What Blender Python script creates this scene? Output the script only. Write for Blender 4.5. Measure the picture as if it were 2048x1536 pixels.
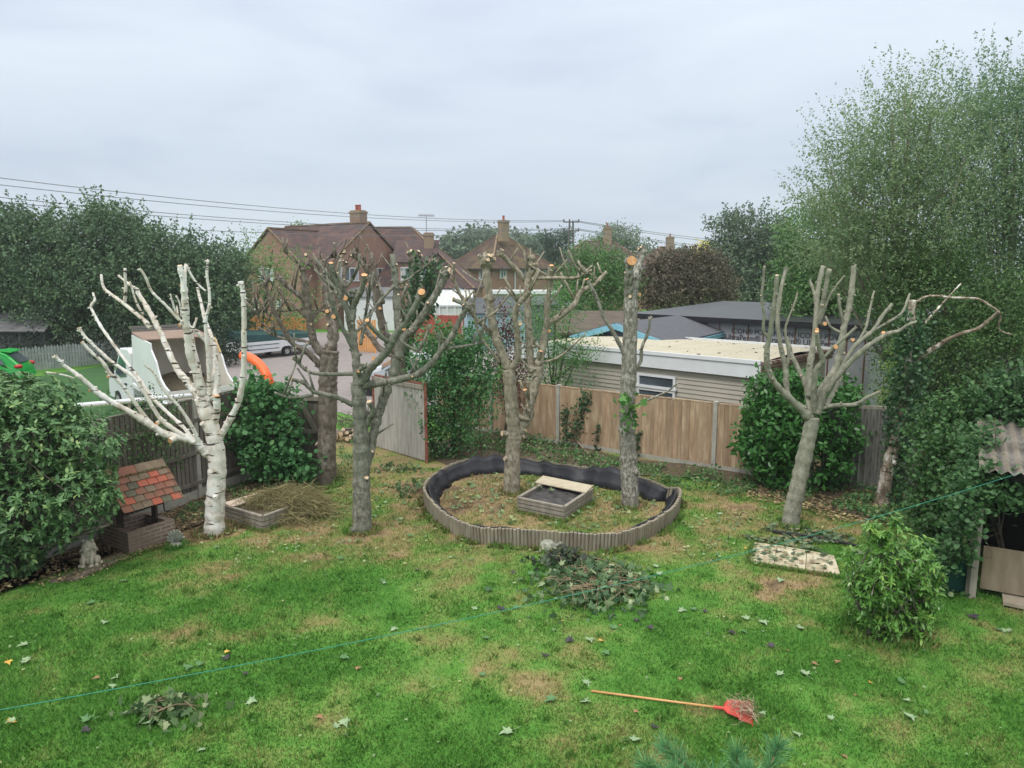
import bpy, math, random
import numpy as np
from mathutils import Vector, Matrix
random.seed(7); rng = np.random.default_rng(11)
S = bpy.context.scene; COL = S.collection
for o in list(bpy.data.objects): bpy.data.objects.remove(o)
R = math.radians
# ---------------------------------------------------------------- camera, world, sun, exposure
H = 4.8; TILT = R(8.6); F = 1479.0
cam = bpy.data.cameras.new('camera'); co = bpy.data.objects.new('camera', cam); COL.objects.link(co)
co.location = (0, 0, H); co.rotation_euler = (R(90) - TILT, 0, 0)
cam.sensor_width = 36; cam.lens = F / 2048 * 36; cam.clip_end = 3000; cam.clip_start = .05
S.camera = co
S.render.resolution_x = 1024; S.render.resolution_y = 768
S.view_settings.view_transform = 'Standard'; S.view_settings.look = 'None'
S.view_settings.exposure = 0.0; S.view_settings.gamma = 1
SUN_EL, SUN_AZ = 55, 215      # azimuth clockwise from +Y
w = bpy.data.worlds.new('World'); S.world = w; w.use_nodes = True
nt = w.node_tree; nt.nodes.clear()
def N(nt, t, **k):
    n = nt.nodes.new(t)
    for a, b in k.items():
        if a.startswith('i_'):
            n.inputs[int(a[2:]) if a[2:].isdigit() else a[2:].replace('_', ' ')].default_value = b
        else: setattr(n, a, b)
    return n
def L(nt, a, b, ai=0, bi=0): nt.links.new(a.outputs[ai], b.inputs[bi])
def ramp(nt, stops, interp='LINEAR'):
    r = nt.nodes.new('ShaderNodeValToRGB'); e = r.color_ramp.elements; r.color_ramp.interpolation = interp
    while len(e) > 1: e.remove(e[-1])
    e[0].position = stops[0][0]; e[0].color = (*stops[0][1], 1)
    for p, c in stops[1:]:
        q = e.new(p); q.color = (*c, 1)
    return r
sky = N(nt, 'ShaderNodeTexSky', sky_type='NISHITA', sun_disc=False, sun_elevation=R(SUN_EL), sun_rotation=R(SUN_AZ))
b1 = N(nt, 'ShaderNodeBackground'); b1.inputs[1].default_value = .1; L(nt, sky, b1)
tc = N(nt, 'ShaderNodeTexCoord'); sep = N(nt, 'ShaderNodeSeparateXYZ'); L(nt, tc, sep)
grad = ramp(nt, [(0, (.685, .78, .875)), (.12, (.67, .765, .875)), (.33, (.84, .93, 1.05)), (.5, (1.2, 1.23, 1.26)), (.75, (1.95, 1.93, 1.88)), (1, (2.3, 2.25, 2.15))])
L(nt, sep, grad, 2)
mp = N(nt, 'ShaderNodeMapping'); mp.inputs['Scale'].default_value = (1.3, 1.3, 5.5); L(nt, tc, mp)
nz = N(nt, 'ShaderNodeTexNoise'); nz.inputs['Scale'].default_value = 2.0; nz.inputs['Detail'].default_value = 4; nz.inputs['Roughness'].default_value = .5
nz.inputs['Distortion'].default_value = .4
L(nt, mp, nz)
cr = ramp(nt, [(.32, (.88, .89, .925)), (.5, (1, 1, 1)), (.68, (1.07, 1.07, 1.045))]); L(nt, nz, cr)
mx = N(nt, 'ShaderNodeMix', data_type='RGBA', blend_type='MULTIPLY'); mx.inputs[0].default_value = 1
L(nt, grad, mx, 0, 6); L(nt, cr, mx, 0, 7)
b2 = N(nt, 'ShaderNodeBackground'); b2.inputs[1].default_value = 1.0; nt.links.new(mx.outputs[2], b2.inputs[0])
ms = N(nt, 'ShaderNodeMixShader'); ms.inputs[0].default_value = .94
L(nt, b1, ms, 0, 1); L(nt, b2, ms, 0, 2)
wo = N(nt, 'ShaderNodeOutputWorld'); L(nt, ms, wo)
sun = bpy.data.lights.new('sun', 'SUN'); sun.energy = 1.5; sun.angle = R(12); sun.color = (1, .97, .92)
so = bpy.data.objects.new('sun', sun); COL.objects.link(so)
sd = Vector((math.sin(R(SUN_AZ)) * math.cos(R(SUN_EL)), math.cos(R(SUN_AZ)) * math.cos(R(SUN_EL)), math.sin(R(SUN_EL))))
so.rotation_euler = sd.to_track_quat('Z', 'Y').to_euler(); so.location = sd * 50

# ---------------------------------------------------------------- helpers: projection
FW = Vector((0, math.cos(TILT), -math.sin(TILT))); UP = Vector((0, math.sin(TILT), math.cos(TILT)))
CAM = Vector((0, 0, H))
def ray(px, py): return FW + Vector((1, 0, 0)) * ((px - 1024) / F) + UP * ((768 - py) / F)
def P(px, py, Y):
    d = ray(px, py); return CAM + d * (Y / d.y)
def G(px, py, z=0.):
    d = ray(px, py); return CAM + d * ((z - H) / d.z)
def depth(p): return (Vector(p) - CAM).dot(FW)
def crop(ox, oy, s): return lambda x, y: (ox + x * s, oy + y * s)

# ---------------------------------------------------------------- helpers: objects
def tag(o, label=None, cat=None, group=None, kind=None):
    if label: o['label'] = label
    if cat: o['category'] = cat
    if group: o['group'] = group
    if kind: o['kind'] = kind
    return o
def thing(name, label, cat, loc, group=None):
    o = bpy.data.objects.new(name, None); COL.objects.link(o); o.location = loc
    o.empty_display_size = .2
    return tag(o, label, cat, group)
def wloc(o):
    v = Vector((0, 0, 0))
    while o is not None: v += o.location; o = o.parent
    return v
def link_mesh(me, name, parent=None, mats=(), smooth=False, base=None):
    n = len(me.vertices); co_ = np.empty(n * 3); me.vertices.foreach_get('co', co_); co_ = co_.reshape(-1, 3)
    if parent is not None: off = np.array(wloc(parent)); loc = Vector((0, 0, 0))
    else:
        if base is None:
            mn, mxx = co_.min(0), co_.max(0); off = np.array([(mn[0] + mxx[0]) / 2, (mn[1] + mxx[1]) / 2, mn[2]])
        else: off = np.array(base)
        loc = Vector(off)
    me.vertices.foreach_set('co', (co_ - off).ravel())
    for m in mats: me.materials.append(m)
    if smooth: me.polygons.foreach_set('use_smooth', np.ones(len(me.polygons), bool))
    me.update()
    o = bpy.data.objects.new(name, me); COL.objects.link(o); o.location = loc
    if parent is not None: o.parent = parent
    return o
class MB:
    def __init__(s): s.v = []; s.f = []; s.m = []
    def face(s, pts, m=0):
        i = len(s.v); s.v += [tuple(p) for p in pts]; s.f.append(tuple(range(i, i + len(pts)))); s.m.append(m)
    def hexa(s, b, t, m=0):   # b,t: 4 points each, ccw seen from above
        i = len(s.v); s.v += [tuple(p) for p in b] + [tuple(p) for p in t]
        for q in ((3, 2, 1, 0), (4, 5, 6, 7), (0, 1, 5, 4), (1, 2, 6, 5), (2, 3, 7, 6), (3, 0, 4, 7)):
            s.f.append(tuple(i + k for k in q)); s.m.append(m)
        return s
    def box(s, c, size, yaw=0, m=0, pitch=0, roll=0):
        M = Matrix.Translation(Vector(c)) @ Matrix.Rotation(yaw, 4, 'Z') @ Matrix.Rotation(pitch, 4, 'Y') @ Matrix.Rotation(roll, 4, 'X')
        x, y, z = (k / 2 for k in size)
        pb = [M @ Vector(q) for q in ((-x, -y, -z), (x, -y, -z), (x, y, -z), (-x, y, -z))]
        pt = [M @ Vector(q) for q in ((-x, -y, z), (x, -y, z), (x, y, z), (-x, y, z))]
        return s.hexa(pb, pt, m)
    def bar(s, a, b, w_, h, m=0):   # rectangular bar from a to b
        a = Vector(a); b = Vector(b); d = b - a; l = d.length; d.normalize()
        u = Vector((0, 0, 1)).cross(d)
        if u.length < .01: u = Vector((1, 0, 0))
        u.normalize(); v = d.cross(u)
        q = [(-1, -1), (1, -1), (1, 1), (-1, 1)]
        A = [a + u * (w_ / 2 * i) + v * (h / 2 * j) for i, j in q]; B = [p + (b - a) for p in A]
        return s.hexa(A, B, m)
    def wall(s, a, b, z0, z1, t, m=0):   # vertical slab between ground points a,b
        a = Vector((a[0], a[1], 0)); b = Vector((b[0], b[1], 0)); d = (b - a).normalized(); n = Vector((-d.y, d.x, 0)) * t / 2
        q = [a - n, b - n, b + n, a + n]
        return s.hexa([p + Vector((0, 0, z0)) for p in q], [p + Vector((0, 0, z1)) for p in q], m)
    def tube(s, pts, rad, n=8, m=0, cap=True, capm=None, bump=0., seed=0, capb=True):
        pts = [Vector(p) for p in pts]; k = len(pts)
        if not hasattr(rad, '__len__'): rad = [rad] * k
        rr = random.Random(seed); i0 = len(s.v)
        u = None
        for j, p in enumerate(pts):
            d = (pts[min(j + 1, k - 1)] - pts[max(j - 1, 0)]).normalized()
            if u is None:
                u = d.cross(Vector((0, 1, 0)))
                if u.length < .1: u = d.cross(Vector((1, 0, 0)))
            u = (u - d * u.dot(d)).normalized(); v = d.cross(u)
            for a in range(n):
                t = 2 * math.pi * a / n; r = rad[j] * (1 + bump * (rr.random() - .5) * 2)
                s.v.append(tuple(p + (u * math.cos(t) + v * math.sin(t)) * r))
        for j in range(k - 1):
            for a in range(n):
                b = (a + 1) % n; o = i0 + j * n
                s.f.append((o + a, o + b, o + n + b, o + n + a)); s.m.append(m)
        if cap:
            s.f.append(tuple(i0 + (k - 1) * n + a for a in range(n))); s.m.append(m if capm is None else capm)
            if capb: s.f.append(tuple(i0 + a for a in reversed(range(n)))); s.m.append(m)
        return s
    def lathe(s, c, prof, n=16, m=0, sx=1, sy=1):
        c = Vector(c); i0 = len(s.v)
        for r, z in prof:
            for a in range(n):
                t = 2 * math.pi * a / n; s.v.append((c.x + r * math.cos(t) * sx, c.y + r * math.sin(t) * sy, c.z + z))
        for j in range(len(prof) - 1):
            for a in range(n):
                b = (a + 1) % n; o = i0 + j * n
                s.f.append((o + a, o + b, o + n + b, o + n + a)); s.m.append(m)
        s.f.append(tuple(i0 + a for a in reversed(range(n)))); s.m.append(m)
        s.f.append(tuple(i0 + (len(prof) - 1) * n + a for a in range(n))); s.m.append(m)
        return s
    def ball(s, c, r, m=0, n=10, k=7, bump=0., seed=1, yaw=0):
        if not hasattr(r, '__len__'): r = (r, r, r)
        rr = random.Random(seed); i0 = len(s.v); c = Vector(c); cy, sy = math.cos(yaw), math.sin(yaw)
        for j in range(k + 1):
            ph = math.pi * j / k
            for a in range(n):
                t = 2 * math.pi * a / n; q = 1 + bump * (rr.random() - .5) * 2 if 0 < j < k else 1
                x = r[0] * math.sin(ph) * math.cos(t) * q; y = r[1] * math.sin(ph) * math.sin(t) * q
                s.v.append((c.x + x * cy - y * sy, c.y + x * sy + y * cy, c.z - r[2] * math.cos(ph) * q))
        for j in range(k):
            for a in range(n):
                b = (a + 1) % n; o = i0 + j * n
                s.f.append((o + a, o + b, o + n + b, o + n + a)); s.m.append(m)
        return s
    def sheet(s, rows, m=0):
        i0 = len(s.v); n = len(rows[0])
        for r_ in rows: s.v += [tuple(p) for p in r_]
        for j in range(len(rows) - 1):
            for a in range(n - 1):
                o = i0 + j * n; s.f.append((o + a, o + a + 1, o + n + a + 1, o + n + a)); s.m.append(m)
        return s
    def prism(s, pts, off, m=0):
        pts = [Vector(p) for p in pts]; off = Vector(off); n = len(pts)
        s.face(pts, m); s.face([p + off for p in reversed(pts)], m)
        for i in range(n):
            j = (i + 1) % n; s.face([pts[j], pts[i], pts[i] + off, pts[j] + off], m)
        return s
    def build(s, name, mats, parent=None, smooth=False, uv=True, bevel=0, base=None, weld=False):
        me = bpy.data.meshes.new(name); me.from_pydata(s.v, [], s.f)
        me.polygons.foreach_set('material_index', s.m)
        if not isinstance(mats, (list, tuple)): mats = [mats]
        if uv: auto_uv(me)
        o = link_mesh(me, name, parent, mats, smooth, base)
        if bevel:
            wm = o.modifiers.new('weld', 'WELD'); wm.merge_threshold = .0005
            b = o.modifiers.new('bevel', 'BEVEL'); b.width = bevel; b.segments = 2; b.limit_method = 'ANGLE'
        return o
def auto_uv(me):
    uvl = me.uv_layers.new(name='UVMap'); Z = Vector((0, 0, 1)); out = np.zeros(len(me.loops) * 2)
    for p in me.polygons:
        n = p.normal
        if abs(n.z) < .97: u = Z.cross(n).normalized(); v = n.cross(u)
        else: u = Vector((1, 0, 0)); v = Vector((0, 1, 0))
        for li in p.loop_indices:
            c = me.vertices[me.loops[li].vertex_index].co
            out[2 * li] = c.dot(u); out[2 * li + 1] = c.dot(v)
    uvl.data.foreach_set('uv', out)
def spline(pts, sub=4, closed=False):
    pts = [Vector(p) for p in pts]; n = len(pts); out = []
    rngi = range(n) if closed else range(n - 1)
    for i in rngi:
        if closed: p0, p1, p2, p3 = pts[i - 1], pts[i], pts[(i + 1) % n], pts[(i + 2) % n]
        else: p0, p1, p2, p3 = pts[max(i - 1, 0)], pts[i], pts[i + 1], pts[min(i + 2, n - 1)]
        for k in range(sub):
            t = k / sub
            out.append(.5 * ((2 * p1) + (p2 - p0) * t + (2 * p0 - 5 * p1 + 4 * p2 - p3) * t * t + (3 * p1 - p0 - 3 * p2 + p3) * t ** 3))
    if not closed: out.append(pts[-1])
    return out

# ---------------------------------------------------------------- materials
MATS = {}
def mat(name, col, rough=.7, col2=None, scale=5, detail=4, bump=0, bscale=None, metal=0, spec=.4, stretch=(1, 1, 1), lo=.35, hi=.65, coords='Object', col3=None, trans=0, alpha=1):
    if name in MATS: return MATS[name]
    m = bpy.data.materials.new(name); m.use_nodes = True; nt = m.node_tree; p = nt.nodes['Principled BSDF']
    p.inputs['Base Color'].default_value = (*col, 1); p.inputs['Roughness'].default_value = rough
    p.inputs['Metallic'].default_value = metal; p.inputs['Specular IOR Level'].default_value = spec
    if trans: p.inputs['Transmission Weight'].default_value = trans
    if alpha < 1: p.inputs['Alpha'].default_value = alpha
    if col2 or bump:
        tc = N(nt, 'ShaderNodeTexCoord'); mp = N(nt, 'ShaderNodeMapping'); mp.inputs['Scale'].default_value = stretch
        L(nt, tc, mp, {'Object': 3, 'UV': 2}[coords])
    if col2:
        nz = N(nt, 'ShaderNodeTexNoise'); nz.inputs['Scale'].default_value = scale; nz.inputs['Detail'].default_value = detail; nz.inputs['Roughness'].default_value = .6
        L(nt, mp, nz)
        st = [(lo, col), (hi, col2)]
        if col3: st.append((min(.98, hi + .08), col3))
        r = ramp(nt, st); L(nt, nz, r); L(nt, r, p)
    if bump:
        nb = N(nt, 'ShaderNodeTexNoise'); nb.inputs['Scale'].default_value = bscale or scale * 2; nb.inputs['Detail'].default_value = 5
        L(nt, mp, nb); bp = N(nt, 'ShaderNodeBump'); bp.inputs['Strength'].default_value = bump; bp.inputs['Distance'].default_value = .02
        L(nt, nb, bp, 0, 2); nt.links.new(bp.outputs[0], p.inputs['Normal'])
    MATS[name] = m; return m
def brickmat(name, c1, c2, mortar, bw=.225, bh=.075, ms=.01, patch=None, offset=.5, rough=.85, patch2=None):
    m = bpy.data.materials.new(name); m.use_nodes = True; nt = m.node_tree; p = nt.nodes['Principled BSDF']
    p.inputs['Roughness'].default_value = rough; p.inputs['Specular IOR Level'].default_value = .25
    tc = N(nt, 'ShaderNodeTexCoord'); br = N(nt, 'ShaderNodeTexBrick', offset=offset)
    br.inputs['Color1'].default_value = (*c1, 1); br.inputs['Color2'].default_value = (*c2, 1); br.inputs['Mortar'].default_value = (*mortar, 1)
    br.inputs['Scale'].default_value = 1; br.inputs['Mortar Size'].default_value = ms; br.inputs['Brick Width'].default_value = bw; br.inputs['Row Height'].default_value = bh
    br.inputs['Bias'].default_value = 0; L(nt, tc, br, 2)
    last = (br, 0)
    for k, pt in enumerate((patch, patch2)):
        if pt:
            nz = N(nt, 'ShaderNodeTexNoise'); nz.inputs['Scale'].default_value = (.45, 1.3)[k]; nz.inputs['Detail'].default_value = 6; nz.inputs['Roughness'].default_value = .7; L(nt, tc, nz, 3)
            r = ramp(nt, [(.44, (0, 0, 0)), (.58, (.8, .8, .8))]); L(nt, nz, r)
            mx = N(nt, 'ShaderNodeMix', data_type='RGBA'); L(nt, r, mx, 0, 0); nt.links.new(last[0].outputs[last[1]], mx.inputs[6]); mx.inputs[7].default_value = (*pt, 1)
            last = (mx, 2)
    nt.links.new(last[0].outputs[last[1]], p.inputs['Base Color'])
    bp = N(nt, 'ShaderNodeBump'); bp.inputs['Strength'].default_value = .5; bp.inputs['Distance'].default_value = .01; bp.invert = True
    nt.links.new(br.outputs['Fac'], bp.inputs['Height']); nt.links.new(bp.outputs[0], p.inputs['Normal'])
    return m
LEAFK = 1.7
def leafmat(name, a, b, c=None, rough=.5, tr=.25, spec=.35):
    m = bpy.data.materials.new(name); m.use_nodes = True; nt = m.node_tree; p = nt.nodes['Principled BSDF']
    k_ = LEAFK; a, b, c = [tuple(min(.9, v * k_) for v in q) for q in (a, b, c or b)]
    at = N(nt, 'ShaderNodeAttribute'); at.attribute_name = 'rnd'
    r = ramp(nt, [(0, a), (.75, b), (1, c or b)]); nt.links.new(at.outputs['Fac'], r.inputs[0]); L(nt, r, p)
    p.inputs['Roughness'].default_value = rough; p.inputs['Specular IOR Level'].default_value = spec
    t = N(nt, 'ShaderNodeBsdfTranslucent'); L(nt, r, t); ms = N(nt, 'ShaderNodeMixShader'); ms.inputs[0].default_value = tr
    L(nt, p, ms, 0, 1); L(nt, t, ms, 0, 2); L(nt, ms, nt.nodes['Material Output'])
    return m
WHITE = mat('white_plastic', (.74, .76, .78), .35, (.66, .68, .69), 1.5)
PAINTW = mat('white_vehicle_paint', (.74, .755, .79), .25, (.68, .69, .73), 1.2, spec=.5)
GLASS = mat('window_glass', (.05, .065, .075), .08, (.12, .15, .17), .8, spec=.8)
CURT = mat('curtain_cloth', (.45, .47, .47), .9)
GREYWOOD = mat('weathered_grey_wood', (.12, .105, .085), .9, (.2, .18, .15), 3, 6, .4, 30, stretch=(4, 4, .5))
GREYWOOD2 = mat('weathered_grey_wood_lines', (.22, .2, .16), .9, (.33, .3, .25), 3, 6, .4, 30, stretch=(4, 4, .6))
TANWOOD = mat('tan_fence_wood', (.29, .19, .115), .85, (.42, .30, .195), 2.6, 8, .3, 20, stretch=(3, 3, .6), lo=.3, hi=.55, col3=(.50, .385, .26))
REDWOOD = mat('red_stained_wood', (.30, .06, .04), .8, (.38, .10, .07), 3, stretch=(3, 3, .4))
ORGWOOD = mat('orange_stained_wood', (.62, .27, .07), .8, (.72, .36, .12), 2)
CONC = mat('concrete', (.32, .31, .27), .9, (.42, .41, .36), 6, 6, .3, 40)
CONCB = mat('old_concrete_edge', (.26, .22, .16), .95, (.36, .31, .24), 5, 6, .3, 40)
DARKM = mat('dark_void_grey', (.02, .022, .025), .8)
RUST = mat('rusty_steel', (.16, .05, .03), .8, (.3, .12, .08), 8)
BLACKR = mat('black_rubber', (.015, .015, .017), .7)
ORCUT = mat('orange_cut_wood', (.58, .25, .10), .7, (.74, .44, .22), 22)
PALECUT = mat('pale_cut_wood', (.6, .44, .27), .7, (.68, .54, .38), 14)
def barkmat(name, a, b, c, tint=None, sc=9, dark=(.03, .027, .022), mark=.35):
    m = bpy.data.materials.new(name); m.use_nodes = True; nt = m.node_tree; p = nt.nodes['Principled BSDF']; p.inputs['Roughness'].default_value = .85; p.inputs['Specular IOR Level'].default_value = .2
    tc = N(nt, 'ShaderNodeTexCoord')
    mp = N(nt, 'ShaderNodeMapping'); mp.inputs['Scale'].default_value = (1, 1, .55); L(nt, tc, mp, 3)
    n1 = N(nt, 'ShaderNodeTexNoise'); n1.inputs['Scale'].default_value = sc; n1.inputs['Detail'].default_value = 8; n1.inputs['Roughness'].default_value = .7; L(nt, mp, n1)
    r = ramp(nt, [(.36, a), (.5, b), (.62, c)]); L(nt, n1, r)
    n2 = N(nt, 'ShaderNodeTexNoise'); n2.inputs['Scale'].default_value = 1.6; n2.inputs['Detail'].default_value = 4; L(nt, tc, n2, 3)
    r2 = ramp(nt, [(.42, (0, 0, 0)), (.62, (.6, .6, .6))]); L(nt, n2, r2)
    mx = N(nt, 'ShaderNodeMix', data_type='RGBA'); L(nt, r2, mx, 0, 0); L(nt, r, mx, 0, 6); mx.inputs[7].default_value = (*(tint or b), 1)
    # horizontal dark marks
    mp2 = N(nt, 'ShaderNodeMapping'); mp2.inputs['Scale'].default_value = (2.4, 2.4, 13); L(nt, tc, mp2, 3)
    n3 = N(nt, 'ShaderNodeTexNoise'); n3.inputs['Scale'].default_value = 1.6; n3.inputs['Detail'].default_value = 3; L(nt, mp2, n3)
    r3 = ramp(nt, [(.60, (0, 0, 0)), (.65, (mark,) * 3)]); L(nt, n3, r3)
    mx2 = N(nt, 'ShaderNodeMix', data_type='RGBA'); L(nt, r3, mx2, 0, 0); nt.links.new(mx.outputs[2], mx2.inputs[6]); mx2.inputs[7].default_value = (*dark, 1)
    nt.links.new(mx2.outputs[2], p.inputs['Base Color'])
    bp = N(nt, 'ShaderNodeBump'); bp.inputs['Strength'].default_value = .9; bp.inputs['Distance'].default_value = .03; L(nt, n1, bp, 0, 2); nt.links.new(bp.outputs[0], p.inputs['Normal'])
    return m
BARK_A = barkmat('brown_grey_bark', (.07, .06, .047), (.175, .15, .122), (.29, .265, .225), (.145, .12, .095), sc=13)
BARK_B = barkmat('green_grey_bark', (.085, .083, .065), (.19, .185, .15), (.31, .30, .25), (.15, .17, .13), sc=13)
BARK_C = barkmat('pale_grey_bark', (.14, .12, .085), (.28, .25, .19), (.42, .39, .31), (.22, .21, .15), sc=13, dark=(.09, .08, .06))
BARK_D = barkmat('mottled_grey_bark', (.07, .06, .05), (.24, .23, .19), (.50, .49, .44), (.22, .21, .17), sc=19, dark=(.06, .05, .04))
BARK_E = barkmat('smooth_green_grey_bark', (.16, .155, .115), (.26, .255, .20), (.36, .35, .28), (.22, .235, .17), sc=12, dark=(.16, .15, .11))
BIRCH = barkmat('white_birch_bark', (.42, .34, .26), (.76, .74, .70), (.84, .83, .81), (.62, .56, .46), sc=7, dark=(.07, .055, .045), mark=1)
BARK_T = barkmat('dark_trunk_bark', (.05, .045, .035), (.09, .075, .055), (.14, .12, .09))

# ---------------------------------------------------------------- leaves
QUAD = np.array([(0, 0, 0), (.32, .5, .06), (0, 1, 0), (-.32, .5, .06)], float)
ROUND = np.array([(0, 0, 0), (.36, .25, .05), (.42, .6, .06), (0, 1, -.03), (-.42, .6, .06), (-.36, .25, .05)], float)
LONG = np.array([(0, 0, 0), (.15, .35, .05), (.14, .7, .04), (0, 1, -.06), (-.14, .7, .04), (-.15, .35, .05)], float)
OVAL = np.array([(0, 0, 0), (.2, .3, .05), (.21, .65, .05), (0, 1, -.05), (-.21, .65, .05), (-.2, .3, .05)], float)
MAPLE = np.array([(0, 0, 0), (.16, .1, .02), (.45, .05, .05), (.33, .3, .03), (.55, .55, .08), (.24, .55, .0), (.15, .75, .03), (0, 1.05, -.06),
                  (-.15, .75, .03), (-.24, .55, 0), (-.55, .55, .08), (-.33, .3, .03), (-.45, .05, .05), (-.16, .1, .02)], float)
BLADE = np.array([(-.08, 0, 0), (.08, 0, 0), (0, 1, 0)], float)
NEED = np.array([(-.02, 0, 0), (.02, 0, 0), (.012, 1, 0), (-.012, 1, 0)], float)
def norm(a): return a / np.maximum(np.linalg.norm(a, axis=1, keepdims=True), 1e-9)
def leafmesh(name, pts, size, mat_, rnd, parent=None, T=QUAD, dirs=None, upb=.6, kind=None, base=None, attr='rnd'):
    """one mesh of many leaves: pts (N,3), size scalar or (N,)"""
    n = len(pts); pts = np.asarray(pts, float)
    size = np.broadcast_to(np.asarray(size, float), (n,)) * rng.uniform(.55, 1.4, n)
    if dirs is None: dirs = norm(rng.normal(size=(n, 3)))
    nr = rng.normal(size=(n, 3)); nr[:, 2] += upb * 2; nr = norm(nr)
    nr = norm(nr - dirs * np.sum(nr * dirs, 1, keepdims=True)); sd = np.cross(dirs, nr)
    k = len(T)
    V = (pts[:, None, :] + size[:, None, None] * (T[None, :, 0, None] * sd[:, None, :] + T[None, :, 1, None] * dirs[:, None, :] + T[None, :, 2, None] * nr[:, None, :])).reshape(-1, 3)
    me = bpy.data.meshes.new(name); me.vertices.add(n * k); me.vertices.foreach_set('co', V.ravel())
    me.loops.add(n * k); me.loops.foreach_set('vertex_index', np.arange(n * k, dtype=np.int32))
    me.polygons.add(n); me.polygons.foreach_set('loop_start', np.arange(0, n * k, k, dtype=np.int32)); me.polygons.foreach_set('loop_total', np.full(n, k, dtype=np.int32))
    me.update(calc_edges=True)
    a = me.attributes.new(attr, 'FLOAT', 'FACE'); a.data.foreach_set('value', np.clip(rnd, 0, 1))
    o = link_mesh(me, name, parent, [mat_], base=base)
    if kind: o['kind'] = kind
    return o
def lobe(px, py, Y, rx, ry, rd=None):
    c = P(px, py, Y); s = depth(c) / F
    return (c.x, c.y, c.z, rx * s, (rd if rd is not None else rx * s), ry * s)
def crownpts(lobes, ncl, per, sig, shell=.5, spray=0., sprayL=.6, tone=.35, zmin=.02):
    lb = np.array(lobes); vol = (lb[:, 3] * lb[:, 4] * lb[:, 5]) ** (2 / 3); pr = vol / vol.sum()
    li = rng.choice(len(lb), ncl, p=pr); d = norm(rng.normal(size=(ncl, 3)))
    rr = shell + (1 - shell) * rng.random(ncl) ** .7
    rr *= 1 + .18 * np.sin(d[:, 0] * 5 + li) * np.cos(d[:, 2] * 6 + li * 2)
    cc = lb[li, :3] + d * lb[li, 3:] * rr[:, None]
    ct = rng.random(ncl)
    out = np.repeat(cc, per, 0); N_ = len(out)
    issp = np.repeat(rng.random(ncl) < spray, per)
    off = rng.normal(size=(N_, 3)) * sig
    dd = d.copy(); dd[:, 2] += .6; dd = norm(dd)
    t = rng.random(N_)
    sp = np.repeat(dd, per, 0) * (t * sprayL)[:, None] + rng.normal(size=(N_, 3)) * sig * .35 * (1.1 - t)[:, None]
    out = out + np.where(issp[:, None], sp, off)
    rnd = (1 - tone) * rng.random(N_) * .8 + tone * np.repeat(ct, per)
    k = out[:, 2] > zmin
    return out[k], rnd[k]
def tree(name, label, cat, base, lobes, mat_, ncl, per, sig, leaf, T=QUAD, trunk_r=.15, bark=None, group=None, spray=.15, sprayL=.6, shell=.5, partname='crown', upb=.6, nlimb=9, tone=.35):
    base = Vector(base)
    t = thing(name, label, cat, base, group)
    lb = lobes; top = max(l[2] for l in lb); cx = np.mean([l[0] for l in lb]); cy = np.mean([l[1] for l in lb])
    mb = MB(); hub = Vector((base.x * .6 + cx * .4, base.y * .6 + cy * .4, base.z + (top - base.z) * .4))
    path = spline([base - Vector((0, 0, .05)), base * .5 + hub * .5 + Vector((.05, 0, 0)), hub, Vector((cx, cy, top))], 4)
    mb.tube(path, [trunk_r * (1.15 - .95 * i / (len(path) - 1)) for i in range(len(path))], 8, bump=.1)
    rr = random.Random(len(label))
    for i in range(nlimb):
        l = rr.choice(lb); a = path[rr.randrange(len(path) // 4, len(path) - 2)]
        e = Vector((l[0] + rr.uniform(-.7, .7) * l[3], l[1] + rr.uniform(-.7, .7) * l[4], l[2] + rr.uniform(-.3, .8) * l[5]))
        if e.z < base.z + .2: continue
        mid = a * .5 + e * .5 - Vector((0, 0, .08 * (e - a).length))
        q = spline([a, mid, e], 3); mb.tube(q, [trunk_r * .4 * (1.1 - i2 / len(q)) for i2 in range(len(q))], 5, bump=.1)
    mb.build('trunk', bark or BARK_T, t, smooth=True)
    p, r = crownpts(lobes, ncl, per, sig, shell, spray, sprayL, tone)
    leafmesh(partname, p, leaf, mat_, r, t, T, upb=upb)
    return t
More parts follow.
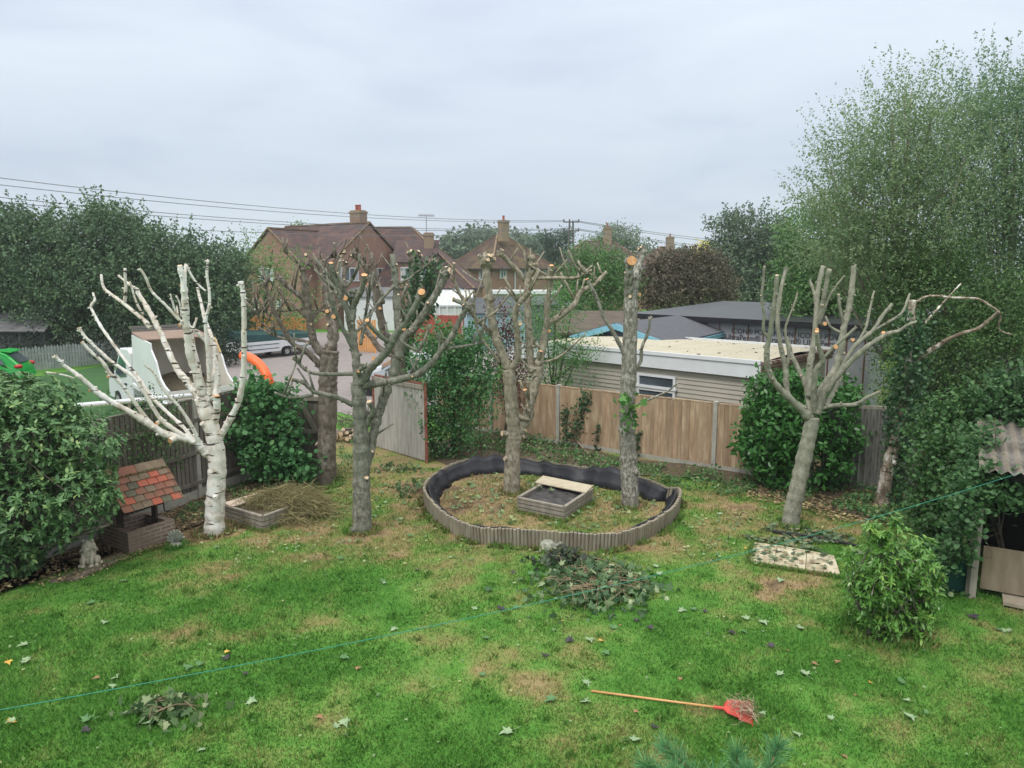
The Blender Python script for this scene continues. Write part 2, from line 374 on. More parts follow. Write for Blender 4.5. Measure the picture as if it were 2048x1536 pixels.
# ================================================================ GROUND
LAT = rng.random((256, 256))
def vnoise(x, y, s, o=0):
    x = np.asarray(x) / s + 100.5 + o * 17.3; y = np.asarray(y) / s + 71.2 + o * 9.1
    xi = np.floor(x).astype(int); yi = np.floor(y).astype(int); fx = x - xi; fy = y - yi
    fx = fx * fx * (3 - 2 * fx); fy = fy * fy * (3 - 2 * fy)
    a = LAT[xi % 256, yi % 256]; b = LAT[(xi + 1) % 256, yi % 256]; c = LAT[xi % 256, (yi + 1) % 256]; d = LAT[(xi + 1) % 256, (yi + 1) % 256]
    return (a * (1 - fx) + b * fx) * (1 - fy) + (c * (1 - fx) + d * fx) * fy
def fbm(x, y, s, o=0, n=4):
    t = 0; a = .5; tot = 0
    for k in range(n): t = t + a * vnoise(x, y, s / 2 ** k, o + k); tot += a; a *= .6
    return t / tot
DRY = [(1085, 1345, 55, 40, .55), (1570, 1170, 130, 32, .85), (1500, 1150, 60, 25, .6), (1700, 1270, 60, 30, .5), (1860, 1285, 60, 25, .6), (375, 1270, 70, 14, .5), (60, 1185, 60, 14, .5), (30, 1220, 50, 12, .5),
       (210, 1205, 50, 12, .45), (470, 1145, 130, 22, .55), (640, 1120, 80, 30, .4), (720, 1080, 70, 24, .45), (980, 1115, 110, 22, .5), (1620, 1515, 60, 26, .55), (1790, 1500, 70, 40, .35), (250, 1350, 60, 14, .4),
       (900, 1160, 120, 25, .3), (500, 1210, 60, 14, .3), (1330, 1110, 80, 20, .35), (1460, 1020, 70, 40, .4), (1310, 1190, 60, 18, .3), (1900, 1440, 60, 20, .35), (1000, 1370, 50, 14, .25), (820, 1260, 60, 16, .25), (560, 1270, 60, 18, .2), (1100, 1490, 50, 14, .3), (1440, 1420, 60, 12, .25), (1700, 1395, 40, 10, .3), (1180, 1340, 40, 14, .3)]
DG = [(G(a, b), ra, rb, k) for a, b, ra, rb, k in DRY]
ringpx = [(852, 1002), (868, 1036), (905, 1065), (955, 1086), (1010, 1092), (1075, 1097), (1140, 1101), (1225, 1100), (1290, 1079), (1340, 1049), (1356, 1020)]
ring = spline([G(*p) for p in ringpx] + [G(1354, 1003), G(1330, 1002), G(1285, 985), G(1230, 973), G(1150, 958), G(1080, 947), G(1005, 942), G(930, 947), G(880, 968)], 12, True)
cen = sum(ring, Vector()) / len(ring)
_ra = np.array([(math.atan2(p.y - cen.y, p.x - cen.x), math.hypot(p.x - cen.x, p.y - cen.y)) for p in ring]); _ra = _ra[np.argsort(_ra[:, 0])]
def ringrel(x, y):
    a = np.arctan2(y - cen.y, x - cen.x); return np.hypot(x - cen.x, y - cen.y) - np.interp(a, _ra[:, 0], _ra[:, 1], period=2 * math.pi)
def dryness(x, y):
    x = np.asarray(x, float); y = np.asarray(y, float)
    d = .22 + 1.15 * (fbm(x, y, 1.3, 3) - .5) + 1.35 * (fbm(x, y, .4, 8, 4) - .5)
    d = d + .42 * np.clip((y - 10.9) / 2.0, 0, 1) * (.65 + .7 * fbm(x, y, 1.1, 21, 2)) + .28 * (ringrel(x, y) < 0) + .3 * np.exp(-(ringrel(x, y) / .25) ** 2)
    wx = 1.1 * (fbm(x, y, .7, 61, 3) - .5); wy = 1.1 * (fbm(x, y, .7, 67, 3) - .5); br = .1 + 1.5 * fbm(x, y, .22, 71, 3)
    for g, ra, rb, k in DG:
        s = depth(g) / F; rx = ra * s * 1.0; ry = rb * s * 2.3; k = k * .85
        d = d + k * br * np.exp(-(((x - g.x + wx) / rx) ** 2 + ((y - g.y + wy) / ry) ** 2))
    g0 = G(725, 1000); d = d + .25 * np.exp(-(((x + 3.2) / 2.4) ** 2 + ((y - 15.4) / 2.6) ** 2))
    # beneath the fences, bare earth
    e = np.clip((x - 5.2) / 3, 0, 1) * np.clip((y - 14.2) / 1.6, 0, 1) * .5 + np.clip((y - 16.6 + .3 * (x < 1)) / 2, 0, 1) * .35
    # soil bed on the left
    bed = np.clip((y - (10.95 + (x + 8.2) * .62)) / .25, 0, 1) * (x < -5.0) * (y < 15)
    return np.clip(d + e + bed * .8, 0, 1.6)
xs = np.concatenate([-np.geomspace(320, 13, 22), np.arange(-12.5, 12.5, .09), np.geomspace(13, 320, 22)])
ys = np.concatenate([[-60, -20, -5, 1], np.arange(3, 22, .09), np.geomspace(22.5, 420, 34)])
XX, YY = np.meshgrid(xs, ys, indexing='ij'); ZZ = np.zeros_like(XX)
near = (np.abs(XX) < 12.4) & (YY > 3) & (YY < 22)
ZZ[near] += (.05 * (fbm(XX, YY, 2.2, 30) - .5) + .02 * (fbm(XX, YY, .25, 40, 2) - .5))[near]
nx, ny = XX.shape
V = np.stack([XX, YY, ZZ], -1).reshape(-1, 3)
idx = np.arange(nx * ny).reshape(nx, ny); Q = np.stack([idx[:-1, :-1], idx[1:, :-1], idx[1:, 1:], idx[:-1, 1:]], -1).reshape(-1, 4)
me = bpy.data.meshes.new('lawn'); me.vertices.add(len(V)); me.vertices.foreach_set('co', V.ravel())
me.loops.add(Q.size); me.loops.foreach_set('vertex_index', Q.ravel().astype(np.int32)); me.polygons.add(len(Q))
me.polygons.foreach_set('loop_start', np.arange(0, Q.size, 4, dtype=np.int32)); me.polygons.foreach_set('loop_total', np.full(len(Q), 4, dtype=np.int32)); me.update(calc_edges=True)
at = me.attributes.new('dry', 'FLOAT', 'POINT'); dv = np.where(near.ravel(), dryness(XX, YY).ravel() * .62, .08 + .1 * fbm(XX, YY, 9, 5).ravel()); at.data.foreach_set('value', np.clip(dv, 0, 1))
STOPS = [(0, (.058, .172, .024)), (.2, (.096, .225, .038)), (.36, (.16, .235, .06)), (.52, (.20, .195, .07)), (.7, (.28, .215, .11)), (.85, (.22, .155, .09)), (1, (.12, .09, .055))]
def grassmat(name, blade):
    m = bpy.data.materials.new(name); m.use_nodes = True; nt = m.node_tree; p = nt.nodes['Principled BSDF']; p.inputs['Roughness'].default_value = .65 if blade else .95; p.inputs['Specular IOR Level'].default_value = .2
    at = N(nt, 'ShaderNodeAttribute'); at.attribute_name = 'dry'; r = ramp(nt, STOPS)
    if blade: nt.links.new(at.outputs['Fac'], r.inputs[0])
    else:
        tc = N(nt, 'ShaderNodeTexCoord'); nz = N(nt, 'ShaderNodeTexNoise'); nz.inputs['Scale'].default_value = 22; nz.inputs['Detail'].default_value = 6; nz.inputs['Roughness'].default_value = .75; L(nt, tc, nz, 3)
        ma = N(nt, 'ShaderNodeMath', operation='MULTIPLY_ADD'); L(nt, nz, ma); ma.inputs[1].default_value = .55; ma.inputs[2].default_value = -.275
        mb_ = N(nt, 'ShaderNodeMath', operation='ADD'); L(nt, ma, mb_); nt.links.new(at.outputs['Fac'], mb_.inputs[1]); L(nt, mb_, r)
        bp = N(nt, 'ShaderNodeBump'); bp.inputs['Strength'].default_value = .6; bp.inputs['Distance'].default_value = .03; L(nt, nz, bp, 0, 2); nt.links.new(bp.outputs[0], p.inputs['Normal'])
    L(nt, r, p); return m
GRASSM = grassmat('lawn_ground', False); GBLADE = grassmat('grass_blades', True)
lawn = link_mesh(me, 'ground', None, [GRASSM], True, base=(0, 0, 0)); tag(lawn, kind='structure')
# grass blades
NB = 430000
u = rng.random(NB * 3)
yb = 5.4 + (17.8 - 5.4) * u ** 1.25; xb = (rng.random(NB * 3) * 2 - 1) * (yb * .78 + .6)
xlim_l = np.interp(yb, [5, 11, 14, 17, 19], [-10, -8.2, -6.7, -5.3, -4]); xlim_r = np.interp(yb, [5, 9, 10.2, 11, 15, 18], [9, 8.4, 8.2, 8, 8, 4.2])
dr = dryness(xb, yb)
keep = (xb > xlim_l) & (xb < xlim_r) & (rng.random(len(xb)) < np.clip(1.5 - dr * .9, .3, 1))
rrl = ringrel(xb, yb); keep &= ~((rrl > -.28) & (rrl < .05))
xb, yb, dr = xb[keep][:NB], yb[keep][:NB], dr[keep][:NB]; n = len(xb)
dirs = rng.normal(size=(n, 3)) * .55; dirs[:, 2] = 1; dirs = norm(dirs)
sz = .88 * np.clip(.030 + .012 * fbm(xb, yb, .8, 50) + .02 * (rng.random(n) ** 6), .02, .1) * (1 + .25 * (yb - 6) / 10)
bx_, by_, bs_ = [], [], []
for (px, py, r_) in ((428, 1066, .30), (725, 1061, .28), (650, 970, .32), (1024, 985, .26), (1260, 1012, .30), (1583, 1051, .26), (1096, 1098, .2), (181, 1136, .0), (1770, 1268, .5), (352, 1094, .16)):
    g = G(px, py); k_ = int(1500 * (r_ + .1)); a = rng.random(k_) * 6.283; rr_ = r_ * (.75 + .55 * rng.random(k_) ** 1.5); bx_.append(g.x + np.cos(a) * rr_); by_.append(g.y + np.sin(a) * rr_); bs_.append(rng.uniform(.05, .12, k_))
R_ = np.array([(p.x, p.y) for p in ring]); k_ = 9000; i_ = rng.integers(0, len(R_), k_); c_ = np.array([cen.x, cen.y]); o_ = R_[i_] - c_; o_ /= np.linalg.norm(o_, axis=1, keepdims=True); q_ = R_[i_] + o_ * (.05 + .12 * rng.random((k_, 1)) ** 1.6); keep_ = vnoise(q_[:, 0], q_[:, 1], .3, 44) > .4; bx_.append(q_[keep_, 0]); by_.append(q_[keep_, 1]); bs_.append(rng.uniform(.04, .11, int(keep_.sum())))
for q0_, q1_ in (((1500, 1128), (1680, 1156)), ((1500, 1126), (1508, 1090)), ((262, 1114), (345, 1087)), ((92, 1166), (262, 1116)), ((452, 1042), (527, 1065)), ((527, 1065), (600, 1035)), ((1036, 1024), (1128, 1044)), ((1128, 1044), (1184, 1005))):
    a_, b_ = G(*q0_), G(*q1_); k_ = 900; t_ = rng.random(k_); bx_.append(a_.x + (b_.x - a_.x) * t_ + rng.normal(size=k_) * .03); by_.append(a_.y + (b_.y - a_.y) * t_ - .03 + rng.normal(size=k_) * .03); bs_.append(rng.uniform(.04, .09, k_))
ex, ey, es = map(np.concatenate, (bx_, by_, bs_)); xb = np.concatenate([xb, ex]); yb = np.concatenate([yb, ey]); sz = np.concatenate([sz, es]); dr = np.concatenate([dr, np.clip(dryness(ex, ey) * .8, 0, 1.1)]); n = len(xb)
nt_ = 12000; tx = rng.choice(len(xb), 600); i_ = rng.choice(tx, nt_); xb = np.concatenate([xb, xb[i_] + rng.normal(size=nt_) * .035]); yb = np.concatenate([yb, yb[i_] + rng.normal(size=nt_) * .035]); sz = np.concatenate([sz, rng.uniform(.05, .085, nt_)]); dr = np.concatenate([dr, dr[i_] * .7]); n = len(xb)
dirs = rng.normal(size=(n, 3)) * .5; dirs[:, 2] = 1; dirs = norm(dirs)
gr = leafmesh('grass', np.stack([xb, yb, np.full(n, .002)], 1), sz, GBLADE, dr * .56 + (rng.random(n) - .5) * .46, None, BLADE * np.array([2.0, 1, 1]), dirs, 0, 'stuff', base=(0, 6, 0), attr='dry')

# yard and far lawn sheets
def sheetobj(name, pts, z, m, **k):
    mb = MB(); mb.face([(p[0], p[1], z) for p in pts]); o = mb.build(name, m, base=(pts[0][0], pts[0][1], z)); tag(o, kind='structure', **k); return o
YARD = mat('gravelly_tarmac_yard', (.20, .18, .175), .95, (.27, .245, .235), 3.5, 8, .4, 60, lo=.3, hi=.7, stretch=(.35, 1, 1))
yp = [G(*q) for q in ((548, 770), (520, 790), (735, 838), (800, 838), (990, 790), (1000, 690), (860, 666), (700, 664), (500, 668), (380, 700), (440, 760))]
sheetobj('yard', yp, .012, YARD)
FARG = mat('far_lawn_green', (.025, .085, .022), .95, (.04, .115, .03), .6, 5, .3, 10)
sheetobj('far_lawn', [G(*q) for q in ((0, 860), (160, 900), (420, 850), (530, 800), (548, 770), (430, 742), (230, 728), (0, 765))], .008, FARG)
SOIL = mat('leaf_strewn_soil', (.06, .045, .03), 1, (.13, .10, .065), 9, 6, .5, 30, col3=(.2, .16, .09), hi=.62)
sheetobj('soil', [(p.x, p.y) for p in (G(-60, 1172), G(90, 1158), G(200, 1110), G(262, 1116), G(345, 1070), G(400, 1052), G(470, 1010), G(610, 965), G(500, 955), G(395, 992))] + [(-7.6, 13.0), (-8.4, 9.2)], .045, SOIL)
sheetobj('soil_bed', [G(*q) for q in ((860, 915), (900, 935), (1000, 915), (1110, 925), (1240, 950), (1420, 960), (1500, 985), (1740, 1045), (1790, 1000), (1480, 940), (1245, 918), (1110, 880), (990, 850), (860, 890))], .028, SOIL)
# low distant hills / wood line
HILLM = mat('distant_wood_green', (.05, .075, .06), 1, (.075, .10, .08), .12, 5)

# ================================================================ HOUSES
BRICK = brickmat('red_brown_brick', (.25, .12, .08), (.37, .19, .135), (.36, .31, .27), patch=(.29, .17, .125))
TILE = brickmat('brown_clay_roof_tile', (.085, .06, .058), (.14, .085, .075), (.03, .02, .02), .25, .14, .012, (.15, .085, .07), patch2=(.06, .052, .055))
TILEM = brickmat('mossy_brown_roof_tile', (.09, .055, .045), (.13, .075, .055), (.03, .02, .02), .25, .14, .012, (.15, .115, .055), patch2=(.055, .043, .043))
RIDGE = mat('ridge_tile', (.17, .11, .08), .9, (.26, .2, .12), 3)
FASC = mat('dark_gutter', (.035, .033, .035), .6)
CHIM = brickmat('chimney_brick', (.22, .13, .09), (.29, .19, .14), (.3, .27, .22), patch=(.3, .24, .15))
POT = mat('terracotta_pot', (.36, .09, .06), .8)
class Frame:
    def __init__(s, o, yaw): s.o = Vector((o[0], o[1], 0)); s.u = Vector((math.cos(yaw), math.sin(yaw), 0)); s.v = Vector((-math.sin(yaw), math.cos(yaw), 0)); s.yaw = yaw
    def __call__(s, x, y, z): return s.o + s.u * x + s.v * y + Vector((0, 0, z))
def block(fr, parent, Ln, W, eave, ridge, hl, hr, tile, wallm=None, oh=.3, z0=0, first='roof'):
    """ridge along local x; hl/hr: hip inset (0 = gable)"""
    wallm = wallm or BRICK; a, b = -Ln / 2, Ln / 2; c, d = -W / 2, W / 2
    mb = MB(); top = eave
    mb.hexa([fr(a, c, z0), fr(b, c, z0), fr(b, d, z0), fr(a, d, z0)], [fr(a, c, top), fr(b, c, top), fr(b, d, top), fr(a, d, top)])
    rz = ridge - .08
    if hl == 0: mb.prism([fr(a + .001, d, eave), fr(a + .001, c, eave), fr(a + .001, 0, rz)], fr.u * .25)
    if hr == 0: mb.prism([fr(b - .001, c, eave), fr(b - .001, d, eave), fr(b - .001, 0, rz)], -fr.u * .25)
    mb.build('wall', wallm, parent)
    k = (ridge - eave) / (W / 2); dz = -oh * k
    A, B = a - (oh if hl else .12), b + (oh if hr else .12); C, D = c - oh, d + oh; e = eave + dz
    r = MB(); T = Vector((0, 0, .14)); RA, RB = (a + hl if hl else A), (b - hr if hr else B)
    def slab(pts): r.prism([p + T for p in pts], -T)
    slab([fr(A, C, e), fr(B, C, e), fr(RB, 0, ridge), fr(RA, 0, ridge)])
    slab([fr(B, D, e), fr(A, D, e), fr(RA, 0, ridge), fr(RB, 0, ridge)])
    if hl: slab([fr(A, D, e), fr(A, C, e), fr(RA, 0, ridge)])
    if hr: slab([fr(B, C, e), fr(B, D, e), fr(RB, 0, ridge)])
    rf = r.build('roof', tile, parent)
    q = MB(); U = Vector((0, 0, .17))
    q.bar(fr(RA, 0, ridge) + U, fr(RB, 0, ridge) + U, .25, .12)
    if hl:
        for y in (C, D): q.bar(fr(A, y, e) + U * .95, fr(RA, 0, ridge) + U * .95, .2, .1)
    if hr:
        for y in (C, D): q.bar(fr(B, y, e) + U * .95, fr(RB, 0, ridge) + U * .95, .2, .1)
    for s_, hh, x_ in ((0, hl, A), (1, hr, B)):
        if not hh:
            for y in (C, D): q.bar(fr(x_, y, e) + U * .9, fr(x_, 0, ridge) + U * .9, .1, .1)
    q.build('ridge_tiles', RIDGE, rf)
    g = MB()
    g.bar(fr(A, C - .06, e + .05), fr(B, C - .06, e + .05), .12, .14); g.bar(fr(A, D + .06, e + .05), fr(B, D + .06, e + .05), .12, .14)
    if hr: g.bar(fr(B + .06, C, e + .05), fr(B + .06, D, e + .05), .12, .14)
    if hl: g.bar(fr(A - .06, C, e + .05), fr(A - .06, D, e + .05), .12, .14)
    g.build('gutter', FASC, rf)
    return rf
def window(fr, parent, x, y, z, w_, h, side, panes=2, curtain=True, name='window'):
    """side: 'f' faces -v at local y; 'r' faces +u at local x; 'l' faces -u"""
    if side == 'f': du, n = fr.u, -fr.v
    elif side == 'r': du, n = fr.v, fr.u
    else: du, n = -fr.v, -fr.u
    c = fr(x, y, z); Z = Vector((0, 0, 1)); t = .07
    def rect(mb, cx, cz, ww, hh, d0, d1):
        p = c + du * cx + Z * cz; a = [p - du * ww / 2 - Z * hh / 2, p + du * ww / 2 - Z * hh / 2, p + du * ww / 2 + Z * hh / 2, p - du * ww / 2 + Z * hh / 2]
        mb.prism([q + n * d1 for q in a], -n * (d1 - d0))
    mb = MB()
    rect(mb, 0, h / 2 - t / 2, w_, t, .0, .06); rect(mb, 0, -h / 2 + t / 2, w_ + .1, t, .0, .09)
    for s_ in (-1, 1): rect(mb, s_ * (w_ / 2 - t / 2), 0, t, h - 2 * t, .0, .058)
    for i in range(1, panes): rect(mb, -w_ / 2 + w_ * i / panes, 0, t, h - 2 * t, .0, .056)
    o = mb.build(name, WHITE, parent)
    g = MB(); rect(g, 0, 0, w_ - .02, h - .02, .005, .02); g.build('pane', GLASS, o)
    if curtain:
        g = MB()
        for i in range(panes):
            rect(g, -w_ / 2 + w_ * (i + (.28 if i % 2 == 0 else .72)) / panes, 0, w_ / panes * .36, h - 2 * t - .02, .021, .03)
        g.build('curtain', CURT, o)
    return o
def chimney(parent, c, w_, d_, z0, z1, yaw, pots=2, m=None):
    mb = MB(); c = Vector(c)
    mb.box((c.x, c.y, (z0 + z1) / 2), (w_, d_, z1 - z0), yaw); mb.box((c.x, c.y, z1 - .12), (w_ + .14, d_ + .14, .14), yaw)
    mb.box((c.x, c.y, z1 + .03), (w_ - .1, d_ - .1, .08), yaw)
    ch = mb.build('chimney', m or CHIM, parent)
    for i in range(pots):
        p = MB(); off = (i - (pots - 1) / 2) * .36
        p.lathe((c.x + off * math.cos(yaw), c.y + off * math.sin(yaw), z1 + .06), [(.15, 0), (.13, .12), (.12, .4), (.15, .42), (.15, .5), (.1, .5)], 10)
        p.build('chimney_pot', POT, ch)
    return ch
# --- house 1 (large, crossing gables)
h1 = thing('brick_house', 'large red brick house with three crossing tiled roofs and two chimneys, nearest of the houses', 'house', (-14, 68, 0))
yaw = math.atan2(-.555, .83)
M1 = Frame((-17, 69, 0), yaw); rfM = block(M1, h1, 10.8, 9, 5.6, 8.95, 0, 0, TILE)
gx = P(538, 463, 64); d2 = Vector((.555, .83, 0)); fr2 = Frame((gx.x + d2.x * 3.6, gx.y + d2.y * 3.6), math.atan2(.83, .555))
rf2 = block(fr2, h1, 7.2, 7.4, 5.6, 8.35, 0, 0, TILE)
N1 = Frame((-10.1, 71.5, 0), R(-3)); block(N1, h1, 13.6, 11.4, 3.55, 8.85, 0, 6.2, TILE)
bx = MB(); a_ = P(786, 560, 65.3); b_ = P(866, 560, 65.3); bx.wall((a_.x, 66.2), (b_.x, 66.2), 0, 5.55, 1.6); dm = bx.build('wall', BRICK, h1)
dr_ = MB(); dr_.prism([(a_.x - .2, 65.2, 5.56), (b_.x + .25, 65.2, 5.56), (b_.x + .25, 69.3, 7.6), (a_.x - .2, 69.3, 7.6)], (0, 0, .14)); dr_.build('roof', TILE, h1)
Fm = Frame((0, 0), 0)
for px, w_ in ((812, .7), (848, .75)):
    q = P(px, 550, 65.38); window(Fm, h1, q.x, q.y, 4.65, w_ + .2, 1.15, 'f', 1)
window(M1, h1, 5.4, -2.5, 4.6, 2.1, 1.15, 'r', 2); window(M1, h1, 5.4, 1.9, 4.6, 2.5, 1.15, 'r', 3)
window(M1, h1, 5.4, -2.0, 2.0, 1.9, 1.2, 'r', 2); window(M1, h1, 5.4, 2.0, 2.0, 1.9, 1.2, 'r', 2)
window(fr2, h1, -3.6, .6, 4.6, 1.9, 1.1, 'l', 2); window(fr2, h1, -3.6, 2.2, 2.0, .75, 1.0, 'l', 1); window(fr2, h1, -3.6, -.9, 2.0, .75, 1.0, 'l', 1)
q = P(933, 596, 66.4); window(Fm, h1, q.x, 65.62, 2.35, .9, .9, 'f', 1)
q = P(717, 440, 67.3); chimney(rfM, (q.x, q.y, 0), 1.25, .9, 8.4, 10.15, yaw, 2)
q = P(858, 480, 68); c2_ = chimney(rfM, (q.x, q.y, 0), .85, .8, 6.2, 8.25, 0, 0)
an = MB(); q = P(853, 463, 68); an.tube([(q.x, q.y, 8.2), (q.x, q.y, 9.9)], .035, 5); an.tube([(q.x - .7, q.y, 9.85), (q.x + .75, q.y, 9.8)], .03, 4)
for i in range(9): xx = q.x - .65 + i * .16; an.tube([(xx, q.y - .3, 9.85), (xx, q.y + .3, 9.85)], .02, 4); an.tube([(xx, q.y, 9.7), (xx, q.y, 10.0)], .02, 4)
an.build('aerial', mat('grey_metal', (.3, .3, .32), .5, metal=.6), c2_)
# lean-to porch roofs in front
lt = MB(); a_ = P(690, 580, 62.3); b_ = P(790, 580, 62.3); lt.prism([(a_.x, 61.5, 2.7), (b_.x, 61.5, 2.7), (b_.x, 64.5, 3.4), (a_.x, 64.5, 3.4)], (0, 0, .12)); lt.wall((a_.x, 61.7), (b_.x, 61.7), 0, 2.7, .15, 1)
lt.build('lean_to', [mat('grey_lean_to_roof', (.17, .18, .19), .6), WHITE], h1)
# --- house 2
h2 = thing('brick_house', 'hipped brick house with mossy brown roof and one tall central chimney', 'house', (-.5, 84, 0))
c = P(991, 534, 80)
ya = R(40); H2 = Frame((c.x + 0, c.y), ya); o2 = H2(4.2, 4.2, 0)  # near corner at (−4.2,−4.2)
H2 = Frame((o2.x, o2.y), ya)
rf = block(H2, h2, 8.9, 7.8, 5.45, 8.9, 3.9, 3.9, TILEM, oh=.45)
q = P(1007, 455, 84); chimney(rf, (q.x, q.y, 0), 1.0, .8, 8.2, 10.45, ya, 1)
for x in (-2.9, .2, 3.3):
    window(H2, h2, x, -3.9, 4.6, (.95, 1.3, .9)[int((x + 3) / 3)], .95, 'f', 2)
window(H2, h2, -4.45, 1.2, 4.55, .95, 1.2, 'l', 1); window(H2, h2, -4.45, -2.0, 4.55, .7, 1.2, 'l', 1)
window(H2, h2, -1.8, -3.9, 2.0, 1.6, 1.1, 'f', 2); window(H2, h2, 2.2, -3.9, 2.0, 1.4, 1.1, 'f', 2)
dp = MB(); dp.tube([H2(-1.3, -4.0, .2), H2(-1.3, -4.0, 5.1)], .07, 6); dp.build('downpipe', WHITE, h2)
# --- house 3, 4
h3 = thing('brick_house', 'brick house with red hipped roof half hidden behind the bright green tree', 'house', (11, 98, 0))
q = P(1203, 500, 97); H3 = Frame((q.x, q.y + 4), R(8)); rf = block(H3, h3, 12.5, 9.4, 5.4, 8.75, 4.2, 4.2, TILE, oh=.4)
q = P(1215, 470, 101); chimney(rf, (q.x, q.y, 0), 1.05, .8, 8.2, 10.7, 0, 1)
h4 = thing('brick_house', 'far small hipped house with orange brown roof behind the copper beech', 'house', (24, 115, 0))
q = P(1340, 500, 115); H4 = Frame((q.x, q.y + 4), R(20)); rf = block(H4, h4, 9, 8, 5.2, 8.6, 3.6, 3.6, TILEM, oh=.4)
q = P(1340, 480, 118); chimney(rf, (q.x, q.y, 0), 1.15, .9, 8.0, 10.2, 0, 1)

# ================================================================ SHEDS, CONSERVATORY, OUTBUILDINGS
def gable_shed(name, label, cat, c, L_, W, eave, ridge, yaw, wallm, roofm, oh=.15, door=None, group=None):
    t = thing(name, label, cat, c, group); fr = Frame(c, yaw); a, b, c_, d = -L_ / 2, L_ / 2, -W / 2, W / 2
    mb = MB(); mb.hexa([fr(a, c_, 0), fr(b, c_, 0), fr(b, d, 0), fr(a, d, 0)], [fr(a, c_, eave), fr(b, c_, eave), fr(b, d, eave), fr(a, d, eave)])
    for x, s_ in ((a, 1), (b, -1)):
        pts = [fr(x, c_, eave), fr(x, d, eave), fr(x, 0, ridge - .02)]
        mb.prism(pts if s_ < 0 else pts[::-1], fr.u * s_ * .04)
    n = int(eave / .13)
    for i in range(n):
        z = i * .13 + .02
        mb.bar(fr(a, c_ - .012, z + .11), fr(b, c_ - .012, z + .11), .02, .03); mb.bar(fr(a - .012, c_, z + .11), fr(a - .012, d, z + .11), .02, .03)
    mb.build('wall', wallm, t)
    r = MB(); k = (ridge - eave) / (W / 2)
    for s_ in (-1, 1):
        pts = [fr(a - oh, s_ * (W / 2 + oh), eave - oh * k), fr(b + oh, s_ * (W / 2 + oh), eave - oh * k), fr(b + oh, 0, ridge), fr(a - oh, 0, ridge)]
        r.prism([p + Vector((0, 0, .06)) for p in (pts if s_ < 0 else pts[::-1])], (0, 0, -.06))
    r.build('roof', roofm, t)
    return t, fr
BLUECLAD = mat('pale_blue_cladding', (.30, .44, .50), .8, (.36, .49, .55), 3)
FELT = mat('grey_roof_felt', (.075, .085, .095), .85, (.11, .12, .13), 3, bump=.2)
MOSSR = mat('mossy_brown_felt', (.075, .06, .05), .95, (.12, .095, .07), 2, 6, .3, 12, col3=(.14, .14, .06))
c = P(988, 640, 47); t, fr = gable_shed('garden_shed', 'pale blue clad shed with grey felt roof behind the red fence', 'shed', (c.x, c.y, 0), 3.6, 2.4, 2.35, 3.15, R(8), BLUECLAD, FELT)
mb = MB(); mb.box(fr(-.9, -1.26, 1.0), (.85, .06, 1.9), fr.yaw); mb.build('door', mat('grey_blue_door', (.2, .3, .34), .7), t)
c = P(1100, 640, 52); t, fr = gable_shed('garden_shed', 'grey shed beneath a white flat roof to the right of the blue shed', 'shed', (c.x, c.y, 0), 4.5, 3, 2.6, 3.1, R(-6), mat('grey_board', (.2, .22, .24), .8), FELT)
t = thing('garden_room', 'low white flat roofed garden room below the hipped brick house', 'building', (P(1040, 600, 66).x, 66, 0))
mb = MB(); a_, b_ = P(985, 600, 66), P(1110, 600, 66); mb.wall((a_.x, 67), (b_.x, 67), 0, 2.9, 3); mb.build('wall', mat('cream_render', (.45, .44, .4), .8), t)
mb = MB(); mb.box(((a_.x + b_.x) / 2, 67, 3.05), (b_.x - a_.x + .5, 3.6, .3)); mb.build('roof', WHITE, t)
c = P(1183, 640, 40); gable_shed('garden_shed', 'small red gabled shed with dark roof beyond the beige chalet', 'shed', (c.x, c.y, 0), 2.6, 1.5, 1.95, 2.5, R(100), mat('red_brown_board', (.3, .09, .06), .8), FELT)
c = P(1190, 650, 34); t = thing('garage', 'long low outbuilding with mossy brown felt roof behind the beige chalet', 'outbuilding', (c.x, c.y, 0))
mb = MB(); a_, b_ = P(1115, 650, 34), P(1300, 650, 34); mb.hexa([(a_.x, 31, 0), (b_.x, 31, 0), (b_.x, 37, 0), (a_.x, 37, 0)], [(a_.x, 31, 2.2), (b_.x, 31, 2.2), (b_.x, 37, 2.6), (a_.x, 37, 2.6)]); mb.build('wall', mat('brown_board', (.12, .09, .07), .8), t)
mb = MB(); mb.prism([(a_.x - .2, 30.6, 2.22), (b_.x + .2, 30.6, 2.22), (b_.x + .2, 37.4, 2.78), (a_.x - .2, 37.4, 2.78)], (0, 0, .1)); mb.build('roof', MOSSR, t)
# conservatory
t = thing('conservatory', 'white framed conservatory with sloping pale glazed roof beside the red fence', 'conservatory', (P(898, 620, 58).x, 58, 0))
a_, b_ = P(866, 600, 57), P(942, 600, 57)
mb = MB()
for i in range(6):
    x = a_.x + (b_.x - a_.x) * i / 5; mb.bar((x, 56, .0), (x, 56, 2.3), .1, .1); mb.bar((x, 56, 2.3), (x, 60, 3.3), .1, .1)
for z in (.6, 1.5, 2.3): mb.bar((a_.x, 55.98, z), (b_.x, 55.98, z), .1, .12)
mb.bar((a_.x, 60, 3.3), (b_.x, 60, 3.3), .12, .2); mb.build('frame', WHITE, t)
PG = mat('pale_glazing', (.5, .55, .5), .3, (.58, .62, .57), 1)
mb = MB(); mb.prism([(a_.x, 56, 2.28), (b_.x, 56, 2.28), (b_.x, 60, 3.28), (a_.x, 60, 3.28)], (0, 0, -.03)); mb.wall((a_.x, 56.03), (b_.x, 56.03), .5, 2.3, .02); mb.wall((b_.x, 56.03), (b_.x, 60), .5, 2.3, .02); mb.build('glazing', PG, t)
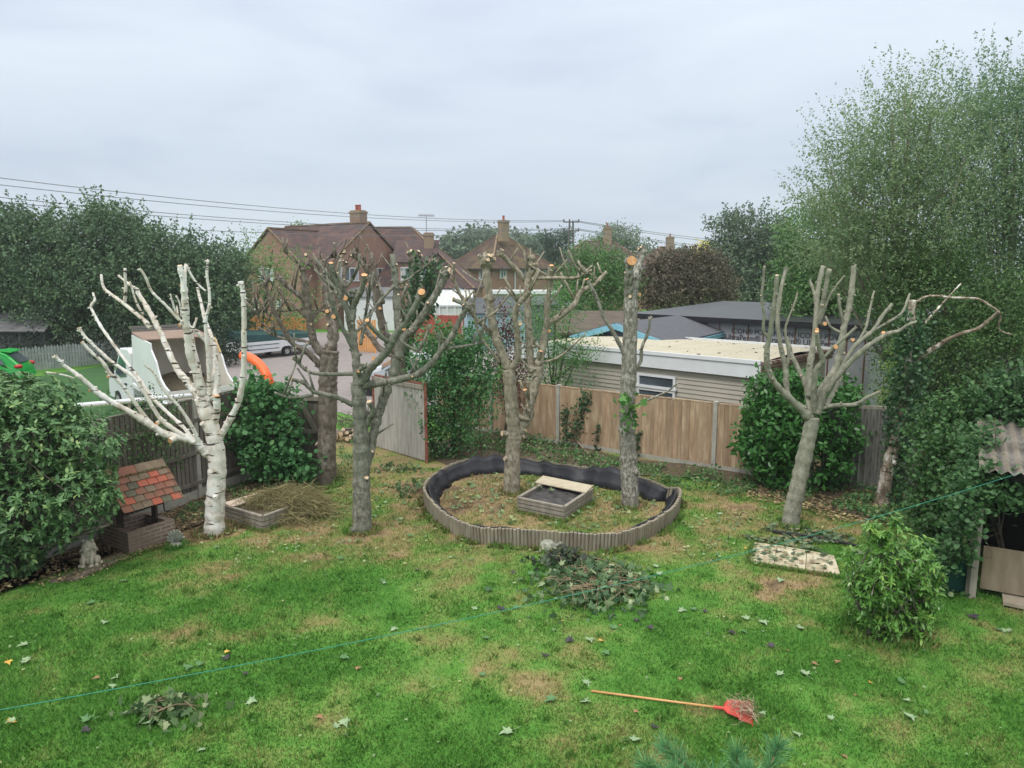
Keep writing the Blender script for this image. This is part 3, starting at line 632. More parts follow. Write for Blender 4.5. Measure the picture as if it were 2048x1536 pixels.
t, fr = gable_shed('porch', 'white gabled porch with glass roof against the big brick house', 'porch', (P(912, 590, 62).x, 62.5, 0), 3.2, 3.2, 2.6, 3.5, R(90), WHITE, mat('blue_grey_glazing', (.22, .3, .36), .3))
# dark flat-roofed building, wrapped wall
BLACKROOF = mat('black_rubber_roof', (.035, .038, .043), .35, (.05, .054, .06), .8, spec=.5)
BM = mat('black_board_fascia', (.012, .013, .016), .5)
WRAP = mat('dark_grey_breather_membrane', (.30, .30, .32), .5, (.36, .36, .385), 1.5, bump=.3, bscale=3)
t = thing('unfinished_building', 'unfinished long building wrapped in dark membrane under a black flat roof', 'building', (10, 29, 0))
e = [G(1268, 622, 3.05), G(1530, 648, 3.05), G(1740, 652, 3.05), G(1560, 622, 3.15), G(1330, 613, 3.15)]
a_ = G(1280, 634, 2.9); b_ = G(1745, 660, 2.9); dd = (b_ - a_); dd.z = 0; nn = Vector((-dd.y, dd.x, 0)).normalized()
if nn.y < 0: nn = -nn
wd = 6.2
mb = MB(); mb.hexa([a_ * 1 - Vector((0, 0, a_.z)), b_ - Vector((0, 0, b_.z)), b_ + nn * wd - Vector((0, 0, b_.z)), a_ + nn * wd - Vector((0, 0, a_.z))], [a_, b_, b_ + nn * wd, a_ + nn * wd]); bw_ = mb.build('wall', WRAP, t)
un = dd.normalized(); Z = Vector((0, 0, 1))
mb = MB(); q0 = a_ - un * .3 - nn * .2; q1 = b_ + un * .3 - nn * .2
mb.hexa([q0 + Z * .0, q1, q1 + nn * (wd + .9), q0 + nn * (wd + .9)], [q0 + Z * .16, q1 + Z * .16, q1 + nn * (wd + .9) + Z * .5, q0 + nn * (wd + .9) + Z * .5]); rf = mb.build('roof', BLACKROOF, t)
mb = MB(); mb.bar(q0 - nn * .03 + Z * .06, q1 - nn * .03 + Z * .06, .05, .2); mb.build('fascia', BM, rf)
bt = MB(); bl = dd.length
for i in range(int(bl / .62) + 1):
    p = a_ + un * (i * .62 + .2) - nn * .015; bt.bar(Vector((p.x, p.y, .1)), Vector((p.x, p.y, 2.88)), .045, .03)
bt.build('batten', mat('brown_batten', (.19, .10, .075), .8), t)
def text(s, size, loc, rot, m, parent, name='lettering', ext=.004):
    cu = bpy.data.curves.new('txt', 'FONT'); cu.body = s; cu.size = size; cu.extrude = ext; o = bpy.data.objects.new('tmp', cu); COL.objects.link(o)
    bpy.context.view_layer.update()
    me = bpy.data.meshes.new_from_object(o); bpy.data.objects.remove(o)
    Mx = Matrix.Translation(loc) @ rot; me.transform(Mx); return link_mesh(me, name, parent, [m])
TX = mat('dark_print', (.035, .035, .045), .6)
rot = Matrix(((un.x, 0, -nn.x, 0), (un.y, 0, -nn.y, 0), (0, 1, 0, 0), (0, 0, 0, 1)))
def onwall(px, py):   # ray/wall intersection
    d = ray(px, py); t_ = (a_ - CAM).dot(nn) / d.dot(nn); return CAM + d * t_ - nn * .012
p = onwall(1463, 666); text("ICON® POWERCON  ICON® POWERCON", .27, p, rot, TX, bw_)
p = onwall(1450, 678); text("UltraPerm® UltraPerm® UltraPerm®", .30, p, rot, TX, bw_)
# dark roofed blue-trimmed building
BTR = mat('light_blue_trim', (.16, .38, .50), .6, (.2, .43, .54), 2)
t = thing('summer_house', 'low building with dark grey felt roof and light blue fascia boards behind the beige chalet', 'building', (4, 26, 0))
A1, A2, A3 = G(1140, 675, 2.45), G(1230, 650, 3.0), G(1342, 692, 2.45); B2, B3 = G(1375, 632, 3.0), G(1487, 657, 2.45); B1 = A1 + (B2 - A2)
mb = MB(); T = Vector((0, 0, .08)); mb.prism([A3 + T, B3 + T, B2 + T, A2 + T], -T); mb.prism([B1 + T, A1 + T, A2 + T, B2 + T], -T)
rf = mb.build('roof', mat('dark_slate_felt', (.075, .08, .095), .8, (.10, .105, .12), 5, bump=.3), t)
mb = MB()
for p, q in ((A1, A2), (A2, A3)): mb.bar(p + Z * -.04 + Vector((0, -.06, 0)), q + Z * -.04 + Vector((0, -.06, 0)), .06, .2)
mb.bar(A3 + Z * -.06, B3 + Z * -.06, .1, .16); mb.build('fascia', BTR, rf)
def gz(p, z=0): return Vector((p.x, p.y, z))
ins = (B2 - A2).normalized() * .4; mb = MB(); cn = (A1 + B3) / 2
def shr(p): return p + (cn - p) * .07
mb.hexa([gz(shr(A1)), gz(shr(A3)), gz(shr(B3)), gz(shr(B1))], [gz(shr(A1), 2.3), gz(shr(A3), 2.3), gz(shr(B3), 2.3), gz(shr(B1), 2.3)])
mb.prism([shr(A3) - T * 2, shr(A1) - T * 2, gz(shr(A2), 2.88)], (B2 - A2).normalized() * .1); mb.build('wall', mat('slate_blue_board', (.12, .16, .19), .8), t)
for k_ in (.3, .62, .85):
    p = shr(A3) + (shr(B3) - shr(A3)) * k_; mb = MB(); dq = (B3 - A3).normalized(); nq = Vector((dq.y, -dq.x, 0)); p = gz(p) + nq * .02
    mb.prism([p - dq * .4 + Z * 1.1, p + dq * .4 + Z * 1.1, p + dq * .4 + Z * 2.1, p - dq * .4 + Z * 2.1], nq * .03); mb.build('window', GLASS, t)

# ================================================================ BEIGE CHALET
SIDING = mat('beige_board_siding', (.40, .37, .31), .7, (.45, .42, .35), 1.5)
SIDJ = mat('siding_shadow_gap', (.13, .12, .10), .9)
ROOFB = mat('buff_felt_roof', (.41, .375, .285), .9, (.49, .455, .355), 1.6, 6, .2, 20, lo=.3, hi=.7)
t = thing('static_chalet', 'beige clad static chalet with flat buff roof and white fascia behind the wooden fence', 'chalet', (5, 20, 0))
zr = 2.5
NR = G(1522, 727, zr); NL = G(1112, 690, zr); FR_ = G(1618, 697, zr); ax = (NR - NL).normalized(); ay = Vector((-ax.y, ax.x, 0)); ay = ay if ay.y > 0 else -ay
wdt = (FR_ - NR).dot(ay); NL = NL - ax * 2.2; ln = (NR - NL).length
cf = Frame((NL.x, NL.y), math.atan2(ax.y, ax.x))
mb = MB(); mb.hexa([cf(.15, .15, .3), cf(ln - .15, .15, .3), cf(ln - .15, wdt - .15, .3), cf(.15, wdt - .15, .3)], [cf(.15, .15, zr - .1), cf(ln - .15, .15, zr - .1), cf(ln - .15, wdt - .15, zr - .1), cf(.15, wdt - .15, zr - .1)], 1)
nb = 15
for i in range(nb):
    z0 = .35 + i * .125
    mb.prism([cf(.12, .15, z0), cf(.12, .105, z0), cf(.12, .13, z0 + .122), cf(.12, .15, z0 + .122)], cf.u * (ln - .24), 0)
    mb.prism([cf(ln - .15, .12, z0), cf(ln - .105, .12, z0), cf(ln - .13, .12, z0 + .122), cf(ln - .15, .12, z0 + .122)], cf.v * (wdt - .24), 0)
mb.build('wall', [SIDING, SIDJ], t)
mb = MB(); xl = ln * .42; rdg = .16    # shallow curved roof
cols = []
for i in range(13):
    x = ln * i / 12; row = []
    for j in range(7):
        y = wdt * j / 6; zz = zr + .02 + .10 * math.sin(math.pi * j / 6) - .5 * max(0, 1 - (x / (ln * .28))) ** 2 * .6
        row.append(cf(x, y, zz))
    cols.append(row)
mb.sheet(cols); rf = mb.build('roof', ROOFB, t, smooth=True)
nails = MB()
for k_ in (.42, .56, .72, .86, .97):
    for j in range(14):
        p = cf(ln * k_ + .03 * math.sin(j * 3), wdt * (j + .6) / 15, zr + .03 + .10 * math.sin(math.pi * (j + .6) / 15)); nails.lathe(p, [(.016, 0), (.014, .006), (.0, .008)], 6)
rl = random.Random(5)
for _ in range(22):
    x, y = rl.uniform(.3, .98), rl.uniform(.03, .97); p = cf(ln * x, wdt * y, zr + .03 + .10 * math.sin(math.pi * y)); nails.box(p, (rl.uniform(.03, .09), .05, .015), rl.random() * 3)
nails.build('roof_nails', mat('dark_leaf_specks', (.06, .045, .03), .9), rf)
mbf, mbt, mbb = MB(), MB(), MB()
def zed(x): return zr - .3 * max(0, 1 - (x / (ln * .28))) ** 2
for i in range(16):
    x0, x1 = ln * i / 16, ln * (i + 1) / 16
    for mb, zz0, th, o_ in ((mbf, -.40, .36, -.02), (mbt, -.03, .10, -.055)):
        mb.hexa([cf(x0, o_, zed(x0) + zz0), cf(x1, o_, zed(x1) + zz0), cf(x1, .05, zed(x1) + zz0), cf(x0, .05, zed(x0) + zz0)], [cf(x0, o_, zed(x0) + zz0 + th), cf(x1, o_, zed(x1) + zz0 + th), cf(x1, .05, zed(x1) + zz0 + th), cf(x0, .05, zed(x0) + zz0 + th)])
    mbb.hexa([cf(x0, wdt - .02, zed(x0) - .05), cf(x1, wdt - .02, zed(x1) - .05), cf(x1, wdt + .05, zed(x1) - .05), cf(x0, wdt + .05, zed(x0) - .05)], [cf(x0, wdt - .02, zed(x0) + .09), cf(x1, wdt - .02, zed(x1) + .09), cf(x1, wdt + .05, zed(x1) + .09), cf(x0, wdt + .05, zed(x0) + .09)])
mbf.build('fascia', WHITE, rf); mbt.build('edge_trim', WHITE, rf); mbb.build('back_trim', WHITE, rf)
mb = MB()
for zz, o_ in ((.0, .06), (-.1, .03), (-.2, .0)): mb.bar(cf(ln + o_, 0, zr + zz), cf(ln + o_, wdt, zr + zz), .08, .075)
mb.build('roof_edge', mat('bare_brown_roof_edge', (.12, .06, .045), .8, (.3, .22, .18), 8), rf)
wc = None
best = None
for xx in np.linspace(.3, ln - .3, 200):
    p = cf(float(xx), .1, 1.8); d = p - CAM; px = 1024 + F * d.x / d.dot(FW)
    if best is None or abs(px - 1313) < best[0]: best = (abs(px - 1313), float(xx))
wx = best[1]
window(cf, t, wx, .10, 1.70, 1.28, .40, 'f', 1, False); window(cf, t, wx, .10, 1.25, 1.28, .48, 'f', 1, False)
window(cf, t, ln - .10, wdt * .42, 1.45, 1.0, 1.15, 'r', 1, False); window(cf, t, ln - .10, wdt * .75, 1.45, .8, 1.15, 'r', 1, False)
# ================================================================ FENCES
def V2(p): return Vector((p[0], p[1], 0))
def tints(m):
    out = [m]
    for k, f in enumerate((.86, 1.1)):
        n_ = m.name + ('_dark_board', '_light_board')[k]
        if n_ not in MATS:
            c = m.copy(); c.name = n_
            for nd in c.node_tree.nodes:
                if nd.bl_idname == 'ShaderNodeValToRGB':
                    for e in nd.color_ramp.elements: e.color = [min(1, v * f) for v in e.color[:3]] + [1]
                if nd.bl_idname == 'ShaderNodeMapping': nd.inputs['Location'].default_value = (k * 3.3 + 1, 2.1, 0)
            MATS[n_] = c
        out.append(MATS[n_])
    return out
def closeboard(name, label, pts, z0, z1, boardm, postm, gravel=.0, bw=.1, rails=(.35, .7), front=-1, posth=.0, post0=True, caprail=True, gravm=None):
    t = thing(name, label, 'fence', V2(pts[0])); rr = random.Random(len(label))
    for i in range(len(pts) - 1):
        a, b = V2(pts[i]), V2(pts[i + 1]); d = (b - a); l = d.length; d.normalize(); n = Vector((-d.y, d.x, 0)) * front
        mb = MB(); k = int(l / bw)
        for j in range(k):
            mi = rr.choice((0, 0, 1, 2))
            s0 = l * j / k; s1 = l * (j + 1) / k - .009; zz = rr.uniform(-.012, .012)
            p = a + d * s0; q = a + d * s1; o = n * (.024 + rr.uniform(0, .008))
            mb.hexa([p + Vector((0, 0, z0)), q + Vector((0, 0, z0)), q + o * .45 + Vector((0, 0, z0)), p + o + Vector((0, 0, z0))] if front < 0 else [p + o + Vector((0, 0, z0)), q + o * .45 + Vector((0, 0, z0)), q + Vector((0, 0, z0)), p + Vector((0, 0, z0))],
                    [p + Vector((0, 0, z1 + zz)), q + Vector((0, 0, z1 + zz)), q + o * .45 + Vector((0, 0, z1 + zz)), p + o + Vector((0, 0, z1 + zz))] if front < 0 else [p + o + Vector((0, 0, z1 + zz)), q + o * .45 + Vector((0, 0, z1 + zz)), q + Vector((0, 0, z1 + zz)), p + Vector((0, 0, z1 + zz))], mi)
        bk = n * -.012; mb.wall(a + bk, b + bk, z0 + .01, z1 - .02, .008, 3)  # dark backing sheet added to stop light in the gaps, so they read dark
        pn = mb.build('board_panel', tints(boardm) + [DARKM], t)
        mb = MB()
        if caprail: mb.bar(a + n * .0 + Vector((0, 0, z1 + .02)), b + Vector((0, 0, z1 + .02)), .06, .03); mb.build('cap_rail', boardm, t)
        for r_ in rails:
            z = z0 + (z1 - z0) * r_; mb = MB(); mb.bar(a + n * .045 + Vector((0, 0, z)), b + n * .045 + Vector((0, 0, z)), .06, .075); mb.build('rail', boardm, t)
        if gravel:
            mb = MB(); mb.wall(a, b, 0, gravel, .05); mb.build('gravel_board', gravm or postm, t)
    for i, p in enumerate(pts):
        if i == 0 and not post0: continue
        mb = MB(); d = (V2(pts[min(i + 1, len(pts) - 1)]) - V2(pts[max(i - 1, 0)])); ya = math.atan2(d.y, d.x)
        mb.box((p[0], p[1], (z1 + .03 + posth) / 2), (.11, .13, z1 + .03 + posth), ya); mb.build('post', postm, t, bevel=.01)
    return t
Z = Vector((0, 0, 1))
fl = [(-9.2, 8.2), (-8.3, 10.6), (-7.45, 12.85), tuple(G(398, 1000))[:2], tuple(G(497, 962))[:2], tuple(G(572, 952))[:2]]
closeboard('wooden_fence', 'grey weathered board fence with concrete posts and gravel boards behind the white birch', fl, .25, 2.16, GREYWOOD, CONC, .25, .115, rails=(.08, .42, .78), front=-1)
pr = [Vector((1.31, 20.4, 0)) + Vector((3.66, -2.7, 0)) / 2 * (k / 1.0) for k in (-2, -1.05, 0, 1, 2, 3.0)]
pr = [(p.x, p.y) for p in pr]
closeboard('wooden_fence', 'tan closeboard wooden fence with grey concrete posts in front of the beige chalet', pr, .12, 1.63, TANWOOD, CONC, .12, .105, rails=(), front=-1, posth=.04)
rp = [tuple(P(790, 650, 52))[:2], tuple(P(873, 650, 51.2))[:2], tuple(P(925, 650, 50.6))[:2], tuple(P(985, 650, 50))[:2]]
closeboard('wooden_fence', 'red stained board fence below the conservatory', rp, .05, 1.85, REDWOOD, CONC, .05, .14, rails=(), front=-1)
op = [tuple(P(495, 650, 50))[:2], tuple(P(533, 650, 50))[:2], tuple(P(572, 650, 50))[:2], tuple(P(612, 650, 50))[:2]]
t = thing('panel_fence', 'bright orange horizontal board fence behind the camping trailer', 'fence', (op[0][0], op[0][1], 0))
for i in range(3):
    mb = MB(); a, b = V2(op[i]), V2(op[i + 1])
    for k in range(11): mb.bar(a + Z * (.15 + k * .16), b + Z * (.15 + k * .16), .03 + .01 * (k % 2), .15)
    for s_ in (0.02, .5, .98): p = a + (b - a) * s_; mb.bar(p + Z * .05 + Vector((0, -.02, 0)), p + Z * 1.86 + Vector((0, -.04, 0)), .05, .04)
    mb.build('board_panel', ORGWOOD, t)
t = thing('wooden_gate', 'orange boarded gate leaning between the two pollards at the yard edge', 'gate', P(735, 700, 44))
mb = MB(); a, b = P(716, 690, 45), P(753, 690, 44)
for k in range(8):
    p = V2(a) + (V2(b) - V2(a)) * ((k + .5) / 8); mb.box((p.x, p.y, 1.0), (.14, .03, 1.9 + .1 * (k % 2)), math.atan2(b.y - a.y, b.x - a.x))
mb.build('board_panel', ORGWOOD, t); mb = MB()
for z in (.4, 1.5): mb = MB(); mb.bar(V2(a) + Z * z + Vector((0, .05, 0)), V2(b) + Z * z + Vector((0, .05, 0)), .05, .1); mb.build('rail', ORGWOOD, t)
# picket fence
t = thing('picket_fence', 'old whitish picket fence at the back of the far lawn', 'fence', G(60, 742))
pm = mat('worn_white_paint', (.24, .26, .26), .9, (.34, .36, .36), 4)
a, b = G(30, 748), G(245, 727); n = 36; mb = MB(); rr = random.Random(3)
for i in range(n):
    p = a + (b - a) * (i / n); x, y = p.x, p.y; h = 1.15 + rr.uniform(-.05, .05); w_ = .055
    d = (b - a).normalized() * w_
    pts = [Vector((x, y, .08)) - d, Vector((x, y, .08)) + d, Vector((x, y, h)) + d, Vector((x, y, h + .1)), Vector((x, y, h)) - d]; mb.prism(pts, (0, .025, 0))
mb.build('pickets', pm, t); mb = MB()
for z in (.35, .85): mb = MB(); mb.bar(a + Z * z + Vector((0, .05, 0)), b + Z * z + Vector((0, .05, 0)), .04, .08); mb.build('rail', pm, t)
# corrugated sheet fence and gate leaf
def corrugated(a, b, z0, z1, pitch=.076, amp=.014, sub=4):
    a, b = V2(a), V2(b); l = (b - a).length; d = (b - a) / l; n = Vector((-d.y, d.x, 0)); k = int(l / pitch) * sub
    rows = []
    for z in np.linspace(z0, z1, 5): rows.append([a + d * (l * i / k) + n * (amp * math.sin(2 * math.pi * i / sub)) + Z * float(z) for i in range(k + 1)])
    return rows
CORR = mat('weathered_corrugated_sheet', (.30, .285, .26), .7, (.52, .50, .46), 3, 8, .2, 40, stretch=(5, 5, .55), lo=.25, hi=.6)
CORRD = mat('dull_corrugated_sheet', (.13, .13, .12), .8, (.22, .22, .2), 3, 6, stretch=(4, 4, .5))
CORRG = mat('painted_groove_shade', (.07, .065, .055), .9, (.20, .19, .17), 4)  # groove shade put into the colour so the corrugation reads
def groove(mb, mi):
    # the sheet has 5 equal rows; every fourth strip gets the painted groove shade
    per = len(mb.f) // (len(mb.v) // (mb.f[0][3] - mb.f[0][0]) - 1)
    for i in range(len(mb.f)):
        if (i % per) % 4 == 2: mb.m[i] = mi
ga, gb = G(752, 896), G(851, 926)
t = thing('corrugated_gate', 'pale corrugated sheet gate leaf with rusty edge standing open beside the green bush', 'gate', gb)
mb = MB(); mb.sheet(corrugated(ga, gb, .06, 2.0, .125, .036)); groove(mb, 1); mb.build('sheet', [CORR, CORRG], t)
mb = MB(); dg = (V2(gb) - V2(ga)).normalized(); ng = Vector((-dg.y, dg.x, 0))
mb.bar(V2(gb) + dg * .05 + Z * .02, V2(gb) + dg * .05 + Z * 2.06, .07, .07); mb.bar(V2(ga) - dg * .05 + Z * .02, V2(ga) - dg * .05 + Z * 2.0, .06, .06)
mb.bar(V2(ga) + ng * .03 + Z * 2.03, V2(gb) + ng * .03 + Z * 2.03, .05, .05); mb.build('frame', RUST, t)
mb = MB(); mb.bar(V2(ga) - ng * .03 + Z * 1.94, V2(gb) - ng * .03 + Z * 1.94, .03, .09); mb.build('rail', GREYWOOD2, t)
# timber gate leaf with brace
wa, wb = G(574, 952), G(668, 957)
t = thing('timber_gate', 'grey timber boarded gate leaf with diagonal braces behind the brown pollard trunk', 'gate', wa)
mb = MB(); l = (V2(wb) - V2(wa)).length; d = (V2(wb) - V2(wa)) / l; n = Vector((d.y, -d.x, 0))
for k in range(int(l / .12)): p = V2(wa) + d * (.06 + k * .12); mb.box((p.x, p.y, 1.0), (.115, .022 + .006 * (k % 2), 1.86), math.atan2(d.y, d.x))
mb.build('board_panel', GREYWOOD, t); mb = MB()
o = n * .04
for z in (.12, 1.12, 1.9): mb = MB(); mb.bar(V2(wa) + o + Z * z, V2(wb) + o + Z * z, .045, .1); mb.build('rail', GREYWOOD2, t)
o = n * .075
mid = V2(wa) + d * (l * .30)
for s_ in (-.36, .42): mb = MB(); mb.bar(mid + d * (.06 if s_ > 0 else -.06) + o + Z * 1.9, mid + d * s_ * 1.15 + o + Z * 1.12, .04, .11); mb.build('brace', GREYWOOD2, t)
mb = MB()
mb.box((wb.x, wb.y, 1.0), (.11, .11, 1.95), 0); mb.build('post', GREYWOOD, t)
ca, cb = G(1700, 975), G(1790, 985)
t = thing('corrugated_fence', 'grey corrugated sheet fence between the laurel and the ivy covered birch', 'fence', ca)
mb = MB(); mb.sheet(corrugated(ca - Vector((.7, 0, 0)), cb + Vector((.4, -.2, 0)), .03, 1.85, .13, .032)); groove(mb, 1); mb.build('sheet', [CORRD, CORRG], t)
mb = MB(); mb.bar(V2(ca) - Vector((.7, .05, 0)) + Z * 1.88, V2(cb) + Vector((2.8, -.5, 0)) + Z * 1.86, .06, .07); mb.build('rail', GREYWOOD2, t)
# white rail pole
t = thing('pole_rail', 'long white pole held level above the grey fence', 'pole', P(150, 812, 16.5) * 1)
a, b = P(148, 812, 16.6), P(440, 786, 18.6); mb = MB(); mb.tube([a, a * .5 + b * .5, b], .06, 10, cap=True); mb.build('pole', WHITE, t, smooth=True)
mb = MB()
for s_ in (.35, .9): p = a + (b - a) * s_; mb.tube([(p.x, p.y, 0), (p.x, p.y, p.z - .05)], .04, 8)
mb.build('post', GREYWOOD2, t)

# ================================================================ LOG ROLL RING, LINER, RAISED BEDS
top_ = [Vector((3.62, 15.7, 0)), Vector((3.2, 16.35, 0)), Vector((2.5, 16.75, 0)), Vector((1.4, 17.25, 0)), Vector((.3, 17.55, 0)), Vector((-.6, 17.45, 0)), Vector((-1.3, 16.8, 0)), Vector((-1.78, 15.9, 0))]
top_ = [G(1354, 1003), G(1330, 990 + 12), G(1285, 985), G(1230, 973), G(1150, 958), G(1080, 947), G(1005, 942), G(930, 947), G(880, 968)]
cum = [0]
for i in range(len(ring)): cum.append(cum[-1] + (ring[(i + 1) % len(ring)] - ring[i]).length)
def ringat(s):
    s %= cum[-1]
    i = max(0, min(len(ring) - 1, int(np.searchsorted(cum, s) - 1))); f = (s - cum[i]) / max(1e-6, cum[i + 1] - cum[i])
    return ring[i] + (ring[(i + 1) % len(ring)] - ring[i]) * f
LOG = mat('half_round_grey_logs', (.20, .17, .125), .9, (.34, .31, .24), 4, 6, .4, 30, stretch=(3, 3, .4))
mb = MB(); k = int(cum[-1] / .066); rr = random.Random(4)
for i in range(k):
    p = ringat(i * cum[-1] / k); h = .33 + rr.uniform(-.012, .012) + .02 * math.sin(i * .13)
    lean = (p - cen).normalized() * .03
    mb.tube([p, p + Z * h * .5 + lean * .5, p + Z * h + lean], [.034, .033, .031], 7, seed=i, bump=.06)
o = mb.build('log_roll_edging', LOG, smooth=False); tag(o, 'ring of grey half round logs edging the old pond', 'log edging')
LINER = mat('black_pond_liner', (.012, .013, .018), .5, (.035, .037, .044), 1.6, 4, .6, 5, spec=.35, lo=.35, hi=.75)
rows = [[], [], [], [], []]; m = 260; rr = random.Random(9)
for i in range(m + 1):
    p = ringat(i * cum[-1] / m); inn = (cen - p).normalized(); s = i / m * 2 * math.pi
    back = np.clip((p.y - 14.2) / 2.5, 0, 1)
    wv = .035 * math.sin(s * 5 + 1) + .025 * math.sin(s * 11 + 1) + .008 * math.sin(s * 37)
    hh = .30 + back * .05 + wv * (.5 + back)
    gapm = 1.0
    pxv = 1024 + F * p.x / depth(p)
    if p.y < 13.6 and 1083 < pxv < 1122: gapm = .1
    rgh = .035 * (math.sin(s * 19) * math.sin(s * 7.3 + 1)) + rr.uniform(-.006, .006) + (.05 * max(0, math.sin(s * 3.1 + 2)) ** 8); hh += rgh * (.3 + back) 
    hh = .30 * gapm if gapm < 1 else hh
    wob = rr.uniform(-.006, .006) + .028 * math.sin(s * 17) * math.sin(s * 4.1) + .012 * math.sin(s * 29 + 2) + .006 * math.sin(s * 71)
    rows[0].append(p + inn * (.045) + Z * (hh - .02)); rows[1].append(p + inn * (.075 + wob * .3) + Z * hh); rows[2].append(p + inn * (.11 + wob) + Z * hh * .72)
    rows[3].append(p + inn * (.20 + wob * 1.3) + Z * hh * .35); rows[4].append(p + inn * (.30 + wob * 1.5) + Z * .01)
mb = MB(); mb.sheet(rows); o = mb.build('pond_liner', LINER, smooth=True); tag(o, 'wrinkled black plastic liner standing up inside the ring of logs', 'pond liner')
o.modifiers.new('s', 'SOLIDIFY').thickness = .004
def raisedbox(name, label, fl_, fr_, br_, h, plank=None, fill=None, fillz=.8, plankm=None, platy=None):
    """three ground corners front-left, front-right, back-right"""
    fl_, fr_, br_ = V2(fl_), V2(fr_), V2(br_); bl_ = fl_ + (br_ - fr_)
    t = thing(name, label, 'planter', (fl_ + br_) / 2); c = [fl_, fr_, br_, bl_]
    for i in range(4):
        a, b = c[i], c[(i + 1) % 4]; mb = MB(); nb_ = 3
        for j in range(nb_): mb.wall(a, b, .01 + h * j / nb_, h * (j + 1) / nb_ - .008, .03 + .006 * j)
        mb.build('side_board', GREYWOOD2, t)
    mb = MB()
    for i in range(4):
        a, b = c[i], c[(i + 1) % 4]; mb.bar(a + Z * (h + .012), b + Z * (h + .012), .07, .03)
    mb.build('rim', GREYWOOD2, t)
    cc = (fl_ + br_) / 2; rows = []
    for i in range(9):
        rows.append([])
        for j in range(9):
            p = fl_ + (fr_ - fl_) * (.03 + .94 * i / 8) + (bl_ - fl_) * (.03 + .94 * j / 8); rows[-1].append(p + Z * (h * fillz + .02 * math.sin(i * 2.1) * math.cos(j * 1.7)))
    mb = MB(); mb.sheet(rows); mb.build('filling', fill, t, smooth=True)
    return t, c
DSOIL = mat('dark_compost', (.03, .028, .028), .95, (.09, .085, .085), 6, 6, .6, 30)
t, bc = raisedbox('planter_box', 'square weathered planter box with dark netting and a loose board inside the log ring', G(1036, 1022), G(1128, 1042), G(1184, 1003), .27, fill=DSOIL, fillz=.85)
pa = [P(1070, 965, 15.35), P(1171, 986, 14.9)]
c = [Vector((p.x, p.y, .30)) for p in (G(1070, 966, .3), G(1172, 987, .3), G(1186, 973, .3), G(1086, 953, .3))]
mb = MB(); mb.prism(c, (0, 0, .025)); o = mb.build('wooden_board', mat('buff_board', (.44, .38, .27), .8, (.52, .46, .34), 6), bevel=.004); tag(o, 'buff board lying across the back of the planter box inside the log ring', 'board')
t, bc2 = raisedbox('planter_box', 'long weathered planter box with hay spilling over its end near the birch', G(452, 1040), G(527, 1063), G(628, 1024), .28, fill=SOIL, fillz=.9)
c = [G(448, 1007, .3), G(463, 1015, .3), G(546, 990, .3), G(526, 983, .3)]
mb = MB(); mb.prism(c, (0, 0, .02)); o = mb.build('wooden_board', mat('pale_pink_board', (.62, .50, .40), .7, (.72, .62, .52), 5, hi=.7)); tag(o, 'pale pinkish board resting on the hay filled planter box', 'board')
# hay
HAY = leafmat('dry_hay', (.10, .09, .045), (.22, .19, .10), (.17, .18, .08), .9, .2, .1)
c0 = G(574, 1034, .0); n = 7000
hp = rng.normal(size=(n, 3)) * np.array([.42, .30, .10]) + np.array([c0.x + .02, c0.y + .12, .24]); 
dx = (hp[:, 0] - c0.x); hp[:, 2] = .42 - .40 * np.clip((dx - .15) / .75, 0, 1) ** 1.5 - .12 * np.clip(-dx - .2, 0, 1) + rng.normal(size=n) * .04 - .25 * np.clip((c0.y - .15 - hp[:, 1]) / .35, 0, 1)
hp[:, 2] = np.maximum(hp[:, 2], .02)
dd = rng.normal(size=(n, 3)) * np.array([1, 1, .35]) + np.array([.6, -.5, -.25]); 
o = leafmesh('hay_heap', hp, .22, HAY, rng.random(n), None, BLADE * np.array([.35, 1, 1]), norm(dd), .2); tag(o, 'heap of dry hay spilling over the end of the long planter box', 'hay', kind='stuff')

# ================================================================ WISHING WELL
WBR = brickmat('well_brick', (.20, .13, .10), (.27, .19, .15), (.36, .31, .26), .2, .068, .012, patch=(.16, .12, .09))
a = G(259, 1112); b = G(342, 1085); c = G(206, 1081); u_ = (V2(b) - V2(a)); v_ = (V2(c) - V2(a)); wl = .86; u_.normalize(); v_ = Vector((-u_.y, u_.x, 0)); dl = .85
a = V2(a)
t = thing('wishing_well', 'small brick wishing well with a pitched red tile roof in front of the grey fence', 'wishing well', a + u_ * wl / 2 + v_ * dl / 2)
cs = [a, a + u_ * wl, a + u_ * wl + v_ * dl, a + v_ * dl]; ct = a + u_ * wl / 2 + v_ * dl / 2; hw = .40
mb = MB(); th = .105
inn = [p + (ct - p) * .0 + sgn for p, sgn in zip(cs, [u_ * th + v_ * th, -u_ * th + v_ * th, -u_ * th - v_ * th, u_ * th - v_ * th])]
for i in range(4):
    j = (i + 1) % 4; mb.hexa([cs[i], cs[j], inn[j], inn[i]], [cs[i] + Z * hw, cs[j] + Z * hw, inn[j] + Z * hw, inn[i] + Z * hw])
mb.build('brick_base', WBR, t)
mb = MB(); mb.face([p + Z * .12 for p in inn]); mb.build('inner_floor', mat('dark_wet_floor', (.03, .03, .03), .4), t)
DW = mat('dark_brown_timber', (.045, .03, .022), .8, (.08, .055, .04), 6)
for s_ in (.13, .87):
    mb = MB(); p = a + u_ * (wl * s_) + v_ * (dl * .5); mb.bar(p + Z * .1, p + Z * 1.22, .08, .08); mb.build('post', DW, t)
mb = MB(); p0 = a + u_ * (wl * .05) + v_ * (dl * .5) + Z * .62; p1 = a + u_ * (wl * 1.08) + v_ * (dl * .5) + Z * .62; mb.tube([p0, p1], .02, 8); mb.tube([p1, p1 - Z * .16 + u_ * .01, p1 - Z * .18 + u_ * .1], .013, 6); mb.build('crank', BLACKR, t)
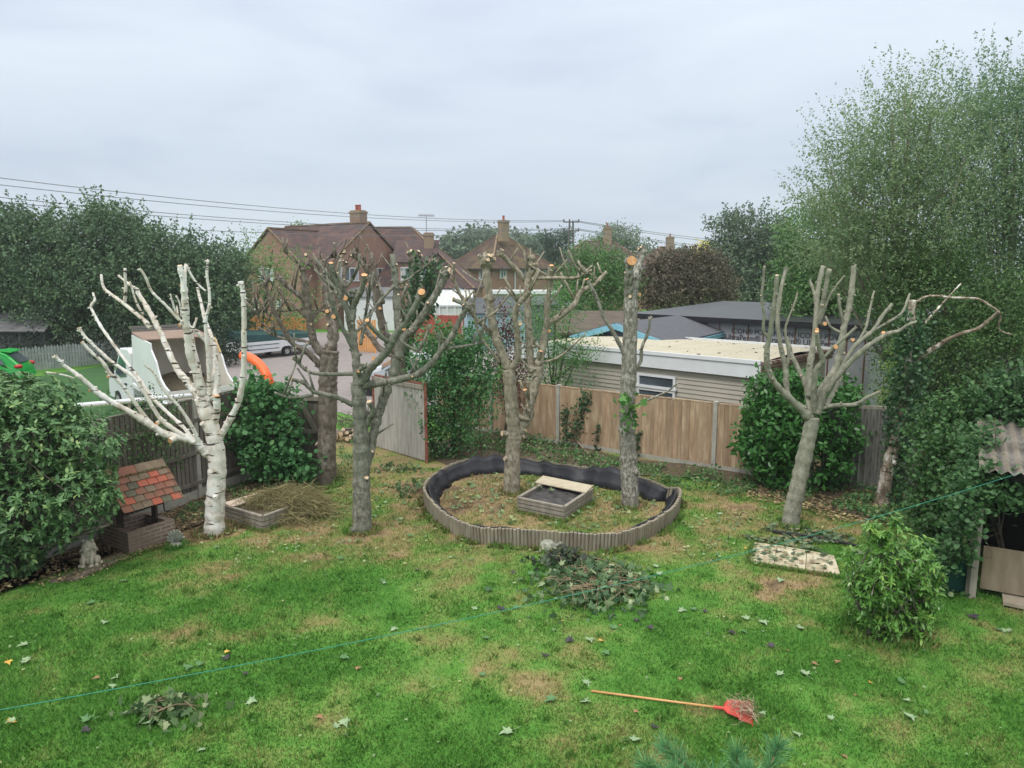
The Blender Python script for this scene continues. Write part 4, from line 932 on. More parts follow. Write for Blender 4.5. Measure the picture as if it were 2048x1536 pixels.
rz, ez, ov = 1.42, .82, .12; hw2 = dl / 2 + .12
rb = MB()
for s_ in (-1, 1):
    e0 = ct - u_ * (wl / 2 + ov) + v_ * (s_ * hw2) + Z * ez; e1 = ct + u_ * (wl / 2 + ov) + v_ * (s_ * hw2) + Z * ez; r0 = ct - u_ * (wl / 2 + ov) + Z * (rz - .02); r1 = ct + u_ * (wl / 2 + ov) + Z * (rz - .02)
    rb.prism([e0, e1, r1, r0] if s_ < 0 else [e1, e0, r0, r1], (0, 0, -.02))
rd = rb.build('roof_boarding', DW, t)
TR = [mat('bright_red_tile', (.42, .11, .065), .85, (.36, .12, .08), 8), mat('dull_red_tile', (.27, .11, .075), .9, (.22, .12, .08), 8), mat('lichen_brown_tile', (.17, .12, .08), .95, (.22, .17, .12), 10), mat('mossy_dark_tile', (.10, .095, .065), .95, (.15, .14, .10), 9)]
tl = MB(); rr = random.Random(12)
for s_ in (-1, 1):
    sl = (v_ * (s_ * hw2) + Z * (ez - rz)); sll = sl.length; sdir = sl / sll; nrm = u_.cross(sdir) * (1 if s_ < 0 else -1)
    if nrm.z < 0: nrm = -nrm
    W_ = wl + 2 * ov; nrow = 5
    for r_ in range(nrow):
        y0 = .14 + (sll - .14) * r_ / nrow; y1 = .14 + (sll - .14) * (r_ + 1) / nrow + .03; x = -W_ / 2 - (.08 if r_ % 2 else 0)
        while x < W_ / 2 - .02:
            x1 = min(x + .175, W_ / 2 + rr.uniform(0, .02)); xx = max(x, -W_ / 2)
            base = ct + Z * rz + u_ * 0 + nrm * .012
            q = [base + u_ * xx + sdir * y0 + nrm * .004, base + u_ * (x1 - .008) + sdir * y0 + nrm * .004, base + u_ * (x1 - .008) + sdir * (y1 + rr.uniform(-.01, .01)) + nrm * .028, base + u_ * xx + sdir * y1 + nrm * .028]
            mi = rr.choices([0, 1, 2, 3], [4, 3, 4, 1])[0]
            tl.prism(q if s_ < 0 else q[::-1], -nrm * .014, mi); x = x + .178
    for k_ in range(2):
        x0 = -W_ / 2 + W_ * k_ / 2; x1 = x0 + W_ / 2 - .01; base = ct + Z * (rz + .03)
        q = [base + u_ * x0 - nrm * .0 + sdir * 0, base + u_ * x1, base + u_ * x1 + sdir * .2 + nrm * .012, base + u_ * x0 + sdir * .2 + nrm * .012]
        tl.prism(q if s_ < 0 else q[::-1], -nrm * .02, 1 if k_ == 0 else 2)
tl.build('roof_tiles', TR, rd)
MOSS = leafmat('moss', (.03, .045, .01), (.07, .09, .02))
sl = (v_ * -hw2 + Z * (ez - rz)).normalized(); n = 500
mp_ = np.array([tuple(ct + Z * (rz + .05) + u_ * rng.uniform(-wl / 2, wl / 2 + .1) + sl * (.2 + rng.normal() * .008)) for _ in range(n)]); leafmesh('moss', mp_, .02, MOSS, rng.random(n), rd)
# stones
STONE = mat('pale_cast_stone', (.40, .36, .27), .9, (.52, .48, .38), 12, 6, .5, 50, hi=.7)
def lion(loc, yaw, s):
    fr = Frame(loc, yaw); t = thing('lion_statue', 'small pale stone sitting lion statue on an oval base at the lawn edge', 'statue', loc)
    def q(x, y, z): return fr(x * s, y * s, z * s)
    mb = MB(); mb.lathe(q(0, 0, 0), [(.30 * s, 0), (.31 * s, .05 * s), (.29 * s, .1 * s), (.1 * s, .11 * s)], 20, sx=1, sy=.8); mb.build('base', STONE, t, smooth=True)
    mb = MB()
    mb.ball(q(0, .02, .30), (.17 * s, .19 * s, .22 * s), bump=.03, yaw=yaw); mb.ball(q(0, -.04, .48), (.16 * s, .15 * s, .2 * s), bump=.03, yaw=yaw)
    for x in (-1, 1):
        mb.tube([q(.11 * x, -.10, .46), q(.105 * x, -.17, .28), q(.10 * x, -.18, .14)], [.065 * s, .05 * s, .045 * s], 10); mb.ball(q(.10 * x, -.23, .14), (.06 * s, .09 * s, .04 * s), yaw=yaw)
        mb.ball(q(.17 * x, .03, .22), (.09 * s, .15 * s, .13 * s), yaw=yaw); mb.ball(q(.2 * x, -.12, .13), (.055 * s, .09 * s, .035 * s), yaw=yaw)
    mb.tube([q(.1, .15, .15), q(.27, .1, .14), (q(.3, -.06, .15))], [.03 * s, .028 * s, .035 * s], 8)
    mb.ball(q(0, .0, .60), (.185 * s, .13 * s, .21 * s), n=16, k=10, bump=.05, yaw=yaw)
    for i in range(18):
        a = i * 2.4; rr_ = .12 + .07 * (i % 3) / 2; z = .58 + .17 * math.sin(a); x = .19 * math.cos(a) * (1 - .15 * (i % 2)); y = -.02 - .05 * (i % 3)
        mb.tube([q(x * .6, y, .60 + (z - .6) * .5), q(x, y + .02, z - .03), q(x * 1.05, y + .04, z - .10)], [.05 * s, .04 * s, .03 * s], 8)
    mb.ball(q(0, -.10, .64), (.15 * s, .14 * s, .16 * s), yaw=yaw); mb.ball(q(0, -.22, .60), (.085 * s, .09 * s, .065 * s), yaw=yaw); mb.ball(q(0, -.295, .625), (.035 * s, .025 * s, .022 * s), yaw=yaw)
    mb.ball(q(0, -.22, .545), (.06 * s, .07 * s, .03 * s), yaw=yaw)
    for x in (-1, 1): mb.ball(q(.11 * x, -.05, .80), (.05 * s, .03 * s, .055 * s), yaw=yaw); mb.ball(q(.062 * x, -.215, .675), (.02 * s, .015 * s, .02 * s), yaw=yaw); mb.ball(q(.05 * x, -.19, .71), (.045 * s, .04 * s, .02 * s), yaw=yaw)
    mb.build('body', STONE, t, smooth=True)
lion(G(181, 1136), R(12), .60)
TST = mat('lichened_grey_stone', (.22, .23, .19), .95, (.40, .41, .33), 14, 6, .6, 60)
g0 = G(1096, 1100); t = thing('tortoise_ornament', 'grey stone tortoise ornament in front of the log edging', 'ornament', g0); mb = MB()
mb.ball(g0 + Z * .07, (.155, .125, .13), n=16, k=10, bump=.02); 
for i in range(16): a_ = i * math.pi / 8; mb.ball(g0 + Vector((.15 * math.cos(a_), .125 * math.sin(a_), .05)), (.03, .03, .025), n=6, k=4)
for a_, rad, hz in [(i * math.pi / 3, .085, .165) for i in range(6)] + [(0, 0, .195)] : mb.ball(g0 + Vector((rad * math.cos(a_) * 1.1, rad * math.sin(a_), hz - .03)), (.04, .035, .03), n=7, k=5)
mb.build('shell', TST, t, smooth=True); mb = MB()
mb.tube([g0 + Vector((.11, -.02, .07)), g0 + Vector((.17, -.03, .11)), g0 + Vector((.20, -.035, .13))], [.035, .03, .03], 8); mb.ball(g0 + Vector((.215, -.04, .14)), (.045, .035, .033), n=9, k=7)
for x in (-1, 1):
    for y in (-1, 1): mb.tube([g0 + Vector((.09 * x, .08 * y, .06)), g0 + Vector((.13 * x, .12 * y, .03)), g0 + Vector((.15 * x, .13 * y, .01))], [.035, .033, .03], 8)
mb.build('body', TST, t, smooth=True)
g0 = G(352, 1092); t = thing('shell_ornament', 'grey stone fan shaped ornament against the corner of the well', 'ornament', g0); mb = MB()
mb.lathe(g0, [(.13, 0), (.14, .03), (.09, .06), (.05, .07)], 12, sy=.7); 
for i in range(9):
    a_ = R(20 + i * 20); mb.tube([g0 + Z * .07, g0 + Vector((.14 * math.cos(a_), .02, .10 + .16 * math.sin(a_))), g0 + Vector((.17 * math.cos(a_), .0, .10 + .20 * math.sin(a_)))], [.02, .028, .016], 6)
mb.build('shell', TST, t, smooth=True)
# slabs
SL = mat('pinkish_grey_paving', (.09, .07, .05), .95, (.24, .20, .155), 4, 8, .3, 30, lo=.42, hi=.6)
c = [G(95, 1168), G(150, 1164), G(255, 1118), G(240, 1112)]; mb = MB(); mb.prism([Vector((p.x, p.y, .052)) for p in c], (0, 0, -.04)); o = mb.build('paving_strip', SL); tag(o, 'strip of old paving running from the well past the lion statue', 'paving')
SLY = mat('sandy_paving_slab', (.30, .26, .17), .9, (.50, .45, .32), 5, 8, .4, 20, lo=.38, hi=.55, col3=(.56, .52, .39))
sg = []
for i, q in enumerate([((1508, 1090), (1554, 1096), (1547, 1134), (1500, 1126)), ((1555, 1096), (1613, 1106), (1610, 1144), (1548, 1134)), ((1614, 1106), (1668, 1117), (1680, 1154), (1611, 1144))]):
    mb = MB(); mb.prism([Vector((p.x, p.y, .055)) for p in (G(*k_) for k_ in q)], (0, 0, -.06)); o = mb.build('paving_slab', SLY, bevel=.006)
    tag(o, ['sandy paving slab, leftmost of three, strewn with fallen leaves', 'sandy paving slab, middle one of three on the lawn', 'sandy paving slab, rightmost of three beside the glossy shrub'][i], 'paving slab', 'paving slabs set in the lawn')
# ================================================================ HUT ON THE RIGHT
hp0 = G(1940, 1195)
t = thing('open_shed', 'dark open fronted shed with corrugated roof and plywood half wall, overgrown on one side', 'shed', hp0)
hd = Vector((.86, -.51, 0)); hn = Vector((.51, .86, 0))   # front runs right and towards us; depth away
mb = MB(); mb.bar(V2(hp0) + Z * 0, V2(hp0) + Z * 2.0, .10, .10); mb.build('post', GREYWOOD2, t)
mb = MB(); mb.bar(V2(hp0) + hd * 2.6, V2(hp0) + hd * 2.6 + Z * 2.0, .1, .1); mb.build('post', GREYWOOD2, t)
PLY = mat('stained_plywood', (.16, .12, .08), .85, (.26, .21, .15), 2.5, 6, .2, 20, stretch=(2, 2, .5))
pa, pb = V2(G(1955, 1190)) , V2(G(1955, 1190)) + hd * 2.4
mb = MB(); mb.wall(pa + hd * .02, pb, .12, .78, .03); mb.build('half_wall', PLY, t)
mb = MB(); dk = 2.6
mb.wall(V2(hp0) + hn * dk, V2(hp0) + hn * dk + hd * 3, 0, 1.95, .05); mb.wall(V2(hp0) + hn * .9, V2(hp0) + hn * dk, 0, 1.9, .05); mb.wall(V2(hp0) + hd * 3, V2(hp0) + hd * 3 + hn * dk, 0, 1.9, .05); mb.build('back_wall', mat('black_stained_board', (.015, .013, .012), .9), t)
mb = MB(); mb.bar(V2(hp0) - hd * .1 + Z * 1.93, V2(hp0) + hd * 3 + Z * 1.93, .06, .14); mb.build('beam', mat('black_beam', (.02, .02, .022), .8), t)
rows = []; A = V2(hp0) - hd * .05 - hn * .3; sub = 4
k = int(3.3 / .15) * sub
for j in range(6): rows.append([A + hd * (3.3 * i / k) + hn * (j * .6) + Z * (2.02 + j * .07 + .03 * math.sin(2 * math.pi * i / sub)) for i in range(k + 1)])
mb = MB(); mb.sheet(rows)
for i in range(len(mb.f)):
    if (i % k) % 4 in (2, 3): mb.m[i] = 1  # roof valleys coloured dark as painted shade
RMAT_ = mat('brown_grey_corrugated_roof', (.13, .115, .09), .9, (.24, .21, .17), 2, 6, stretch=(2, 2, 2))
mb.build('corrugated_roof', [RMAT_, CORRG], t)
fl0 = G(1990, 1240); mb = MB(); mb.prism([V2(hp0) + hd * .4 - hn * .15 + Z * .04, V2(hp0) + hd * 3 - hn * .35 + Z * .04, V2(hp0) + hd * 3 + hn * 2 + Z * .04, V2(hp0) + hd * .4 + hn * 2 + Z * .04], (0, 0, .05)); mb.build('floor_slab', CONCB, t)
# green water butt
gq = G(1902, 1180); t = thing('water_butt', 'dark green plastic bin half hidden by foliage beside the shed post', 'bin', gq); mb = MB()
mb.hexa([gq + Vector(k_) for k_ in ((-.2, -.16, .02), (.2, -.16, .02), (.2, .2, .02), (-.2, .2, .02))], [gq + Vector(k_) for k_ in ((-.24, -.2, .60), (.24, -.2, .60), (.24, .24, .60), (-.24, .24, .60))])
GP = mat('dark_green_plastic', (.005, .045, .035), .45); mb.build('body', GP, t, bevel=.03); mb = MB(); mb.box(gq + Vector((.0, .02, .63)), (.53, .49, .05)); mb.build('lid', GP, t, bevel=.02)
# ================================================================ STRING LINE, RAKE
a, b = P(-40, 1427, 4.9), P(1600, 1056, 8.3); e = P(2110, 925, 9.7)
pts = []
for i in range(41):
    s = i / 40; q = a + (e - a) * s
    pts.append(q)
# follow the photographed line: build as a slack cord between two points
pts = [P(x, 1427 - (x + 40) * .2235 - 8 * math.sin(math.pi * (x + 40) / 2150) * 0 + (-14 * ((x + 40) / 2150) * (1 - (x + 40) / 2150) * 0), 4.9 + 4.8 * ((x + 40) / 2150)) for x in range(-40, 2111, 50)]
p0, p1 = P(-40, 1427, 4.9), P(2110, 922, 9.7)
pts = [p0 + (p1 - p0) * (i / 40) - Z * (.22 * 4 * (i / 40) * (1 - i / 40)) for i in range(41)]
mb = MB(); mb.tube(pts, .0033, 5); o = mb.build('cord', mat('green_cord', (.03, .26, .18), .6)); tag(o, 'thin green cord stretched across the whole lawn', 'cord')
ra, rb_ = G(1183, 1382, .03), G(1442, 1416, .05)
t = thing('leaf_rake', 'rake with wooden handle and red plastic head lying on the grass', 'rake', G(1310, 1400)); mb = MB(); mb.tube([ra, rb_], .013, 10); mb.build('handle', mat('orange_tan_wood', (.55, .28, .10), .5, (.62, .36, .15), 6), t, smooth=True)
d = (rb_ - ra).normalized(); n = Vector((-d.y, d.x, 0)).normalized(); RP = mat('faded_red_plastic', (.55, .06, .045), .45, (.62, .09, .07), 6)
mb = MB(); mb.tube([rb_ - d * .08, rb_ + d * .06], .018, 8); mb.build('socket', RP, t)
hd_ = MB(); rw = []
for i, (s, wd_, z) in enumerate(((.03, .05, .055), (.06, .12, .06), (.14, .15, .055), (.19, .17, .05))): rw.append([rb_ + d * s + n * (wd_ * k_ / 6) + Z * (z - rb_.z + .012 * math.cos(k_)) for k_ in range(-6, 7)])
hd_.sheet(rw)
hd_.build('head', RP, t).modifiers.new('s', 'SOLIDIFY').thickness = .008
tm = MB()
for k_ in range(-7, 8):
    p = rb_ + d * .18 + n * (.165 * k_ / 7) - Z * .0; p.z = .05; q = rb_ + d * .31 + n * (.21 * k_ / 7); q.z = .05; e_ = q + d * .02; e_.z = .015; tm.tube([p, q, e_], [.006, .005, .004], 5)
tm.build('tines', RP, t)
hp = np.array([tuple(rb_ + d * rng.uniform(.1, .36) + n * rng.normal() * .09 + Z * rng.uniform(.0, .09)) for _ in range(260)])
o = leafmesh('raked_twigs', hp, .13, leafmat('brown_twigs', (.10, .07, .045), (.34, .27, .2)), rng.random(260), None, BLADE * np.array([.35, 1, 1]), norm(rng.normal(size=(260, 3)) * [1, 1, .3]), .1); tag(o, 'clump of brown twigs caught in the red rake head', 'twigs', kind='stuff')
# ================================================================ VEHICLES
# green hatchback (rear part in frame)
GPAINT = mat('bright_green_car_paint', (.02, .36, .06), .22, (.025, .4, .075), 1, spec=.6)
def hatch(o_, yaw):
    fr = Frame(o_, yaw); t = thing('parked_car', 'bright green hatchback parked on the far lawn at the left edge', 'car', o_)
    # local x = forward(+), rear at x=0 ; y width
    prof = [(0.02, .35), (-.03, .55), (0.0, .82), (.12, .95), (.55, 1.38), (.72, 1.46), (1.3, 1.52), (2.1, 1.48), (2.75, 1.1), (3.7, .92), (3.95, .7), (4.0, .4), (3.7, .28), (.2, .25)]
    mb = MB(); rows = []
    for y, k_ in ((-.84, .93), (-.86, .97), (-.80, 1), (0, 1.01), (.80, 1), (.86, .97), (.84, .93)):
        yy = []
        for x, z in prof:
            top_ = max(0, (z - .9) / .6); sh = 1 - .18 * top_
            yy.append(fr(2 + (x - 2) * (1 if k_ >= 1 else .995), y * sh, .28 + (z - .28) * (1 if k_ == 1 or k_ > 1 else k_)))
        rows.append(yy + [yy[0]])
    mb.sheet(rows); mb.face([p for p in rows[0][:-1]][::-1]); mb.face([p for p in rows[-1][:-1]]); body = mb.build('body', GPAINT, t, smooth=True)
    body.modifiers.new('es', 'EDGE_SPLIT').split_angle = R(40)
    g = MB()
    for s_ in (-1, 1):
        Y = s_ * .872
        def yy(z): return s_ * (.875 * (1 - .18 * max(0, (z - .9) / .6)) + .004)
        pts = [(.55, .98), (.72, 1.22), (1.0, 1.36), (2.05, 1.36), (2.62, 1.02)]; q = [fr(x, yy(z), z) for x, z in pts]; g.prism(q if s_ > 0 else q[::-1], fr.v * (-s_ * .01))
    q = [fr(.10, -.55, .98), fr(.10, .55, .98), fr(.50, .50, 1.36), fr(.50, -.50, 1.36)]; g.prism(q, fr.u * -.03 + Z * .02); g.build('window', GLASS, t)
    for s_ in (-1, 1):
        l_ = MB(); q = [fr(-.03, s_ * .52, .72), fr(-.03, s_ * .84, .72), fr(.30, s_ * .885, .95), fr(.08, s_ * .62, .95)]; l_.ball(fr(.09, s_ * .76, .86), (.17, .13, .1), yaw=fr.yaw); l_.build('tail_lamp', mat('red_lamp', (.45, .02, .02), .2), t, smooth=True)
        for x in (.72, 3.2):
            wv = MB(); c_ = fr(x, s_ * .78, .31); wv.tube([c_ - fr.v * .1, c_ + fr.v * .1], .31, 20); wo_ = wv.build('wheel', BLACKR, t); rm = MB(); rm.tube([c_ + fr.v * (s_ * .1), c_ + fr.v * (s_ * .115)], .2, 14); rm.build('rim', mat('alloy', (.4, .4, .42), .3, metal=.8), wo_)
            ar = MB(); ar.tube([c_ + fr.v * (s_ * .06) + Z * .04, c_ + fr.v * (s_ * .098) + Z * .04], .37, 18); ar.build('wheel_arch', DARKM, t)
    sp = MB(); sp.prism([fr(.38, -.6, 1.42), fr(.38, .6, 1.42), fr(.8, .62, 1.5), fr(.8, -.62, 1.5)], (0, 0, .05)); sp.build('spoiler', GPAINT, t, bevel=.01)
    bp = MB(); bp.box(fr(-.04, 0, .45), (.12, 1.55, .22), yaw); bp.build('bumper', GPAINT, t, bevel=.04)
    return t
hatch((G(58, 768).x, G(58, 768).y, 0), R(196))
# blue-grey car nose behind the gate
SP = mat('silver_blue_paint', (.50, .54, .60), .2, (.54, .58, .64), 1, spec=.6)
o_ = P(805, 760, 29); t = thing('parked_car', 'silver blue car behind the corrugated gate, mostly hidden by trunks', 'car', (o_.x, o_.y, 0)); fr = Frame((o_.x + .2, 29.5), R(8)); mb = MB()
prof = [(-2.05, .3), (-2.1, .6), (-1.95, .78), (-1.1, .98), (-.35, 1.45), (.9, 1.5), (1.7, 1.05), (2.1, .95), (2.15, .4)]
mb.sheet([[fr(x, y, z) for x, z in prof] + [fr(prof[0][0], y, prof[0][1])] for y in (-.85, -.8, .8, .85)]); mb.face([fr(x, -.85, z) for x, z in prof]); mb.face([fr(x, .85, z) for x, z in prof][::-1]); mb.build('body', SP, t, bevel=.03)
mb = MB(); mb.prism([fr(-1.06, -.7, 1.03), fr(-.40, -.66, 1.43), fr(-.40, .66, 1.43), fr(-1.06, .7, 1.03)], fr.u * -.02 + Z * .02); mb.prism([fr(-.95, -.86, 1.0), fr(1.5, -.86, 1.05), fr(.85, -.86, 1.42), fr(-.35, -.86, 1.38)], fr.v * -.01); mb.build('window', GLASS, t)
for x in (-1.35, 1.35):
    wv = MB(); wv.tube([fr(x, -.87, .3), fr(x, -.7, .3)], .3, 18); wv.build('wheel', BLACKR, t)
# camping trailer
o_ = G(560, 716); t = thing('camping_trailer', 'white folding camping trailer with dark green cover in the yard', 'trailer', (o_.x, o_.y, 0)); a, b = G(492, 722), G(640, 706)
ya = math.atan2(b.y - a.y, b.x - a.x); l = (V2(b) - V2(a)).length * .98; fr = Frame(V2(a), ya); GC = mat('dark_green_canvas', (.006, .045, .045), .7, (.012, .06, .058), 2)
mb = MB()
prof = [(0, .42), (.06, .36), (l * .46, .38), (l * .48, .55), (l * .52, .62), (l * .58, .62), (l * .62, .55), (l * .64, .40), (l, .42), (l + .05, .6), (l, .98), (0.02, .98)]
mb.prism([fr(x, 0, z) for x, z in prof], fr.v * 1.9); mb.build('body', PAINTW, t)
mb = MB()
for z in (.56, .80): mb.bar(fr(.1, -.01, z), fr(l * .44, -.01, z), .015, .035); mb.bar(fr(l * .68, -.01, z), fr(l - .1, -.01, z), .015, .035)
mb.build('stripe', GC, t); mb = MB()
mb.hexa([fr(.02, .02, .98), fr(l - .02, .02, .98), fr(l - .02, 1.88, .98), fr(.02, 1.88, .98)], [fr(.15, .12, 1.42), fr(l - .12, .12, 1.22), fr(l - .12, 1.8, 1.35), fr(.15, 1.8, 1.6)]); mb.build('cover', GC, t, bevel=.05)
for s_ in (0.0, 1.75):
    mb = MB(); mb.tube([fr(l * .55, s_ + .02, .3), fr(l * .55, s_ + .17, .3)], .29, 18); wh = mb.build('wheel', BLACKR, t); mb = MB(); mb.tube([fr(l * .55, s_ + .0, .3), fr(l * .55, s_ + .02, .3)], .15, 12); mb.build('rim', mat('steel_rim', (.3, .3, .3), .4), wh)
mb = MB(); mb.bar(fr(-.9, .95, .42), fr(.1, .95, .42), .08, .08); mb.tube([fr(-.6, .95, 0), fr(-.6, .95, .5)], .03, 6); mb.build('drawbar', DARKM, t)
# tipper truck
tr0 = Vector((-9.55, 22.6, 0)); hdg = Vector((-.70, .714, 0)); yaw = math.atan2(hdg.y, hdg.x); fr = Frame(tr0, yaw)   # x forward, y to the left
t = thing('tipper_truck', 'white tipper truck with raised chip box in the far yard behind the birch', 'truck', tr0)
W2 = 1.0; ta = R(6)
def tb(x, y, z): return fr(x * math.cos(ta) - z * math.sin(ta) * 1.0, y, .86 + x * math.sin(ta) + z * math.cos(ta))
INN = mat('dirty_beige_panel', (.58, .55, .47), .8, (.66, .63, .55), 2.5, 6)
side = [(.0, 0), (0, .42), (.35, .50), (.65, .66), (.85, .9), (.98, 1.12), (1.2, 1.28), (1.38, 1.42), (1.45, 1.62), (3.1, 1.62), (3.1, 0)]
bxo = thing('x', 'x', 'x', tr0); bpy.data.objects.remove(bxo)
box_ = MB(); box_.hexa([tb(0, -W2, -.06), tb(3.1, -W2, -.06), tb(3.1, W2, -.06), tb(0, W2, -.06)], [tb(0, -W2, 0), tb(3.1, -W2, 0), tb(3.1, W2, 0), tb(0, W2, 0)], 1)
for y0, y1 in ((W2, W2 + .05), (-W2 - .05, -W2)):
    q = [tb(x, y0, z) for x, z in side]; box_.prism(q[::-1], fr.v * (y1 - y0), 0)
    q = [tb(x + (-.0), (y0 if y0 > 0 else y1) - (.006 if y0 > 0 else -.006), z) for x, z in side]; box_.face(q if y0 > 0 else q[::-1], 1)
box_.hexa([tb(3.05, -W2, 0), tb(3.1, -W2, 0), tb(3.1, W2, 0), tb(3.05, W2, 0)], [tb(3.05, -W2, 1.62), tb(3.1, -W2, 1.62), tb(3.1, W2, 1.62), tb(3.05, W2, 1.62)], 1)
cb_ = box_.build('chip_box', [PAINTW, INN], t)
mb = MB(); mb.prism([tb(2.0, -W2 - .04, 1.60), tb(3.12, -W2 - .04, 1.66), tb(3.12, W2 + .04, 1.66), tb(2.0, W2 + .04, 1.60)], (0, 0, .04)); mb.build('roof_board', mat('weathered_ply_roof', (.20, .14, .11), .8, (.30, .22, .17), 3, stretch=(.5, 3, 3)), cb_)
for a_, b_ in ((tb(3.2, -W2, 1.72), tb(3.2, W2, 1.72)), (tb(3.35, -W2 + .2, 1.80), tb(3.35, W2, 1.80))): mb = MB(); mb.bar(a_, b_, .07, .08); mb.build('top_rail', mat('grey_timber_rail', (.2, .18, .17), .8), cb_)
mb = MB(); mb.bar(tb(1.5, -W2 + .02, 1.66), tb(1.05, -W2 + .02, 1.25), .05, .08); mb.build('edge_batten', mat('pale_timber', (.5, .36, .18), .7), cb_)
mb = MB(); rows = [[tb(.15 + 2.6 * i / 8, -W2 + .05 + (2 * W2 - .1) * j / 8, .12 + .18 * (i / 8) + .05 * math.sin(i * 2 + j * 1.3)) for j in range(9)] for i in range(9)]; mb.sheet(rows); mb.build('wood_chips', mat('dark_wood_chips', (.05, .045, .03), 1, (.13, .11, .07), 14, 6, .8, 30), cb_, smooth=True)
mb = MB()
for z0_ in (.0, .16, .32): mb.bar(tb(-.03, -W2, z0_ * .9 - .25 + .3), tb(-.03, W2, z0_ * .9 - .25 + .3), .04, .13)
mb.bar(tb(0, W2 + .07, -.05), tb(3.1, W2 + .07, -.05), .05, .12); mb.bar(tb(0, -W2 - .07, -.05), tb(3.1, -W2 - .07, -.05), .05, .12); mb.build('tailboard', PAINTW, cb_)
mb = MB(); mb.box(fr(1.9, .4, .62), (4.2, .1, .18), yaw); mb.box(fr(1.9, -.4, .62), (4.2, .1, .18), yaw); mb.box(fr(2.0, .88, .6), (1.4, .1, .35), yaw); mb.box(fr(-.1, 0, .5), (.08, 1.9, .12), yaw); mb.build('chassis', DARKM, t)
cab = [(3.45, .45), (3.45, 2.15), (3.7, 2.28), (4.5, 2.25), (5.15, 1.45), (5.85, 1.2), (6.0, .95), (6.0, .4), (5.6, .38)]
mb = MB(); q = [fr(x, -W2 + .02, z) for x, z in cab]; mb.prism(q, fr.v * (2 * W2 - .04)); mb.build('cab', PAINTW, t, bevel=.05)
mb = MB()
for s_ in (-1, 1):
    q = [fr(x, s_ * (W2 - .02 + .012), z) for x, z in ((3.95, 1.3), (3.95, 1.98), (4.5, 2.0), (5.0, 1.45), (5.0, 1.32), (4.6, 1.22))]; mb.prism(q if s_ < 0 else q[::-1], fr.v * (-s_ * .02))
q = [fr(4.62, -.82, 2.16), fr(5.14, -.86, 1.52), fr(5.14, .86, 1.52), fr(4.62, .82, 2.16)]; mb.prism([k_ + Vector((0, 0, .02)) for k_ in q], fr.u * .02); mb.build('window', GLASS, t)
for s_ in (-1, 1):
    mb = MB(); mb.box(fr(4.05, s_ * (W2 + .0), 1.05), (.18, .05, .05), yaw); mb.build('door_handle', DARKM, t)
    mb = MB(); mb.box(fr(5.05, s_ * (W2 + .14), 1.45), (.1, .18, .3), yaw); mb.build('wing_mirror', DARKM, t, bevel=.02)
    for x in (1.0, 5.0):
        mb = MB(); mb.tube([fr(x, s_ * .78, .36), fr(x, s_ * 1.0, .36)], .36, 20); wh = mb.build('wheel', BLACKR, t); mb = MB(); mb.tube([fr(x, s_ * 1.0, .36), fr(x, s_ * 1.01, .36)], .2, 14); mb.build('rim', mat('steel_rim', (.3, .3, .3), .4), wh)
# orange hose on the truck
pts = spline([P(486, 711, 21.5), P(505, 718, 21.2), P(522, 733, 21), P(534, 752, 20.8), P(541, 775, 20.8), P(545, 795, 20.9)], 6)
mb = MB(); mb.tube(pts, [.135 * (1 + .06 * (i % 3 == 0)) for i in range(len(pts))], 12, bump=.02); o = mb.build('chute_hose', mat('orange_plastic', (.80, .13, .03), .4, (.85, .16, .04), 3), smooth=True); tag(o, 'thick curved orange plastic chute beside the truck', 'hose')
mb = MB()
